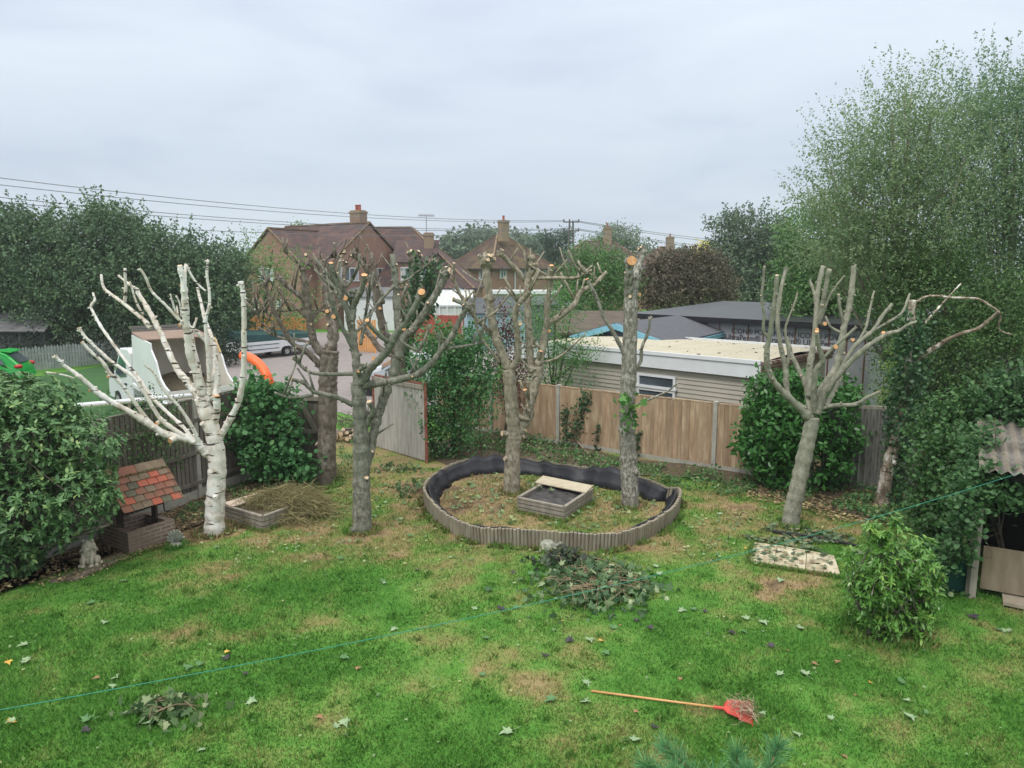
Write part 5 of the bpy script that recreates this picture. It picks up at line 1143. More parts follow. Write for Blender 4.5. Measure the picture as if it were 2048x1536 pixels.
# ================================================================ POLLARDED TREES
class Pollard:
    def __init__(s, name, label, basepx, bark, depthvar=.12, group=None, thin=.78, twiggy=False):
        s.thin = thin; s.twiggy = twiggy
        s.b = G(*basepx); s.Y = s.b.y; s.bark = bark; s.sm = []; s.r = random.Random(int(basepx[0])); s.dv = depthvar
        s.t = thing(name, label, 'tree', s.b, group); s.last = None; s.sc = depth(s.b) / F
    def limb(s, cf_, pts, r0, r1, end='', dY=None, part='branch', n=9, onto=True, bump=.07):
        sc = (cf_(1, 0)[0] - cf_(0, 0)[0]) if cf_ else 1; th = 1 if part == 'trunk' else s.thin; r0 *= th; r1 *= th
        q = [cf_(*p) if cf_ else p for p in pts]; r0 *= sc; r1 *= sc
        # starting depth from nearest existing sample
        d0 = 0
        if s.sm and onto:
            k = min(s.sm, key=lambda a: (a[0] - q[0][0]) ** 2 + (a[1] - q[0][1]) ** 2); d0 = k[2]
        tot = sum(math.hypot(q[i + 1][0] - q[i][0], q[i + 1][1] - q[i][1]) for i in range(len(q) - 1)) * s.sc
        dl = (s.r.choice((-1, 1)) * s.r.uniform(.25, .6) * tot * .55) if dY is None else dY
        if part == 'trunk': dl = 0
        P3 = []; acc = 0
        for i, (x, y) in enumerate(q):
            if i: acc += math.hypot(x - q[i - 1][0], y - q[i - 1][1]) * s.sc
            f = acc / max(tot, 1e-6); dy = d0 + dl * f; P3.append(P(x, y, s.Y + dy)); s.sm.append((x, y, dy))
            if i:
                for h in (.33, .66):
                    xa, ya, da = s.sm[-2] if True else 0; 
        # densify samples
        
        for i in range(len(q) - 1):
            for h in (.25, .5, .75):
                f0 = (d0 + dl * i / (len(q) - 1)); s.sm.insert(0, (q[i][0] * (1 - h) + q[i + 1][0] * h, q[i][1] * (1 - h) + q[i + 1][1] * h, d0 + dl * ((i + h) / (len(q) - 1))))
        path = spline(P3, 8); m = len(path); L_len = max(tot, .1)
        for i in range(1, m - 1):
            path[i] = path[i] + Vector((s.r.uniform(-1, 1), s.r.uniform(-1, 1), s.r.uniform(-.5, .5))) * (.10 * r1 * s.sc if part != 'trunk' else .0)
        burl = [s.r.uniform(0, m) for _ in range(max(1, int(tot / .5)))]
        rad = []
        for i, p in enumerate(path):
            f = i / (m - 1); r = (r0 * (1 - f) + r1 * f) * depth(p) / F
            rad.append(r * (1 + .035 * math.sin(i * 1.3 + q[0][0]) + s.r.uniform(-.05, .05) + (.0 if part == 'trunk' else .22 * sum(math.exp(-((i - b_) / 1.1) ** 2) for b_ in burl))))
        if part == 'trunk': rad[0] *= 1.25; rad[1] *= 1.12; path[0].z = -.08
        mb = MB(); mb.tube(path, rad, (n + 3) if r0 > 4 else 8, bump=bump, seed=int(q[0][0]), capm=1 if end in ('w', 'k') else 0)
        # stubs of removed twigs
        ns = int(tot / (.34 if part != 'trunk' else 1.3))
        for _ in range(ns):
            i = s.r.randrange(1, m - 1); d = Vector((s.r.uniform(-1, 1), s.r.uniform(-1, .3), s.r.uniform(-.3, .8))).normalized(); rr_ = rad[i] * .28 + .006
            mb.tube([path[i] + d * rad[i] * .6, path[i] + d * (rad[i] * 1.05 + .012), path[i] + d * (rad[i] * 1.15 + .03)], [rr_ * 1.3, rr_, rr_ * .85], 6, capm=1 if s.r.random() < .35 else 0)
        for _ in range(int(tot / .34) if (s.twiggy and part != 'trunk') else 0):
            i = s.r.randrange(m // 3, m - 1); d = Vector((s.r.uniform(-1, 1), s.r.uniform(-.8, .6), s.r.uniform(.3, 1.8))).normalized(); ll = s.r.uniform(.12, .6); w_ = s.r.uniform(.012, .024)
            a_ = path[i] + d * rad[i] * .5; mb.tube([a_, a_ + d * ll * .5 + Vector((0, 0, ll * .05)), a_ + d * ll + Vector((s.r.uniform(-.04, .04), 0, ll * .18))], [w_ * 1.5, w_ * 1.05, w_], 6, capm=1 if s.r.random() < .5 else 0, bump=.1, seed=_)
        o = mb.build(part, [s.bark, PALECUT], s.t, smooth=False)
        me = o.data; sm_ = np.array([len(p.vertices) == 4 for p in me.polygons]); me.polygons.foreach_set('use_smooth', sm_)
        tip = path[-1]; dirv = (path[-1] - path[-2]).normalized(); rt = rad[-1]
        if end == 'o':   # orange cut face, slightly oval, sitting on the end, tilted towards us
            c = MB(); nrm = (dirv + Vector((0, -.55, .25))).normalized()
            c.tube([tip - dirv * rt * .6, tip + nrm * rt * .10], [rt * 1.04, rt * 1.10], 12, bump=.09, m=1, capm=0)
            c.build('cut_end', [ORCUT, s.bark], o)
        if end == 'k':
            c = MB(); c.ball(tip, rt * 1.35, n=9, k=7, bump=.18, seed=len(s.sm))
            for _ in range(9):
                d = (dirv * .5 + Vector((s.r.uniform(-1, 1), s.r.uniform(-1, 1), s.r.uniform(-.5, .9)))).normalized(); w_ = rt * s.r.uniform(.28, .5)
                c.tube([tip + d * rt * .7, tip + d * rt * 1.5, tip + d * (rt * 1.9 + .015)], [w_ * 1.3, w_ * 1.1, w_ * .9], 7, capm=1 if s.r.random() < .55 else 0)
            c.build('knuckle', [s.bark, PALECUT], o)
        s.last = (o, path, rad); return o, path, rad
    def cut(s, px, py, rp, dirv=(0, -1, .2), m=None):
        k = min(s.sm, key=lambda a: (a[0] - px) ** 2 + (a[1] - py) ** 2); p = P(px, py, s.Y + k[2]); r = rp * depth(p) / F; d = Vector(dirv).normalized()
        c = MB(); c.tube([p - d * r * .9, p + d * r * 1.1, p + d * r * 1.25], [r * 1.15, r, r], 11, m=1, capm=0, bump=.05); c.build('cut_stub', [m or ORCUT, s.bark], s.t)
c2 = crop(460, 400, .27344); c3 = crop(860, 400, .27344); cb = crop(80, 500, .26048); c6 = crop(0, 740, .28645); c7 = crop(440, 740, .27344); c8 = crop(840, 740, .27344); cE = crop(1400, 440, .31641)
GRP = 'pollarded trees on the lawn'
# --- white birch
T = Pollard('pollarded_birch', 'white barked birch cut back hard, spreading bare limbs, left of the lawn', (428, 1068), BIRCH, group=GRP, thin=.76)
T.limb(None, [(428, 1072), (429, 1040), (431, 998), (434, 950), (434, 912), (427, 870), (414, 830), (402, 795)], 20, 13.5, part='trunk', n=14, bump=.04)
T.limb(None, [(402, 800), (385, 778), (374, 762), (356, 741), (336, 700), (322, 668), (308, 640), (292, 612), (274, 583)], 9.5, 5.5, 'w', dY=.5)
T.limb(cb, [(850, 600), (800, 540), (740, 490), (640, 410), (560, 350), (490, 290), (470, 190)], 22, 12, 'w')
T.limb(cb, [(650, 410), (657, 300), (652, 140)], 17, 14, 'w', dY=-.1)
T.limb(cb, [(795, 500), (740, 400), (690, 240)], 12, 9, 'w')
T.limb(cb, [(760, 310), (680, 260), (612, 205)], 15, 9, 'k')
T.limb(cb, [(1245, 1110), (1210, 960), (1160, 820), (1130, 640), (1120, 540), (1110, 350), (1100, 240), (1072, 118)], 48, 24, 'w', dY=-.35)
T.limb(cb, [(1112, 300), (1115, 200), (1120, 108)], 16, 15, 'w', dY=.1)
T.limb(cb, [(1125, 120), (1165, 200), (1215, 265), (1275, 318)], 13, 9, dY=.1)
T.limb(cb, [(1230, 1060), (1215, 900), (1185, 760), (1165, 650), (1140, 555)], 26, 12, 'w', dY=.2)
T.limb(cb, [(1285, 715), (1180, 610), (1080, 545), (960, 420), (860, 320), (810, 210), (765, 140)], 17, 12, 'w', dY=-.5)
T.limb(cb, [(1065, 535), (1030, 440), (1000, 338)], 11, 8, 'w'); T.limb(cb, [(1085, 510), (1075, 420), (1045, 350)], 10, 8, 'w'); T.limb(cb, [(1065, 540), (1050, 425)], 9, 8, 'w')
T.limb(cb, [(1150, 660), (1180, 590), (1205, 520)], 13, 11, 'w')
T.limb(cb, [(1305, 1160), (1300, 1000), (1290, 800), (1275, 640), (1275, 520), (1300, 430), (1300, 330), (1282, 200), (1285, 92)], 23, 11, 'k', dY=-.15)
T.limb(cb, [(1340, 1150), (1350, 980), (1345, 800), (1320, 680), (1275, 560), (1240, 420), (1208, 290)], 34, 12, 'w', dY=.6)
T.limb(None, [(438, 880), (447, 862), (462, 835), (478, 800), (487, 745), (488, 690), (488, 628), (486, 590), (481, 563)], 9, 5.5, 'w', dY=-.3)
T.limb(None, [(425, 856), (432, 832), (434, 810), (432, 792)], 9, 9, 'o', dY=-.12)
T.limb(None, [(426, 915), (412, 905), (398, 888), (380, 878), (356, 873), (330, 868), (301, 850), (270, 830), (238, 812), (200, 789), (172, 764), (150, 746), (132, 734), (112, 715)], 13, 4, 'k', dY=-1.0)
T.limb(cb, [(265, 988), (200, 965), (120, 950), (48, 938)], 11, 8, 'w')
T.limb(cb, [(1140, 1450), (1040, 1425), (900, 1370), (800, 1270), (700, 1130), (600, 1000), (540, 950), (480, 860), (400, 790), (322, 705)], 22, 14, 'o')
T.limb(cb, [(1180, 1480), (1080, 1410), (950, 1320), (880, 1230), (790, 1080), (720, 980), (640, 920), (540, 850), (430, 750), (360, 680), (308, 618)], 22, 13, 'k', dY=-.4)
T.limb(cb, [(1190, 1480), (1110, 1370), (980, 1250), (850, 1120), (770, 1000), (700, 910), (620, 800), (540, 690), (470, 590), (410, 480), (392, 430), (420, 385), (406, 328)], 20, 11, 'w')
T.limb(cb, [(1240, 1520), (1180, 1380), (1080, 1220), (980, 1110), (920, 1030), (870, 940), (800, 878)], 19, 10, 'w', dY=-.5)
for x, y, r in ((345, 879, 5.5), (365, 570, 3.6), (219, 752, 3.5), (317, 845, 4), (362, 649, 3.6), (182, 780, 3)): T.cut(x, y, r, (-.3, -.8, -.2))
# --- tree A, brown, behind
T = Pollard('pollarded_maple', 'brown trunked pollard standing close to the timber gate, behind the middle one', (650, 968), BARK_A, group=GRP, twiggy=True)
T.limb(None, [(648, 974), (651, 940), (653, 900), (655, 850), (655, 800), (656, 760), (658, 720), (660, 700)], 19, 18, part='trunk', n=14, bump=.05)
T.limb(c2, [(720, 1130), (755, 1000), (735, 850), (705, 700), (690, 560), (655, 425)], 52, 30, 'o', dY=.4)
T.limb(c2, [(700, 1150), (620, 1050), (590, 920), (570, 780), (550, 640), (540, 560), (535, 500)], 40, 26, 'o', dY=-.3)
T.limb(c2, [(670, 1220), (560, 1110), (470, 1060), (400, 960), (330, 830), (290, 720), (250, 620)], 30, 15, 'k')
T.limb(c2, [(580, 770), (500, 690), (420, 630), (362, 572)], 28, 20, 'k')
T.limb(c2, [(640, 1060), (500, 1020), (400, 1015), (300, 980), (205, 930)], 17, 9, 'w')
T.limb(c2, [(710, 820), (560, 802), (400, 812), (230, 800)], 8, 5)
T.limb(c2, [(690, 620), (640, 520), (590, 440)], 16, 14, 'k'); T.limb(c2, [(735, 900), (800, 760), (830, 600), (840, 470)], 26, 20, 'k')
T.limb(c2, [(590, 900), (630, 830), (700, 760)], 18, 12); T.limb(c2, [(760, 760), (770, 640), (700, 440), (800, 415)], 14, 12, 'k')
T.limb(c2, [(345, 1000), (210, 870), (200, 780), (215, 680), (230, 600)], 6, 4); T.limb(c2, [(430, 960), (290, 900), (270, 800)], 5, 3); T.limb(c2, [(560, 520), (450, 430), (370, 350)], 5, 3)
for x, y, r in ((604, 549, 4), (612, 510, 3), (688, 504, 4), (682, 512, 3), (676, 545, 3)): T.cut(x, y, r, (.1, -1, .3), PALECUT)
# --- tree F, rear ivy clad
TF = Pollard('pollarded_maple', 'rearmost ivy wrapped pollard behind the open corrugated gate', (800, 880), BARK_A, group=GRP, twiggy=True)
TF.limb(None, [(802, 882), (802, 840), (800, 790), (798, 745), (800, 710)], 16, 17, part='trunk', n=12)
TF.limb(c2, [(1240, 1130), (1290, 950), (1320, 800), (1345, 620), (1350, 430)], 50, 38, 'k', dY=.4)
TF.limb(c2, [(1300, 980), (1400, 850), (1440, 650), (1500, 470)], 40, 30, 'k', dY=.3)
TF.limb(c2, [(1230, 1130), (1140, 1000), (1100, 850), (1060, 640), (1000, 500), (920, 405)], 42, 24, 'k')
TF.limb(c2, [(1110, 760), (1065, 560), (1030, 388)], 26, 19, 'w'); TF.limb(c2, [(1230, 1150), (1100, 1090), (1040, 1010), (980, 940)], 30, 24, 'k')
# --- tree B, front middle
T = Pollard('pollarded_maple', 'grey green pollard with a thick low forked trunk, in front of the middle trees', (725, 1062), BARK_B, group=GRP, twiggy=True)
T.limb(None, [(725, 1066), (724, 1030), (723, 980), (723, 930), (722, 880), (721, 840), (718, 800), (714, 765)], 19.5, 13, part='trunk', n=14, bump=.04)
T.limb(c7, [(1050, 760), (1090, 620), (1120, 480), (1150, 350), (1195, 210), (1235, 70)], 40, 46, dY=.45, n=12)
T.limb(c2, [(1190, 1300), (1225, 1160), (1250, 1010), (1230, 900), (1222, 760), (1210, 600), (1192, 395)], 44, 30, 'w', dY=.2)
T.limb(c2, [(1230, 1160), (1275, 1010), (1335, 950), (1410, 850), (1480, 730), (1540, 630), (1580, 540)], 42, 30, 'k', dY=-.2)
T.limb(c2, [(930, 1370), (925, 1200), (905, 1050), (890, 900), (900, 800), (905, 700)], 42, 28, 'k', dY=.1)
T.limb(c2, [(895, 790), (935, 710), (968, 640), (982, 548)], 30, 24, 'o', dY=-.3)
T.limb(c2, [(890, 880), (840, 760), (800, 660), (762, 560), (738, 460)], 32, 20, 'o', dY=-.2)
T.limb(c2, [(880, 900), (850, 780), (760, 650), (700, 560)], 30, 24, 'k', dY=.3)
T.limb(c2, [(822, 665), (890, 585), (940, 495)], 15, 12, 'k')
T.limb(c2, [(905, 1090), (835, 960), (790, 860), (762, 770), (735, 690)], 24, 13, 'k', dY=-.35)
T.limb(c2, [(955, 1060), (990, 850), (1022, 680), (1052, 525)], 16, 12, 'w')
T.limb(c2, [(945, 1370), (1020, 1240), (1100, 1160), (1170, 1070), (1210, 990), (1260, 930), (1330, 820), (1402, 690)], 42, 27, 'o', dY=-.6)
T.cut(844, 587, 7, (0, -.9, .4))
T.limb(c2, [(1165, 1045), (1090, 985), (1030, 925), (1003, 880)], 24, 19, 'o', dY=-.3)
T.limb(c2, [(1220, 1010), (1300, 1065), (1402, 1117)], 13, 9, 'o', dY=-.2)
T.limb(c2, [(950, 1355), (1050, 1345), (1150, 1330), (1270, 1305), (1380, 1270), (1480, 1190), (1550, 1090), (1620, 1000), (1680, 880), (1730, 790)], 38, 24, 'k', dY=-.5)
T.limb(c2, [(1735, 775), (1690, 755), (1632, 730)], 17, 14, 'o')
T.limb(c2, [(1580, 1085), (1700, 1072), (1800, 1052), (1860, 1033)], 17, 10, 'o')
T.limb(c2, [(910, 1270), (760, 1275), (620, 1268), (540, 1230), (480, 1165)], 20, 13, 'k', dY=-.4)
T.limb(c2, [(900, 1500), (800, 1450), (680, 1418), (610, 1400), (540, 1340), (452, 1310)], 24, 16, 'o', dY=-.5)
T.limb(c2, [(610, 1425), (480, 1445), (400, 1435), (325, 1408)], 17, 11, 'w', dY=-.15)
T.limb(c2, [(1215, 610), (1130, 700), (1060, 780), (1000, 860)], 17, 13, 'w', dY=-.5); T.limb(c2, [(1235, 612), (1300, 580), (1355, 538)], 13, 9, 'w')
T.limb(c2, [(960, 1300), (940, 1260), (985, 1215)], 22, 18, 'k', dY=-.3)
T.limb(None, [(733, 850), (741, 835), (747, 822), (738, 803)], 8, 7, 'w', dY=-.3)
for x, y, r in ((691, 597, 5), (748, 718, 4.5), (718, 742, 3.5), (668, 634, 4.5), (674, 619, 3), (808, 658, 4), (760, 617, 3), (738, 569, 3.5), (655, 623, 4)): T.cut(x, y, r, (.1, -1, .2))
# --- tree C
T = Pollard('pollarded_maple', 'pale grey pollard with two upright stems at the back of the log ring', (1024, 985), BARK_C, group=GRP, twiggy=True)
T.limb(None, [(1023, 989), (1024, 960), (1025, 920), (1027, 880), (1028, 860), (1024, 820), (1020, 770), (1018, 740)], 17, 12, part='trunk', n=14, bump=.03)
T.limb(c3, [(580, 1300), (570, 1230), (530, 1130), (480, 1000), (450, 850), (430, 700), (415, 560), (408, 455)], 42, 36, 'k', dY=.2)
T.limb(c3, [(585, 1260), (640, 1150), (640, 1000), (622, 850), (645, 760), (690, 715), (728, 668)], 32, 24, 'o', dY=-.4)
T.cut(1038, 648, 5, (.2, -.9, .3), PALECUT)
T.limb(c3, [(510, 1190), (450, 1110), (390, 1030), (340, 920), (325, 800), (325, 700)], 14, 9, 'k', dY=-.4)
T.limb(c3, [(440, 980), (350, 880), (280, 800), (230, 710), (180, 600), (175, 460)], 20, 11, 'w', dY=-.5)
T.limb(c3, [(275, 780), (220, 745), (168, 728)], 20, 17, 'o', dY=-.2); T.limb(c3, [(250, 740), (290, 768)], 20, 15, 'k', dY=-.1)
T.limb(c8, [(700, 520), (745, 430), (790, 300), (830, 150), (870, 20), (870, -60)], 46, 40, dY=.1, n=12)
T.limb(c3, [(765, 1290), (735, 1200), (730, 1050), (716, 850), (716, 650), (728, 500), (745, 400)], 40, 26, 'w', dY=.1)
T.limb(c3, [(700, 590), (640, 520), (570, 445), (518, 395)], 26, 22, 'k'); T.limb(c3, [(740, 577), (880, 570), (1060, 570), (1120, 545), (1182, 512)], 17, 10, 'w', dY=-.6)
T.limb(c3, [(735, 540), (765, 510), (765, 480)], 20, 17, 'k')
T.limb(c3, [(765, 1290), (810, 1140), (835, 1010), (865, 910), (950, 850), (1050, 770), (1105, 670), (1200, 620), (1292, 525)], 40, 15, 'w', dY=.5)
T.limb(c3, [(850, 950), (860, 850), (868, 700), (870, 560), (888, 478)], 24, 17, 'o')
T.limb(c3, [(820, 1190), (920, 1160), (1015, 1098)], 14, 8, 'w'); T.limb(c3, [(780, 1200), (805, 1150), (810, 1105)], 17, 16, 'o', dY=-.2)
T.limb(c3, [(800, 1080), (760, 1040), (765, 1010)], 14, 12, 'w', dY=-.1)
T.limb(c8, [(690, 300), (740, 345), (800, 360), (822, 330), (815, 260), (785, 200), (768, 145)], 20, 16, 'o', dY=-.35)
T.cut(1009, 867, 5, (-.8, -.5, .1), PALECUT); T.cut(1096, 662, 3.5, (.5, -.8, 0))
# --- tree D
T = Pollard('pollarded_maple', 'mottled single stemmed pollard with big orange cut on top, right side of the log ring', (1260, 1012), BARK_D, group=GRP)
T.limb(None, [(1260, 1018), (1260, 985), (1258, 930), (1255, 880), (1254, 830), (1256, 780), (1258, 730), (1260, 680), (1261, 630), (1262, 580)], 18, 13.5, part='trunk', n=14, bump=.05)
T.limb(None, [(1260, 600), (1258, 560), (1259, 535), (1260, 521)], 12, 9.5, 'o', dY=-.35)
T.limb(None, [(1262, 600), (1270, 560), (1278, 530), (1282, 505)], 13, 9, 'k', dY=.2)
T.limb(c3, [(1450, 1190), (1400, 1080), (1330, 950), (1270, 850), (1210, 700), (1148, 578)], 22, 15, 'o', dY=-.3)
T.limb(c3, [(1485, 1260), (1540, 1180), (1550, 1080), (1590, 980), (1610, 870)], 19, 12, 'k', dY=-.2)
T.limb(c8, [(1545, 275), (1640, 230), (1760, 180), (1820, 150), (1872, 105)], 13, 8, 'k', dY=-.4)
T.cut(1261, 523, 9.5, (.05, -1, .12)); T.cut(1276, 589, 4, (.6, -.8, 0)); T.cut(1271, 602, 3, (.4, -.9, 0)); T.cut(1258, 640, 3, (0, -1, 0), PALECUT)
DL = [T.sm[0]]
tD = T
# --- tree E
T = Pollard('pollarded_maple', 'smooth pale leaning pollard with many upright limbs, rightmost on the lawn', (1583, 1050), BARK_E, group=GRP)
T.limb(None, [(1580, 1056), (1585, 1020), (1593, 985), (1603, 940), (1613, 895), (1621, 860), (1625, 835)], 17, 13.5, part='trunk', n=14, bump=.025)
T.limb(cE, [(705, 1270), (650, 1210), (570, 1130), (490, 1050), (435, 960), (422, 830), (440, 730), (460, 590), (480, 450), (487, 348)], 30, 15, 'w', dY=-.5)
T.limb(cE, [(432, 740), (400, 700), (406, 600), (390, 500), (400, 380), (407, 290)], 13, 10, 'w', dY=-.2)
T.limb(cE, [(705, 1250), (640, 1180), (565, 1130), (545, 1030), (540, 930), (510, 800), (490, 640), (510, 450), (545, 303)], 26, 14, 'o', dY=.4)
T.limb(cE, [(545, 940), (560, 860), (545, 760), (540, 690), (560, 620), (600, 520), (618, 456)], 12, 8, 'o', dY=.1)
T.limb(cE, [(700, 1230), (670, 1050), (630, 960), (575, 840), (545, 740)], 25, 13, dY=.7)
T.limb(cE, [(690, 1120), (690, 950), (715, 800), (735, 600), (742, 460), (778, 290)], 26, 17, 'w', dY=.5)
T.limb(cE, [(738, 520), (715, 440), (692, 378)], 13, 10, 'w'); T.limb(cE, [(750, 660), (785, 480), (818, 310)], 20, 15, 'w', dY=-.2); T.limb(cE, [(768, 620), (810, 500), (860, 420), (915, 350)], 13, 7, 'w')
T.limb(cE, [(725, 1220), (720, 1080), (735, 950), (775, 890), (750, 800), (738, 705)], 27, 14, 'o', dY=-.5)
T.limb(cE, [(775, 880), (850, 800), (920, 740), (990, 675)], 14, 12, 'o', dY=-.2); T.cut(1669, 694, 4.5)
T.limb(cE, [(735, 1230), (770, 1080), (850, 960), (885, 850), (905, 700), (940, 560), (958, 440), (972, 293)], 34, 20, 'w', dY=.4)
T.limb(cE, [(915, 680), (885, 560), (876, 468)], 14, 12, 'w'); T.limb(cE, [(895, 715), (825, 675), (793, 608)], 11, 9)
T.limb(cE, [(745, 1220), (790, 1090), (900, 950), (1000, 850), (1100, 770), (1200, 715), (1260, 700), (1310, 665), (1372, 640)], 28, 9, 'w', dY=-.7)
T.cut(1765, 668, 4, (0, -.8, .6))
T.limb(cE, [(880, 970), (960, 820), (1030, 750), (1100, 690), (1150, 610), (1215, 530)], 18, 13, 'w', dY=.2)
T.limb(cE, [(1090, 700), (1200, 640), (1280, 580), (1325, 465)], 11, 9, 'w'); T.limb(cE, [(950, 830), (1040, 700), (1070, 580), (1100, 448)], 12, 8, 'w')
T.limb(cE, [(770, 1190), (850, 1172), (980, 1165), (1060, 1120), (1137, 1085)], 18, 13, 'o', dY=-.3)
T.limb(cE, [(790, 1180), (850, 1080), (892, 990)], 20, 16, 'w', dY=.5)
T.cut(1648, 648, 4); T.cut(1704, 680, 3.5); T.cut(1632, 660, 4)
AGEDB = barkmat('old_brown_birch_bark', (.07, .045, .03), (.30, .25, .19), (.75, .72, .66), (.20, .15, .11), sc=6, dark=(.04, .03, .025), mark=.9)
# --- ivy birch on the right
T = Pollard('ivy_birch', 'broken birch trunk wrapped in ivy with long drooping bare branches, right side', (1765, 1012), AGEDB)
T.limb(None, [(1762, 1030), (1768, 980), (1778, 930), (1792, 880), (1808, 820), (1816, 760), (1820, 700), (1822, 650), (1825, 600)], 14, 7, part='trunk', n=12)
T.limb(cE, [(1320, 1000), (1345, 930), (1420, 850), (1490, 805), (1560, 760), (1660, 715), (1760, 685), (1830, 630), (1890, 578)], 21, 12, dY=-1.0)
T.limb(cE, [(1370, 518), (1420, 488), (1490, 480), (1600, 492), (1750, 498), (1830, 540), (1890, 580)], 10, 9, dY=-.4)
T.limb(cE, [(1890, 580), (1900, 620), (1885, 680), (1920, 710), (1972, 725)], 8, 5, dY=.1)
T.limb(cE, [(1380, 700), (1450, 620), (1530, 530), (1650, 400)], 11, 5, dY=.8)
def ivy_along(pts, n, spread, parent, m, leaf=.075, seed=0):
    pts = [np.array(tuple(p)) for p in pts]; k = len(pts); i = rng.integers(0, k - 1, n); f = rng.random(n)[:, None]
    A = np.array(pts); base = A[i] * (1 - f) + A[i + 1] * f; sp = np.interp(i / (k - 1), np.linspace(0, 1, len(spread)), spread)[:, None]
    d = norm(rng.normal(size=(n, 3))); p = base + d * sp * (rng.random((n, 1)) ** .4); p[:, 2] = np.maximum(p[:, 2], .02)
    return leafmesh('ivy', p, leaf, m, rng.random(n), parent, ROUND, upb=.3)
IVY = leafmat('ivy_leaves', (.018, .05, .02), (.045, .10, .045), (.07, .12, .05), .4)
ivy_along([P(1790, 1000, T.Y), P(1800, 880, T.Y), P(1812, 800, T.Y), P(1822, 720, T.Y), P(1826, 640, T.Y)], 4200, [.32, .42, .45, .36, .16], T.t, IVY)
ivy_along([P(800, 800, TF.Y), P(815, 700, TF.Y), P(826, 620, TF.Y), P(832, 530, TF.Y)], 1500, [.1, .28, .42, .3], TF.t, IVY, .09)
ivy_along([P(845, 640, TF.Y + .2), P(858, 590, TF.Y + .2), P(870, 530, TF.Y + .2)], 800, [.3, .4, .25], TF.t, IVY, .09)
# fresh leaves sprouting on the mottled pollard
SPR = leafmat('fresh_green_leaves', (.03, .09, .02), (.07, .17, .04), (.14, .2, .05))
pp = np.array([tuple(P(1258 + rng.normal() * 12, 822 + rng.normal() * 17, tD.Y - .3 + rng.normal() * .1)) for _ in range(46)]); leafmesh('sprout_leaves', pp, .14, SPR, rng.random(46), tD.t, MAPLE)
# ================================================================ SHRUBS
LAUR = leafmat('glossy_laurel_leaves', (.018, .065, .015), (.042, .13, .028), (.09, .2, .045), .36, .2, .4)
Yl = G(1600, 975).y
tree('laurel_bush', 'large rounded glossy laurel bush behind the rightmost pollard', 'bush', (G(1600, 975).x, Yl + .3, 0), [lobe(1600, 900, Yl + .2, 105, 95, 1.0), lobe(1560, 850, Yl + .2, 75, 75, .9), lobe(1655, 845, Yl + .2, 62, 80, .8), lobe(1590, 800, Yl + .3, 80, 45, .8), lobe(1535, 890, Yl + .1, 50, 70, .7), lobe(1525, 780, Yl + .3, 22, 34, .3), lobe(1590, 768, Yl + .4, 40, 24, .4), lobe(1690, 800, Yl + .3, 28, 25, .4)],
     LAUR, 1500, 9, .10, .135, OVAL, .05, spray=.12, sprayL=.3, shell=.78, nlimb=6, tone=.3)
RHO = leafmat('dull_rhododendron_leaves', (.028, .075, .028), (.085, .165, .06), (.2, .26, .09), .45, .15, .45)
def whorl_bush(name, label, base, lobes, mat_, nw, ll, T=OVAL, cat='bush', shell=.8, droop=.1):
    t = thing(name, label, cat, base); rr = random.Random(3); mb = MB(); b0 = Vector(base)
    lb = np.array(lobes); vol = (lb[:, 3] * lb[:, 4] * lb[:, 5]) ** (2 / 3); li = rng.choice(len(lb), nw, p=vol / vol.sum()); d = norm(rng.normal(size=(nw, 3)))
    cc = lb[li, :3] + d * lb[li, 3:] * (shell + (1 - shell) * rng.random((nw, 1)))
    ok = cc[:, 2] > .08; cc = cc[ok]; d = d[ok]; n = len(cc); ax = d + rng.normal(size=(n, 3)) * .3; ax[:, 2] += .5; ax = norm(ax)
    k = 7; u = norm(np.cross(ax, rng.normal(size=(n, 3)))); v = np.cross(ax, u); D = []; PT = []; RN = []
    ct = rng.random(n)
    for i in range(k):
        a = 2 * math.pi * i / k + rng.random(n) * .5; dd = u * np.cos(a)[:, None] + v * np.sin(a)[:, None] + ax * (.25 - droop) ; dd[:, 2] -= droop; D.append(norm(dd)); PT.append(cc); RN.append(.5 * rng.random(n) + .5 * ct)
    leafmesh('foliage', np.concatenate(PT), ll, mat_, np.concatenate(RN), t, T, np.concatenate(D), upb=2)
    # twigs to a subset of whorls
    for i in range(0, min(n, 70)):
        l = lb[rr.randrange(len(lb))]; e = Vector(cc[i]); c = Vector((l[0], l[1], max(.1, l[2] - .4))); mb.tube([c, (c + e) / 2 - Z * .04, e], [.016, .011, .006], 4)
    for i in range(5): l = lb[rr.randrange(len(lb))]; mb.tube([b0 + Vector((rr.uniform(-.2, .2), rr.uniform(-.2, .2), 0)), (b0 + Vector(l[:3])) / 2, Vector(l[:3])], [.04, .03, .02], 6)
    mb.build('stems', BARK_A, t, smooth=True)
    return t
whorl_bush('rhododendron_bush', 'big broad leaved rhododendron bush filling the left edge beside the lion statue', (G(60, 1140).x, 11.4, 0),
    [lobe(40, 1020, 11.3, 130, 110, 1.0), lobe(150, 1000, 11.3, 80, 85, .7), lobe(40, 880, 11.7, 150, 105, 1.1), lobe(170, 900, 11.7, 75, 70, .7), lobe(-60, 950, 11.2, 120, 200, 1), lobe(60, 800, 12, 95, 50, .8), lobe(-20, 790, 12, 90, 55, .8), lobe(30, 1110, 11.1, 50, 45, .5), lobe(215, 1000, 11.2, 26, 30, .25), lobe(110, 830, 12, 50, 35, .5)], RHO, 3000, .095, OVAL, shell=.62, droop=.02)
SMALLG = leafmat('small_mid_green_leaves', (.025, .07, .022), (.06, .13, .04), (.16, .2, .08))
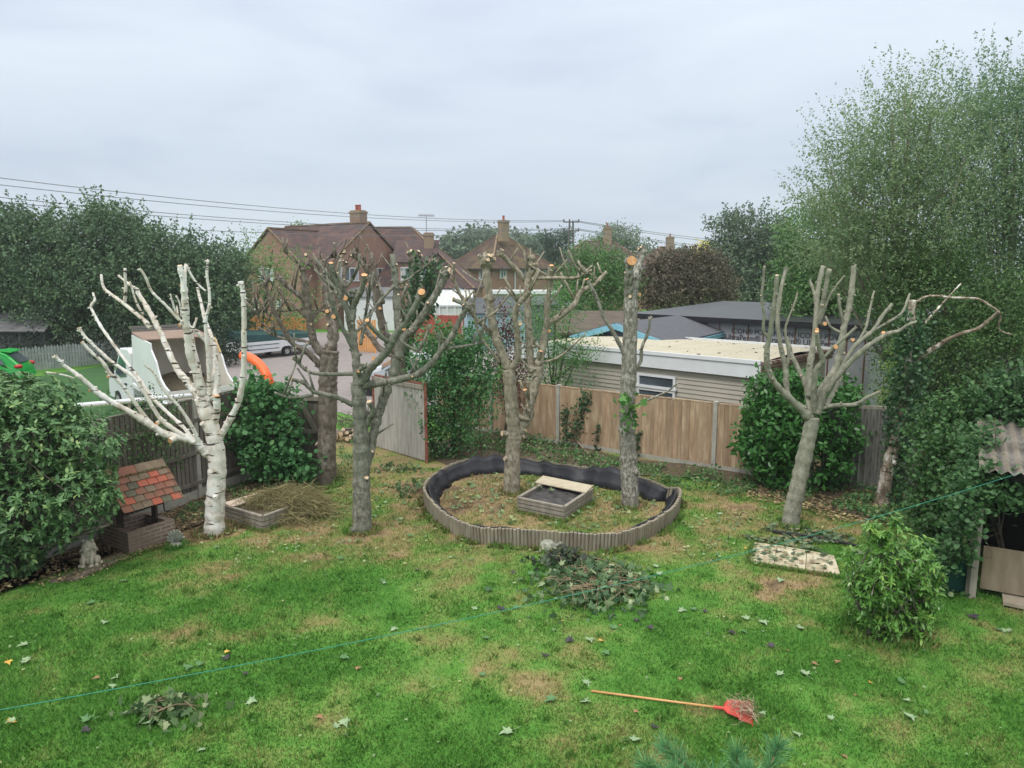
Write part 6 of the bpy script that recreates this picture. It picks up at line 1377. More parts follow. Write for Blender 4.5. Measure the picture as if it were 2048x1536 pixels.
tree('shrub', 'loose small leaved shrub growing against the grey fence between bush and birch', 'shrub', (G(255, 1060).x, 14.0, 0), [lobe(270, 880, 13.9, 70, 55, .6), lobe(200, 850, 13.7, 50, 40, .5), lobe(310, 830, 14, 38, 45, .4), lobe(240, 950, 13.5, 50, 60, .5), lobe(330, 900, 14.2, 30, 40, .3)], SMALLG, 420, 11, .12, .05, QUAD, .035, spray=.4, sprayL=.4, shell=.5)
LIME = leafmat('round_bright_leaves', (.028, .085, .03), (.065, .17, .06), (.16, .26, .07), .5)
tree('climbing_shrub', 'round leaved shrub spilling over the grey fence between birch and timber gate', 'shrub', (G(555, 972).x, 16.35, 0), [lobe(545, 850, 16.2, 55, 75, .4), lobe(520, 790, 16.3, 48, 38, .45), lobe(560, 930, 16.0, 62, 45, .4), lobe(600, 940, 16.1, 32, 34, .3), lobe(500, 880, 16.1, 28, 40, .25), lobe(565, 800, 16.3, 40, 25, .3), lobe(465, 850, 16.0, 14, 26, .15)], LIME, 400, 9, .12, .105, ROUND, .05, spray=.3, sprayL=.35, shell=.45)
HAW = leafmat('hawthorn_leaves', (.022, .075, .025), (.055, .145, .045), (.12, .2, .05), .45)
Yb = G(900, 915).y
tree('bush', 'large dense green bush beside the corrugated gate', 'bush', (G(905, 905).x, Yb + .4, 0), [lobe(900, 790, Yb + .3, 72, 85, 1.0), lobe(870, 730, Yb + .4, 55, 62, .8), lobe(940, 760, Yb + .3, 55, 70, .8), lobe(900, 690, Yb + .5, 60, 30, .7), lobe(895, 860, Yb, 45, 50, .6), lobe(960, 690, Yb + .5, 30, 28, .5)], HAW, 1000, 14, .16, .085, QUAD, .07, spray=.25, sprayL=.4, shell=.6)
tree('shrub', 'slim arching shrub in front of the fence beside the green bush', 'shrub', (G(960, 925).x, G(960, 925).y, 0), [lobe(960, 860, 18.2, 26, 40, .3), lobe(975, 810, 18.2, 20, 30, .25), lobe(940, 840, 18.2, 25, 25, .2)], HAW, 90, 10, .1, .06, QUAD, .02, spray=.6, sprayL=.35)
PLUM = leafmat('purple_plum_leaves', (.035, .012, .016), (.09, .03, .035), (.06, .08, .04), .5)
tree('purple_shrub', 'thin purple leaved plum shrub behind the double stemmed pollard', 'shrub', (G(1010, 860).x, 21.5, 0), [lobe(1012, 720, 21.2, 38, 70, .5), lobe(1000, 650, 21.4, 30, 30, .4), lobe(1030, 780, 21.2, 28, 50, .4)], PLUM, 260, 11, .14, .075, QUAD, .04, spray=.3, sprayL=.4, shell=.35)
PEAR = leafmat('feathery_green_leaves', (.035, .10, .03), (.08, .18, .05), (.14, .24, .07), .5)
tree('shrub_tree', 'airy fine leaved tree overhanging the left end of the beige chalet', 'tree', (G(1100, 850).x, 22.4, 0), [lobe(1100, 690, 22, 65, 70, .9), lobe(1060, 640, 22, 50, 50, .8), lobe(1150, 700, 21.6, 45, 38, .5), lobe(1120, 610, 22.3, 50, 38, .7), lobe(1150, 745, 21.6, 40, 30, .4), lobe(1090, 760, 21.8, 45, 45, .5)], PEAR, 640, 13, .17, .06, QUAD, .07, spray=.4, sprayL=.5, shell=.35)
LEM = leafmat('yellow_green_glossy_leaves', (.04, .11, .02), (.095, .205, .04), (.2, .29, .06), .3, .25, .5)
Ys = G(1760, 1275).y
whorl_bush('shrub', 'bright yellow green upright shrub on the lawn in front of the open shed', (G(1762, 1272).x, Ys, 0), [lobe(1760, 1235, Ys - .05, 55, 42, .4), lobe(1815, 1240, Ys, 45, 38, .35), lobe(1700, 1120, Ys, 18, 30, .2), lobe(1868, 1150, Ys, 16, 34, .2), lobe(1790, 1050, Ys, 14, 26, .15), lobe(1765, 1140, Ys, 62, 75, .55), lobe(1820, 1110, Ys + .1, 50, 52, .45), lobe(1735, 1180, Ys, 48, 62, .45), lobe(1825, 1180, Ys, 48, 55, .4), lobe(1760, 1070, Ys, 40, 30, .3), lobe(1850, 1210, Ys, 22, 30, .2), lobe(1770, 1250, Ys, 28, 22, .2)], LEM, 1150, .08, LONG, cat='shrub', shell=.15, droop=.05)
# ivy tufts on tan fence, ground cover below it
for (x0, y0, x1, y1, n, sp, lab) in ((1150, 885, 1176, 790, 520, [.22, .16, .1], 'dark ivy climbing the tan fence between the two middle pollards'), (1135, 880, 1132, 820, 160, [.12, .08], 'short dark ivy strand on the tan fence left of the tall one'), (1195, 905, 1196, 850, 60, [.06, .05], 'thin ivy strand climbing low on the tan fence'), (1275, 910, 1280, 865, 90, [.08, .05], 'small ivy strand on the tan fence right of the mottled pollard'), (1722, 960, 1718, 870, 260, [.14, .1], 'ivy strand hanging on the grey corrugated fence')):
    g = G(x0, min(y0 + 8, 985)); Yf = g.y - .05; q = [P(x0, y0, Yf), P((x0 + x1) / 2 - 4, (y0 + y1) / 2, Yf + .0), P(x1, y1, Yf)]
    # project on fence plane
    if x0 < 1500:
        f0 = Vector((1.31, 20.4, 0)); fn = Vector((2.7, 3.66, 0)).normalized()
        def onf(px, py): d = ray(px, py); return CAM + d * ((f0 - CAM).dot(fn) / d.dot(fn) * .995)
        q = [onf(x0, y0 + 6), onf((x0 + x1) / 2 - 4, (y0 + y1) / 2), onf(x1, y1)]
    t = thing('ivy_plant', lab, 'ivy', Vector((q[0].x, q[0].y, 0))); mb = MB(); mb.tube(spline(q, 4), .008, 5); mb.build('stem', BARK_A, t)
    pts = spline(q, 3); A = np.array([tuple(p) for p in pts]); i = rng.integers(0, len(A) - 1, n); f = rng.random(n)[:, None]; b_ = A[i] * (1 - f) + A[i + 1] * f
    s_ = np.interp(i / len(A), np.linspace(0, 1, len(sp)), sp)[:, None]; b_ = b_ + rng.normal(size=(n, 3)) * s_ * [.8, .25, 1]; b_[:, 2] = np.maximum(b_[:, 2], .03)
    leafmesh('leaves', b_, .07, IVY, rng.random(n), t, ROUND)
def cover(name, label, poly, n, h, leaf, m, T=QUAD, cat='ground cover'):
    P_ = [G(*p) for p in poly]; ax_ = np.array([(p.x, p.y) for p in P_]); mn, mx_ = ax_.min(0), ax_.max(0); out = []
    while len(out) < n:
        x = rng.uniform(mn[0], mx_[0]); y = rng.uniform(mn[1], mx_[1]); ins_ = False; j = len(ax_) - 1
        for i in range(len(ax_)):
            if (ax_[i][1] > y) != (ax_[j][1] > y) and x < (ax_[j][0] - ax_[i][0]) * (y - ax_[i][1]) / (ax_[j][1] - ax_[i][1]) + ax_[i][0]: ins_ = not ins_
            j = i
        if ins_ and vnoise(x, y, .35, 77) > .42 - .0 * y: out.append((x, y, .02 + h * rng.random() * float(vnoise(x, y, .5, 60)) * 1.4))
    o = leafmesh(name, np.array(out), leaf, m, rng.random(len(out)), None, T, upb=.8); tag(o, label, cat, kind='stuff'); return o
IVG = leafmat('low_ground_leaves', (.025, .07, .02), (.07, .15, .05), (.16, .2, .08))
cover('ground_cover', 'low ivy and weeds along the foot of the tan fence', [(860, 890), (1000, 870), (1112, 890), (1240, 925), (1430, 950), (1500, 968), (1480, 1000), (1330, 975), (1240, 955), (1100, 935), (1000, 915), (860, 925)], 5200, .22, .06, IVG, ROUND)
cover('ground_cover', 'dark undergrowth around the foot of the laurel and ivy birch', [(1480, 960), (1760, 975), (1900, 1060), (1960, 1200), (1880, 1200), (1790, 1060), (1620, 1010), (1490, 985)], 3200, .2, .07, IVG, ROUND)
cover('ground_cover', 'low weeds along the foot of the grey fence near the timber gate', [(400, 1000), (500, 965), (640, 955), (640, 985), (560, 985), (480, 1000), (430, 1030), (345, 1070), (300, 1075)], 2200, .12, .06, IVG)
cover('ground_cover', 'weeds beside the yard beyond the open gate', [(672, 960), (675, 840), (750, 835), (750, 900), (700, 940)], 1500, .15, .06, IVG)
LIT = leafmat('leaf_litter', (.10, .07, .04), (.24, .18, .10), (.33, .30, .14), .9)
def litter(name, label, poly, n, leaf, m, T=QUAD, cat='leaf litter', thr=.35, zz=.03):
    P_ = [G(*p) for p in poly]; ax_ = np.array([(p.x, p.y) for p in P_]); mn, mx_ = ax_.min(0), ax_.max(0); k = n * 6
    x = rng.uniform(mn[0], mx_[0], k); y = rng.uniform(mn[1], mx_[1], k); ins_ = np.zeros(k, bool); j = len(ax_) - 1
    for i in range(len(ax_)):
        dy_ = (ax_[j][1] - ax_[i][1]) or 1e-9
        c_ = ((ax_[i][1] > y) != (ax_[j][1] > y)) & (x < (ax_[j][0] - ax_[i][0]) * (y - ax_[i][1]) / dy_ + ax_[i][0]); ins_ ^= c_; j = i
    ins_ &= vnoise(x, y, .6, 90) > thr; x, y = x[ins_][:n], y[ins_][:n]; q = len(x)
    o = leafmesh(name, np.stack([x, y, np.full(q, zz) + rng.random(q) * .03], 1), leaf, m, rng.random(q), None, T, norm(rng.normal(size=(q, 3)) * [1, 1, .25]), upb=1.5); tag(o, label, cat, kind='stuff'); return o
MPLs = leafmat('curled_maple_leaves', (.03, .05, .025), (.10, .15, .075), (.20, .15, .09), .6)
litter('leaf_litter', 'dry brown leaf litter under the bush and round the well', [(-60, 1210), (90, 1165), (200, 1110), (345, 1080), (470, 1010), (640, 980), (640, 950), (400, 995), (150, 1050), (-80, 1100)], 3800, .06, LIT, thr=.2, zz=.06)
litter('leaf_litter', 'brown leaf litter beneath the laurel and ivy birch', [(1480, 975), (1760, 985), (1800, 1060), (1700, 1050), (1500, 1000)], 1800, .07, LIT, thr=.2, zz=.04)
LITG = leafmat('scattered_green_leaf_bits', (.05, .10, .04), (.15, .22, .10), (.26, .25, .12), .7)
litter('leaf_litter', 'brown and green debris scattered round the statue and the paving strip', [(60, 1185), (150, 1175), (270, 1120), (345, 1092), (230, 1100), (90, 1150)], 420, .045, LIT, thr=.2, zz=.055)
litter('leaf_scraps', 'small green leaf scraps strewn over the back of the lawn', [(640, 985), (760, 900), (860, 940), (850, 1010), (960, 1095), (1340, 1080), (1400, 980), (1700, 1040), (1480, 1150), (1100, 1180), (700, 1130), (470, 1130), (380, 1080)], 900, .055, LITG, ROUND, thr=.4)
litter('leaf_scraps', 'pale leaf scraps scattered over the front of the lawn', [(0, 1180), (500, 1120), (1000, 1180), (1400, 1180), (1700, 1300), (2048, 1300), (2048, 1540), (0, 1540)], 230, .035, LITG, ROUND, thr=.35)
litter('leaf_scraps', 'leaves lying in the grass inside the log ring', [(880, 990), (1000, 945), (1200, 975), (1330, 1005), (1300, 1040), (1180, 1062), (1000, 1050), (900, 1020)], 420, .08, LITG, MAPLE, thr=.35)
litter('leaf_scraps', 'curled leaves lying on the sandy paving slabs', [(1505, 1092), (1668, 1118), (1678, 1152), (1500, 1124)], 60, .10, MPLs, MAPLE, thr=.2, zz=.065)
litter('leaf_scraps', 'leaves and twigs strewn on the soil behind the paving slabs', [(1480, 1075), (1560, 1050), (1700, 1075), (1720, 1120), (1660, 1110), (1510, 1085)], 420, .09, MPLs, MAPLE, thr=.2, zz=.03)
litter('leaf_scraps', 'green leaves lying on the netting of the planter box', [(1045, 1000), (1120, 1013), (1165, 990), (1085, 975)], 45, .09, MPLs, MAPLE, thr=.1, zz=.26)
gb_ = [G(1092, 856), G(1115, 868), G(1140, 885), G(1160, 900), G(1182, 916)]
mb = MB(); q = spline([gb_[0] + Z * .45, gb_[1] + Z * .42, gb_[2] + Z * .3, gb_[3] + Z * .15, gb_[4] + Z * .03], 4); mb.tube(q, [.008 + .012 * i / len(q) for i in range(len(q))], 6)
mb.tube(spline([q[9], q[9] + Vector((.1, 0, .25)), q[9] + Vector((-.05, .1, .5))], 3), .007, 5); mb.tube(spline([q[5], q[5] + Vector((-.2, 0, .12)), q[5] + Vector((-.45, .0, .3))], 3), .006, 5)
o = mb.build('bare_branch', mat('dead_pale_twig', (.26, .2, .14), .9, (.36, .29, .21), 8)); tag(o, 'bare dead branch leaning on weeds in front of the tan fence', 'branch')
mb = MB(); mb.tube(spline([G(1545, 1068) + Z * .05, G(1600, 1076) + Z * .06, G(1660, 1085) + Z * .05, G(1720, 1098) + Z * .05], 5), .025, 8); o = mb.build('black_pipe', BLACKR, smooth=True); tag(o, 'thin black pipe lying behind the paving slabs', 'pipe')
# maple leaves as individuals
def maple_leaf(m, nm, seed):
    rr = random.Random(seed); mb = MB(); pts = [Vector((x, y - .5, z + rr.uniform(.0, .08) + .10 * abs(x))) for x, y, z in MAPLE]
    c = Vector((0, 0, .03))
    for i in range(len(pts)): mb.face([c, pts[i], pts[(i + 1) % len(pts)]])
    mb.tube([pts[0], pts[0] + Vector((.03, -.35, .0)), pts[0] + Vector((.1, -.7, .02))], .015, 4)
    me = bpy.data.meshes.new(nm); me.from_pydata([tuple(v * .16) for v in map(Vector, mb.v)], [], mb.f); me.materials.append(m); return me
MLP = mat('pale_green_leaf_underside', (.20, .30, .16), .7, (.27, .37, .21), 20); MLG = mat('fresh_maple_leaf', (.06, .16, .05), .5, (.09, .2, .07), 20); MLD = mat('dark_purple_fallen_leaf', (.035, .03, .04), .6, (.06, .05, .06), 20); MLY = mat('yellow_fallen_leaf', (.55, .42, .06), .6, (.6, .3, .08), 20); MLB = mat('brown_fallen_leaf', (.25, .13, .06), .7, (.32, .2, .1), 20)
LK = [('pale green maple leaf lying on the grass', MLP), ('fresh green maple leaf lying on the grass', MLG), ('dark purple leaf lying on the grass', MLD), ('yellow leaf lying on the grass', MLY), ('brown dry leaf lying on the grass', MLB)]
proto = [[maple_leaf(m, 'fallen_leaf', 10 * k + j) for j in range(3)] for k, (l, m) in enumerate(LK)]
rr = random.Random(77)
spots = [(455, 1308, 3), (1125, 1246, 3), (18, 1330, 3), (1240, 1255, 4), (1203, 1286, 3), (765, 1165, 1), (838, 1143, 2), (1140, 1285, 2), (1090, 1316, 2), (1272, 1245, 2), (1300, 1260, 2), (1172, 1408, 0), (1272, 1485, 0), (1100, 1405, 1), (1465, 1270, 2), (1488, 1268, 1), (1540, 1296, 2), (1490, 1240, 0), (1528, 1250, 0), (1365, 1225, 0), (1385, 1222, 1), (1608, 1350, 0), (1360, 1363, 4), (1575, 1305, 4), (1740, 1370, 3), (1595, 1475, 0), (232, 1360, 0), (225, 1378, 0), (690, 1452, 0), (672, 1456, 0), (375, 1340, 1), (402, 1332, 1), (505, 1408, 0), (55, 1325, 0), (45, 1295, 0), (1180, 1285, 0), (1225, 1258, 1), (770, 1170, 0), (690, 1320, 1), (740, 1100, 0), (865, 1045, 1), (800, 1048, 1), (1210, 1310, 1), (20, 1445, 3), (28, 1450, 3), (540, 1145, 1), (250, 1165, 0), (1025, 1148, 2), (1060, 1150, 1), (1000, 1220, 2), (1030, 1218, 1), (970, 1280, 1), (1320, 1150, 0), (1310, 1135, 0), (680, 1120, 1), (1505, 1075, 1), (1490, 1100, 3), (1475, 1125, 1), (1530, 1130, 0), (1575, 1100, 2), (1620, 1125, 2), (1655, 1135, 1), (1480, 1020, 1), (1440, 1030, 0), (1500, 1040, 1), (1420, 1000, 1), (1540, 1035, 1), (1560, 1165, 0), (2015, 1265, 0), (1995, 1262, 1), (1710, 1395, 4), (640, 1440, 4), (1660, 1440, 0), (1820, 1440, 0)]
for _ in range(36): spots.append((rr.uniform(20, 2000), rr.uniform(1130, 1530), rr.choice([0, 0, 0, 1, 1, 2, 4])))
for _ in range(26): spots.append((rr.uniform(680, 860), rr.uniform(900, 1080), rr.choice([0, 1, 1])))
def where(x, y):
    for x0, y0, x1, y1, n_ in ((1480, 1060, 1690, 1180, 'on or beside the sandy paving slabs'), (1400, 980, 1600, 1060, 'between the log ring and rightmost pollard'), (660, 890, 880, 1090, 'left of the log ring'),
                               (1180, 1200, 1420, 1330, 'in front of the branch heap'), (1420, 1180, 1700, 1330, 'in front of the paving slabs'), (940, 1100, 1420, 1200, 'behind the branch heap'),
                               (1060, 1340, 1500, 1540, 'near the leaf rake'), (1690, 1200, 2060, 1540, 'in front of the open shed')):
        if x0 <= x < x1 and y0 <= y < y1: return n_
    cordy = 1427 - (x + 40) * .2235
    if y < cordy: return 'beyond the cord on the left lawn' if x < 760 else 'beyond the cord on the middle lawn'
    return 'on the front left lawn' if x < 620 else 'on the front middle lawn' if x < 1060 else 'on the front right lawn'
for x, y, k in spots:
    g = G(x, y); o = bpy.data.objects.new('fallen_leaf', proto[k][rr.randrange(3)]); COL.objects.link(o); o.location = g + Z * .033; s_ = rr.uniform(.5, .95) * (.6 if k in (3, 4) else 1) * (.85 if y < 1120 else 1)
    o.rotation_euler = (rr.uniform(-.3, .3), rr.uniform(-.3, .3), rr.uniform(0, 6.28)); o.scale = (s_, s_, s_); wh = where(x, y); tag(o, LK[k][0].replace(' on the grass', '') + ' ' + wh, 'leaf', LK[k][0].split(' leaf')[0] + ' leaves ' + wh)
# brush piles
def brush(name, label, cpx, rx, ry, n, hgt, ntw, m, seed=1):
    c = G(*cpx); s = depth(c) / F; t = thing(name, label, 'brush pile', c); X = rx * s; Y_ = ry * s * 2.4; q = rng.normal(size=(n, 2)) * .5; r2 = (q ** 2).sum(1)
    p = np.stack([c.x + q[:, 0] * X, c.y + q[:, 1] * Y_, .04 + hgt * np.exp(-r2 * 1.5) * rng.random(n)], 1)
    leafmesh('leaves', p, .105, m, rng.random(n), t, MAPLE, upb=.45); mb = MB(); rr = random.Random(seed)
    for _ in range(ntw):
        a_ = rr.uniform(0, 6.28); e = Vector((c.x + math.cos(a_) * X * rr.uniform(.3, 1.1), c.y + math.sin(a_) * Y_ * rr.uniform(.3, 1.0), .05)); b_ = Vector((c.x + rr.gauss(0, .3) * X, c.y + rr.gauss(0, .3) * Y_, hgt * .8)); mb.tube(spline([b_, (b_ + e) / 2 + Z * .07, e], 3), [.009, .009, .008, .007, .006, .005, .004], 5)
    mb.build('twigs', mat('green_brown_twig', (.16, .12, .07), .8, (.26, .2, .12), 8), t)
MPL = leafmat('cut_maple_leaves', (.02, .055, .022), (.095, .155, .07), (.25, .29, .17), .55)
brush('brush_pile', 'heap of cut maple branches with mixed green leaves in the middle of the lawn', (1190, 1175), 118, 50, 1100, .20, 70, MPL)
MPD = leafmat('dark_cut_leaves', (.02, .02, .022), (.035, .05, .03), (.06, .10, .05), .55)
brush('brush_pile', 'dark leafy clump at the back of the cut branches by the log edging', (1130, 1130), 55, 18, 160, .25, 6, MPD, 2)
MLL = leafmat('cut_light_leaves', (.03, .065, .025), (.085, .14, .055), (.19, .22, .12), .6)
brush('brush_pile', 'small leafy cut branch lying on the front left lawn', (330, 1425), 72, 22, 170, .12, 8, MLL, 3)
brush('brush_pile', 'small heap of green cuttings on the ground near the left edge of the log ring', (820, 985), 40, 26, 90, .15, 6, MLL, 4)
brush('brush_pile', 'row of cut leaves on the ground in front of the corrugated gate', (790, 942), 50, 14, 90, .1, 4, MLL, 5)
t = thing('log_pile', 'small pile of cut logs and twigs on the far side of the open gate', 'log pile', G(690, 875)); rr = random.Random(8); mb = MB(); g = G(690, 878)
for i in range(26):
    a_ = rr.uniform(-.5, .5); p = g + Vector((rr.uniform(-.45, .45), rr.uniform(-.3, .3), rr.uniform(.05, .28))); d = Vector((math.sin(a_), -math.cos(a_), rr.uniform(-.1, .2))); r_ = rr.uniform(.03, .07); mb.tube([p, p + d * rr.uniform(.25, .45)], r_, 8, capm=1)
mb.build('logs', [BARK_A, PALECUT], t)
mb = MB()
for i in range(34): p = g + Vector((rr.uniform(-.5, .4), rr.uniform(.3, .9), .05)); mb.tube(spline([p, p + Vector((rr.uniform(-.3, .3), 0, .3)), p + Vector((rr.uniform(-.8, .6), rr.uniform(-.3, .3), rr.uniform(.35, .75)))], 3), .007, 4)
mb.build('twigs', BARK_A, t)
# ================================================================ BACKGROUND TREES
def L_(*a): return lobe(*a)
DKG = leafmat('dark_grey_green_leaves', (.036, .068, .04), (.08, .13, .066), (.14, .185, .09), .6, .15, .2)
tree('evergreen_oak', 'big dark green spreading tree along the left edge behind the truck', 'tree', (P(230, 700, 44).x, 44, 0),
     [L_(60, 500, 44, 85, 70, 3), L_(200, 480, 44, 95, 65, 3), L_(120, 580, 43, 120, 90, 3), L_(270, 570, 43, 110, 90, 3), L_(340, 520, 43.5, 80, 55, 2.5), L_(400, 590, 43, 75, 85, 2.5), L_(440, 540, 44, 55, 45, 2), L_(-40, 520, 44, 80, 90, 3), L_(300, 660, 42.5, 120, 50, 2), L_(160, 660, 42.5, 90, 40, 2), L_(50, 455, 44, 45, 32, 1.5), L_(225, 445, 44, 48, 28, 1.5), L_(450, 640, 43, 45, 60, 2), L_(-20, 620, 43, 60, 50, 2)],
     DKG, 6200, 21, .26, .17, QUAD, .35, spray=.3, sprayL=1.2, shell=.55, nlimb=14, tone=.55)
tree('hedge_shrub', 'dark low shrubs behind the picket fence below the big dark tree', 'hedge', (P(250, 720, 39).x, 39, 0), [L_(80, 640, 48, 120, 60, 1.5), L_(280, 640, 48, 120, 60, 1.5), L_(420, 650, 48, 80, 60, 1.5), L_(150, 700, 39, 60, 28, 1.5), L_(260, 695, 39, 60, 35, 1.5), L_(350, 700, 39, 60, 40, 1.5), L_(430, 700, 38, 55, 40, 1.5), L_(60, 700, 40, 60, 25, 1.2)], leafmat('very_dark_leaves', (.010, .018, .012), (.02, .034, .02)), 1900, 14, .28, .15, QUAD, .1, shell=.5)
LGT = leafmat('light_green_feathery_leaves', (.05, .11, .035), (.11, .2, .06), (.18, .27, .09), .6)
tree('robinia', 'light green feathery tree in front of the left gable of the big brick house', 'tree', (P(515, 660, 47).x, 47, 0), [L_(500, 500, 47, 38, 35, 1.5), L_(540, 560, 46, 50, 50, 1.5), L_(580, 530, 46, 40, 30, 1.2), L_(560, 610, 46, 55, 35, 1.5), L_(480, 540, 47, 35, 45, 1.5), L_(610, 610, 46, 40, 35, 1.2), L_(575, 650, 45, 60, 25, 1)], LGT, 520, 12, .32, .13, QUAD, .12, spray=.5, sprayL=.9, shell=.3)
tree('garden_tree', 'rounded tree top rising behind the left roof of the big brick house', 'tree', (P(605, 500, 82).x, 82, 0), [L_(600, 470, 82, 28, 24, 2), L_(620, 490, 82, 30, 24, 2)], LGT, 160, 12, .35, .25, QUAD, .2)
MIDG = leafmat('mid_green_leaves', (.04, .095, .03), (.08, .16, .05), (.13, .21, .07), .55)
tree('garden_tree', 'bright mid green bushy tree in front of the red hipped house', 'tree', (P(1195, 640, 46).x, 46, 0), [L_(1195, 545, 46, 60, 45, 1.9), L_(1200, 590, 45.5, 75, 45, 2), L_(1180, 510, 46, 35, 25, 1.2), L_(1240, 570, 46, 45, 45, 1.5), L_(1145, 580, 46, 38, 40, 1.3), L_(1225, 520, 46, 25, 20, 1)], MIDG, 1300, 15, .25, .13, QUAD, .16, spray=.3, sprayL=.8, shell=.55)
BCH = leafmat('copper_beech_leaves', (.04, .037, .024), (.085, .074, .048), (.10, .105, .055), .6, .1)
tree('copper_beech', 'broad dark brown copper beech to the right of the middle', 'tree', (P(1375, 650, 46).x, 46, 0), [L_(1375, 550, 46, 88, 50, 2.4), L_(1330, 575, 45.5, 55, 42, 1.8), L_(1420, 575, 45.5, 55, 42, 1.8), L_(1375, 600, 45, 90, 30, 2), L_(1400, 520, 46, 45, 22, 1.4), L_(1340, 525, 46, 40, 20, 1.2)], BCH, 1800, 16, .2, .13, QUAD, .2, spray=.2, sprayL=.5, shell=.65)
GRG = leafmat('grey_green_leaves', (.045, .07, .045), (.085, .125, .075), (.12, .16, .10), .6)
tree('tall_tree', 'tall grey green tree beyond the copper beech', 'tree', (P(1500, 650, 58).x, 58, 0), [L_(1500, 480, 58, 68, 55, 3), L_(1470, 530, 57, 55, 60, 2.6), L_(1540, 520, 57, 60, 60, 2.6), L_(1500, 590, 56, 80, 40, 3), L_(1450, 450, 58, 28, 22, 1.3), L_(1560, 480, 58, 35, 35, 1.5), L_(1590, 560, 57, 45, 60, 2)], GRG, 2100, 16, .34, .2, QUAD, .3, spray=.3, sprayL=1.1, shell=.5)
tree('yellow_tree', 'small yellow leaved tree top between the copper beech and tall tree', 'tree', (P(1408, 560, 75).x, 75, 0), [L_(1408, 505, 75, 22, 18, 1.2)], leafmat('yellow_leaves', (.3, .26, .04), (.5, .42, .07)), 70, 12, .3, .2, QUAD, .12)
WIL = leafmat('willow_leaves', (.08, .115, .075), (.12, .17, .10), (.16, .2, .13), .6)
tree('willow', 'pale drooping willow top behind the red hipped house', 'tree', (P(1235, 560, 112).x, 112, 0), [L_(1238, 478, 112, 40, 28, 3), L_(1210, 490, 112, 40, 26, 3), L_(1265, 500, 112, 22, 34, 2), L_(1180, 505, 112, 25, 20, 2)], WIL, 520, 14, .5, .3, QUAD, .4, spray=.3, sprayL=1, shell=.5)
tree('garden_tree', 'dark blue green tree top beneath the power pole', 'tree', (P(1112, 560, 92).x, 92, 0), [L_(1112, 490, 92, 32, 26, 2), L_(1130, 475, 92, 20, 16, 1.3), L_(1090, 480, 92, 16, 14, 1), L_(1110, 520, 92, 30, 22, 2)], leafmat('blue_green_leaves', (.03, .06, .045), (.06, .10, .07)), 420, 13, .35, .22, QUAD, .25, shell=.4)
FAR = leafmat('far_wood_leaves', (.06, .09, .06), (.09, .13, .085), (.12, .15, .09), .8)
pts = []; 
for (px, py, rx, ry, Y) in ((930, 500, 45, 30, 150), (960, 490, 38, 26, 155), (890, 510, 30, 24, 150), (1000, 490, 70, 24, 170), (1060, 500, 40, 22, 160), (1300, 520, 60, 22, 170), (700, 520, 220, 30, 190), (1340, 530, 120, 24, 190), (1150, 520, 90, 20, 190), (820, 520, 60, 20, 160)): pts.append(L_(px, py, Y, rx, ry, 8))
for (px, py, rx, ry, Y) in ((200, 540, 500, 26, 190), (1650, 540, 320, 30, 190), (1000, 545, 900, 14, 210)): pts.append(L_(px, py, Y, rx, ry, 6))
p, r = crownpts(pts, 5200, 12, 1.0, .6, .1, 1); o = leafmesh('far_wood', p, .9, FAR, r, None, QUAD); tag(o, 'distant line of woodland trees behind the houses', 'wood', kind='stuff')
# right side: birches and undergrowth
BLV = leafmat('birch_leaves', (.07, .12, .06), (.16, .22, .11), (.28, .31, .13), .5, .38)
BLD = leafmat('darker_birch_leaves', (.055, .105, .06), (.125, .19, .10), (.2, .25, .12), .5, .35)
GRB = 'tall leafy trees along the right edge'
Yr = 20
tree('silver_birch', 'tall silver birch with wispy top, left one of the pair rising above the right edge', 'tree', (P(1815, 800, Yr).x, Yr, 0), [L_(1800, 300, Yr, 95, 110, 1.6), L_(1760, 400, Yr, 130, 110, 1.8), L_(1850, 420, Yr, 120, 130, 1.8), L_(1720, 320, Yr, 75, 70, 1.2), L_(1800, 225, Yr, 45, 50, .8), L_(1700, 440, Yr, 95, 80, 1.4), L_(1760, 520, Yr, 120, 90, 1.6), L_(1880, 270, Yr, 70, 80, 1), L_(1690, 500, Yr, 70, 60, 1.2)], BLV, 2900, 25, .15, .062, QUAD, .13, BARK_C, GRB, spray=.6, sprayL=1.25, shell=.4, nlimb=26, tone=.5)
tree('silver_birch', 'tall silver birch cut off by the right edge of the picture', 'tree', (P(2020, 800, Yr + 1).x, Yr + 1, 0), [L_(2010, 330, Yr + 1, 130, 150, 2), L_(1990, 230, Yr + 1, 90, 90, 1.4), L_(2080, 230, Yr + 1, 80, 90, 1.4), L_(1960, 430, Yr + 1, 120, 120, 1.8), L_(2080, 460, Yr + 1, 120, 140, 1.8), L_(1990, 560, Yr + 1, 130, 100, 1.7)], BLD, 3200, 25, .16, .066, QUAD, .14, BARK_C, GRB, spray=.55, sprayL=1.2, shell=.4, nlimb=26, tone=.5)
tree('garden_tree', 'dense mid green tree behind the rightmost pollard', 'tree', (P(1660, 700, 30).x, 30, 0), [L_(1640, 470, 30, 75, 60, 1.7), L_(1690, 540, 29, 90, 75, 1.9), L_(1610, 550, 30, 60, 70, 1.6), L_(1740, 600, 28, 70, 80, 1.7), L_(1650, 620, 29, 80, 55, 1.6), L_(1590, 620, 29, 35, 50, 1), L_(1700, 680, 27, 60, 45, 1.2)], MIDG, 2300, 15, .25, .12, QUAD, .16, None, GRB, spray=.3, sprayL=.7, shell=.5)
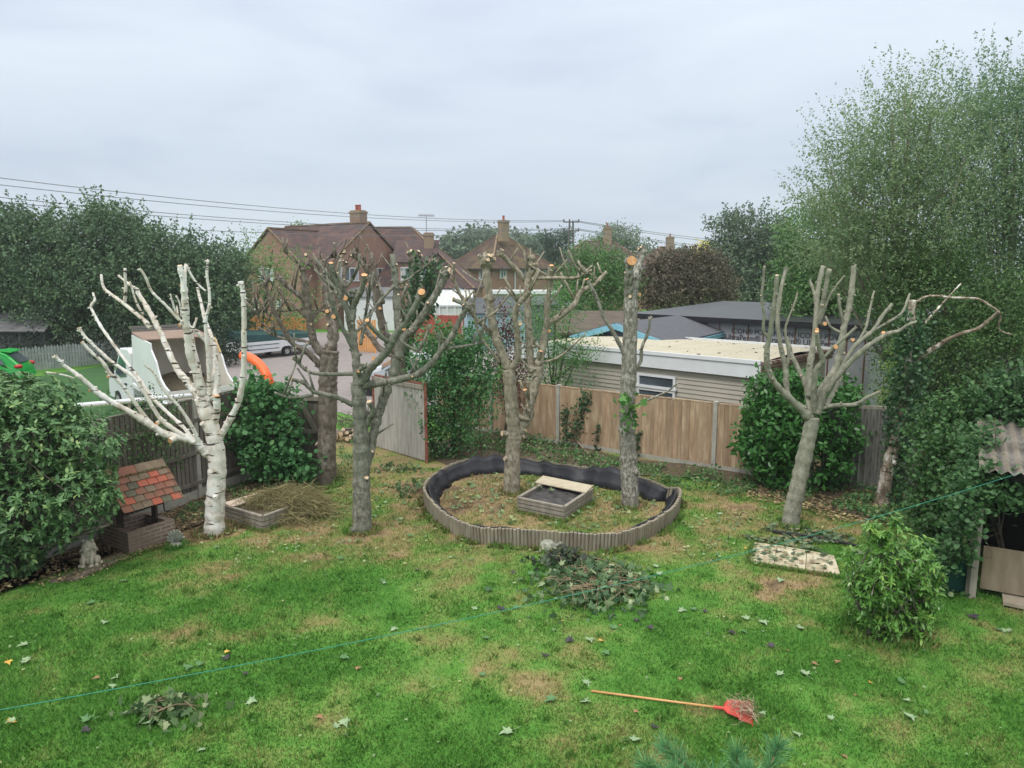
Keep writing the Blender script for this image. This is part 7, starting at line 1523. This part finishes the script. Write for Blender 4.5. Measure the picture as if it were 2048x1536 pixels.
tree('garden_tree', 'yellowish green leafy tree behind the broken ivy birch', 'tree', (P(1870, 850, 18.5).x, 18.5, 0), [L_(1890, 600, 18.5, 110, 90, 1.2), L_(1960, 680, 18, 110, 80, 1.1), L_(1900, 730, 18, 90, 60, 1), L_(2040, 640, 18, 80, 110, 1.1), L_(1790, 640, 19, 55, 80, .8), L_(1850, 530, 19, 90, 60, 1), L_(1800, 740, 18.5, 40, 60, .6)], leafmat('yellow_green_tree_leaves', (.03, .07, .025), (.07, .125, .04), (.17, .22, .06), .5, .3), 2700, 15, .16, .07, QUAD, .12, None, GRB, spray=.25, sprayL=.5, shell=.4)
tree('climbing_shrub', 'tangle of climbing shrubs in front of and over the open shed', 'shrub', (P(1880, 1060, 12.2).x, 12.2, 0), [L_(1900, 930, 12.3, 58, 70, .5), L_(1865, 1010, 12.6, 38, 60, .4), L_(1890, 1030, 12, 42, 50, .4), L_(1940, 840, 12.8, 60, 45, .5), L_(1890, 860, 13.2, 50, 40, .5), L_(1930, 1000, 11.3, 32, 60, .3)], leafmat('bramble_leaves', (.02, .055, .02), (.055, .12, .036), (.13, .21, .06), .5), 1300, 13, .11, .065, ROUND, .04, spray=.35, sprayL=.35, shell=.4, tone=.5)
tree('creeper', 'leafy creeper hanging over the front of the open shed roof', 'creeper', (P(2030, 1180, 10.6).x, 10.9, 0), [L_(1985, 985, 10.3, 42, 30, .25), L_(1940, 1000, 10.2, 24, 40, .2), L_(1925, 1075, 10.3, 16, 36, .15), L_(1960, 885, 11.2, 34, 18, .3), L_(1895, 1110, 10.4, 30, 26, .2), L_(2040, 1000, 10.2, 26, 20, .2), L_(2040, 800, 12.5, 80, 60, .6), L_(2050, 820, 12.3, 50, 35, .4), L_(1950, 960, 10.4, 25, 40, .2)], leafmat('creeper_leaves', (.024, .06, .022), (.05, .11, .04), (.10, .17, .06), .5), 700, 12, .1, .07, ROUND, .03, spray=.4, sprayL=.3, shell=.3)
tree('conifer_shrub', 'light green feathery conifer beside the ivy covered birch', 'conifer', (P(1795, 880, 17.5).x, 17.5, 0), [L_(1795, 760, 17.5, 28, 90, .4), L_(1790, 820, 17.5, 34, 60, .4)], leafmat('light_conifer', (.06, .12, .02), (.13, .2, .04)), 300, 14, .09, .05, QUAD, .04, shell=.5)
# dark structure under the trees at the right and a slatted one
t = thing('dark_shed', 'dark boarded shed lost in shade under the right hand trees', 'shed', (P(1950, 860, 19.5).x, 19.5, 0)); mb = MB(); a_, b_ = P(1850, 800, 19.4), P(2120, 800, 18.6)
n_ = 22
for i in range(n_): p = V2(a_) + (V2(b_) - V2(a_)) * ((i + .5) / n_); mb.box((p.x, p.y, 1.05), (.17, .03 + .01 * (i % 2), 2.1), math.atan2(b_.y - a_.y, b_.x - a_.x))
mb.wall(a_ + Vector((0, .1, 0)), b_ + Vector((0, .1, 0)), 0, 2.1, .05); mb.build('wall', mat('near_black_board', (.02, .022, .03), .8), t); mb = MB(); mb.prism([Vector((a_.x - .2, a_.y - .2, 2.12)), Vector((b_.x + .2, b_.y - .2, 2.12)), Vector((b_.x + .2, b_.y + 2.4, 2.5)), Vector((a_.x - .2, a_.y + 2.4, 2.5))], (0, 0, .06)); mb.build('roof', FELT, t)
# left dark building
t = thing('outbuilding', 'dark grey roofed building at the far left edge behind the picket fence', 'building', (P(30, 720, 41).x, 41, 0)); a_, b_ = P(-80, 700, 40), P(92, 700, 40); mb = MB(); mb.hexa([(a_.x, 40, 0), (b_.x, 40, 0), (b_.x, 46, 0), (a_.x, 46, 0)], [(a_.x, 40, 1.6), (b_.x, 40, 1.6), (b_.x, 46, 2.3), (a_.x, 46, 2.3)]); mb.build('wall', mat('dark_board_wall', (.05, .055, .06), .9, (.07, .075, .08), 2), t)
mb = MB(); mb.prism([(a_.x - .2, 39.7, 1.62), (b_.x + .2, 39.7, 1.62), (b_.x - .6, 43, 2.75), (a_.x, 43, 2.75)], (0, 0, .06)); mb.build('roof', mat('old_slate_roof', (.10, .10, .11), .9, (.17, .17, .17), 3), t)
# ================================================================ POWER POLE AND LINES
pp_ = P(1141, 455, 78); t = thing('power_pole', 'wooden power pole with two crossarms behind the hipped houses', 'power pole', (pp_.x, 78, 0)); zt = P(1141, 441, 78).z; GM = mat('grey_pole', (.12, .115, .11), .8)
mb = MB(); mb.tube([(pp_.x - .3, 78, 0), (pp_.x - .1, 78, zt)], [.14, .09], 8); mb.tube([(pp_.x + .45, 78, 0), (pp_.x + .25, 78, zt)], [.14, .09], 8); mb.build('pole', GM, t)
for z in (zt - .15, zt - 1.05):
    mb = MB(); mb.bar((pp_.x - .75, 78, z), (pp_.x + .9, 78, z), .12, .12); ca_ = mb.build('crossarm', GM, t)
    for x in (-.7, -.1, .85): mb = MB(); mb.lathe((pp_.x + x, 78, z + .06), [(.05, 0), (.09, .06), (.05, .1), (.09, .16), (.03, .25)], 8); mb.build('insulator', mat('insulator_brown', (.12, .1, .1), .4), ca_)
LM = mat('dark_wire', (.16, .17, .19), .6)
labs = ['upper front power wire crossing the sky from the left edge to the pole', 'second power wire from the top on the left side of the pole', 'third power wire from the top on the left side of the pole', 'fourth power wire from the top on the left side of the pole', 'lowest left power wire passing behind the big dark tree']
for i, (y0, x1, y1, Y0) in enumerate(((349, 1130, 441, 42), (363, 1128, 443, 43), (388, 1130, 457, 43.5), (397, 1132, 459, 44), (430, 1135, 463, 46))):
    a = P(0, y0, Y0); b = P(x1, y1, 78); a = a - (b - a) * .25; pts = [a + (b - a) * (k / 30) - Z * (1.1 * 4 * (k / 30) * (1 - k / 30)) + Z * (.0) for k in range(31)]
    # keep left crossing height
    pts = [p + Z * (.65 * (1 - k / 30)) for k, p in enumerate(pts)]
    mb = MB(); mb.tube(pts, .021, 4); o = mb.build('power_wire', LM); tag(o, labs[i], 'wire', 'overhead power wires')
for i, (y0, y1) in enumerate(((441, 492), (443, 500), (457, 505), (459, 512))):
    a = P(1150, y0, 78); b = P(1800, y1, 190); pts = [a + (b - a) * (k / 20) - Z * (1.6 * 4 * (k / 20) * (1 - k / 20)) for k in range(21)]
    mb = MB(); mb.tube(pts, .03, 4); o = mb.build('power_wire', LM); tag(o, ['topmost', 'second', 'third', 'lowest'][i] + ' thin wire leaving the pole to the right', 'wire', 'overhead power wires')
# ================================================================ PINE SPRIGS NEAR THE WINDOW
pb = P(1440, 1600, 3.3); t = thing('pine_tree', 'tips of a blue green pine poking into the bottom edge of the picture', 'pine tree', (pb.x, 3.4, 0)); mb = MB(); mb.tube([(pb.x, 3.4, 0), (pb.x, 3.4, 1.2), (pb.x, 3.35, pb.z + .05)], [.07, .05, .02], 8); mb.build('trunk', BARK_A, t)
PN = leafmat('pine_needles', (.035, .11, .045), (.08, .21, .085), (.17, .28, .11), .4)
hub = Vector((pb.x, 3.35, pb.z))
for tips in (((1330, 1494, 3.5), (1385, 1545, 3.4)), ((1290, 1530, 3.3), (1345, 1565, 3.3)), ((1472, 1506, 3.4), (1470, 1565, 3.35)), ((1556, 1494, 3.35), (1520, 1560, 3.3)), ((1430, 1548, 3.2), (1440, 1590, 3.3)), ((1345, 1550, 3.2), (1380, 1595, 3.2)), ((1500, 1545, 3.2), (1490, 1595, 3.2))):
    q = spline([hub - Z * .06, P(*tips[1]), P(*tips[0])], 6); mb = MB(); mb.tube(q, [.009 - .005 * i / len(q) for i in range(len(q))], 6); br_ = mb.build('branch', mat('pine_twig_brown', (.28, .17, .11), .8, (.36, .25, .16), 30), t, smooth=True)
    A = np.array([tuple(p) for p in q[3:]]); n = 700; i = rng.integers(0, len(A) - 1, n); f = rng.random(n)[:, None]; b_ = A[i] * (1 - f) + A[i + 1] * f; ax_ = norm(A[i + 1] - A[i]); dd = norm(ax_ * .75 + norm(rng.normal(size=(n, 3))) * .75)
    leafmesh('needles', b_, .075, PN, rng.random(n), br_, NEED, dd, 0)

# ================================================================ HAZE
hz = MB(); hz.box((0, 180, 18), (680, 520, 38)); m = bpy.data.materials.new('haze_air'); m.use_nodes = True; nt = m.node_tree; nt.nodes.remove(nt.nodes['Principled BSDF'])
pv = nt.nodes.new('ShaderNodeVolumePrincipled'); pv.inputs['Color'].default_value = (.93, .96, 1, 1); pv.inputs['Density'].default_value = .0006; pv.inputs['Anisotropy'].default_value = .2
nt.links.new(pv.outputs[0], nt.nodes['Material Output'].inputs['Volume']); o = hz.build('haze', m, uv=False); tag(o, 'thin pale haze over the gardens and houses', 'haze', kind='stuff')
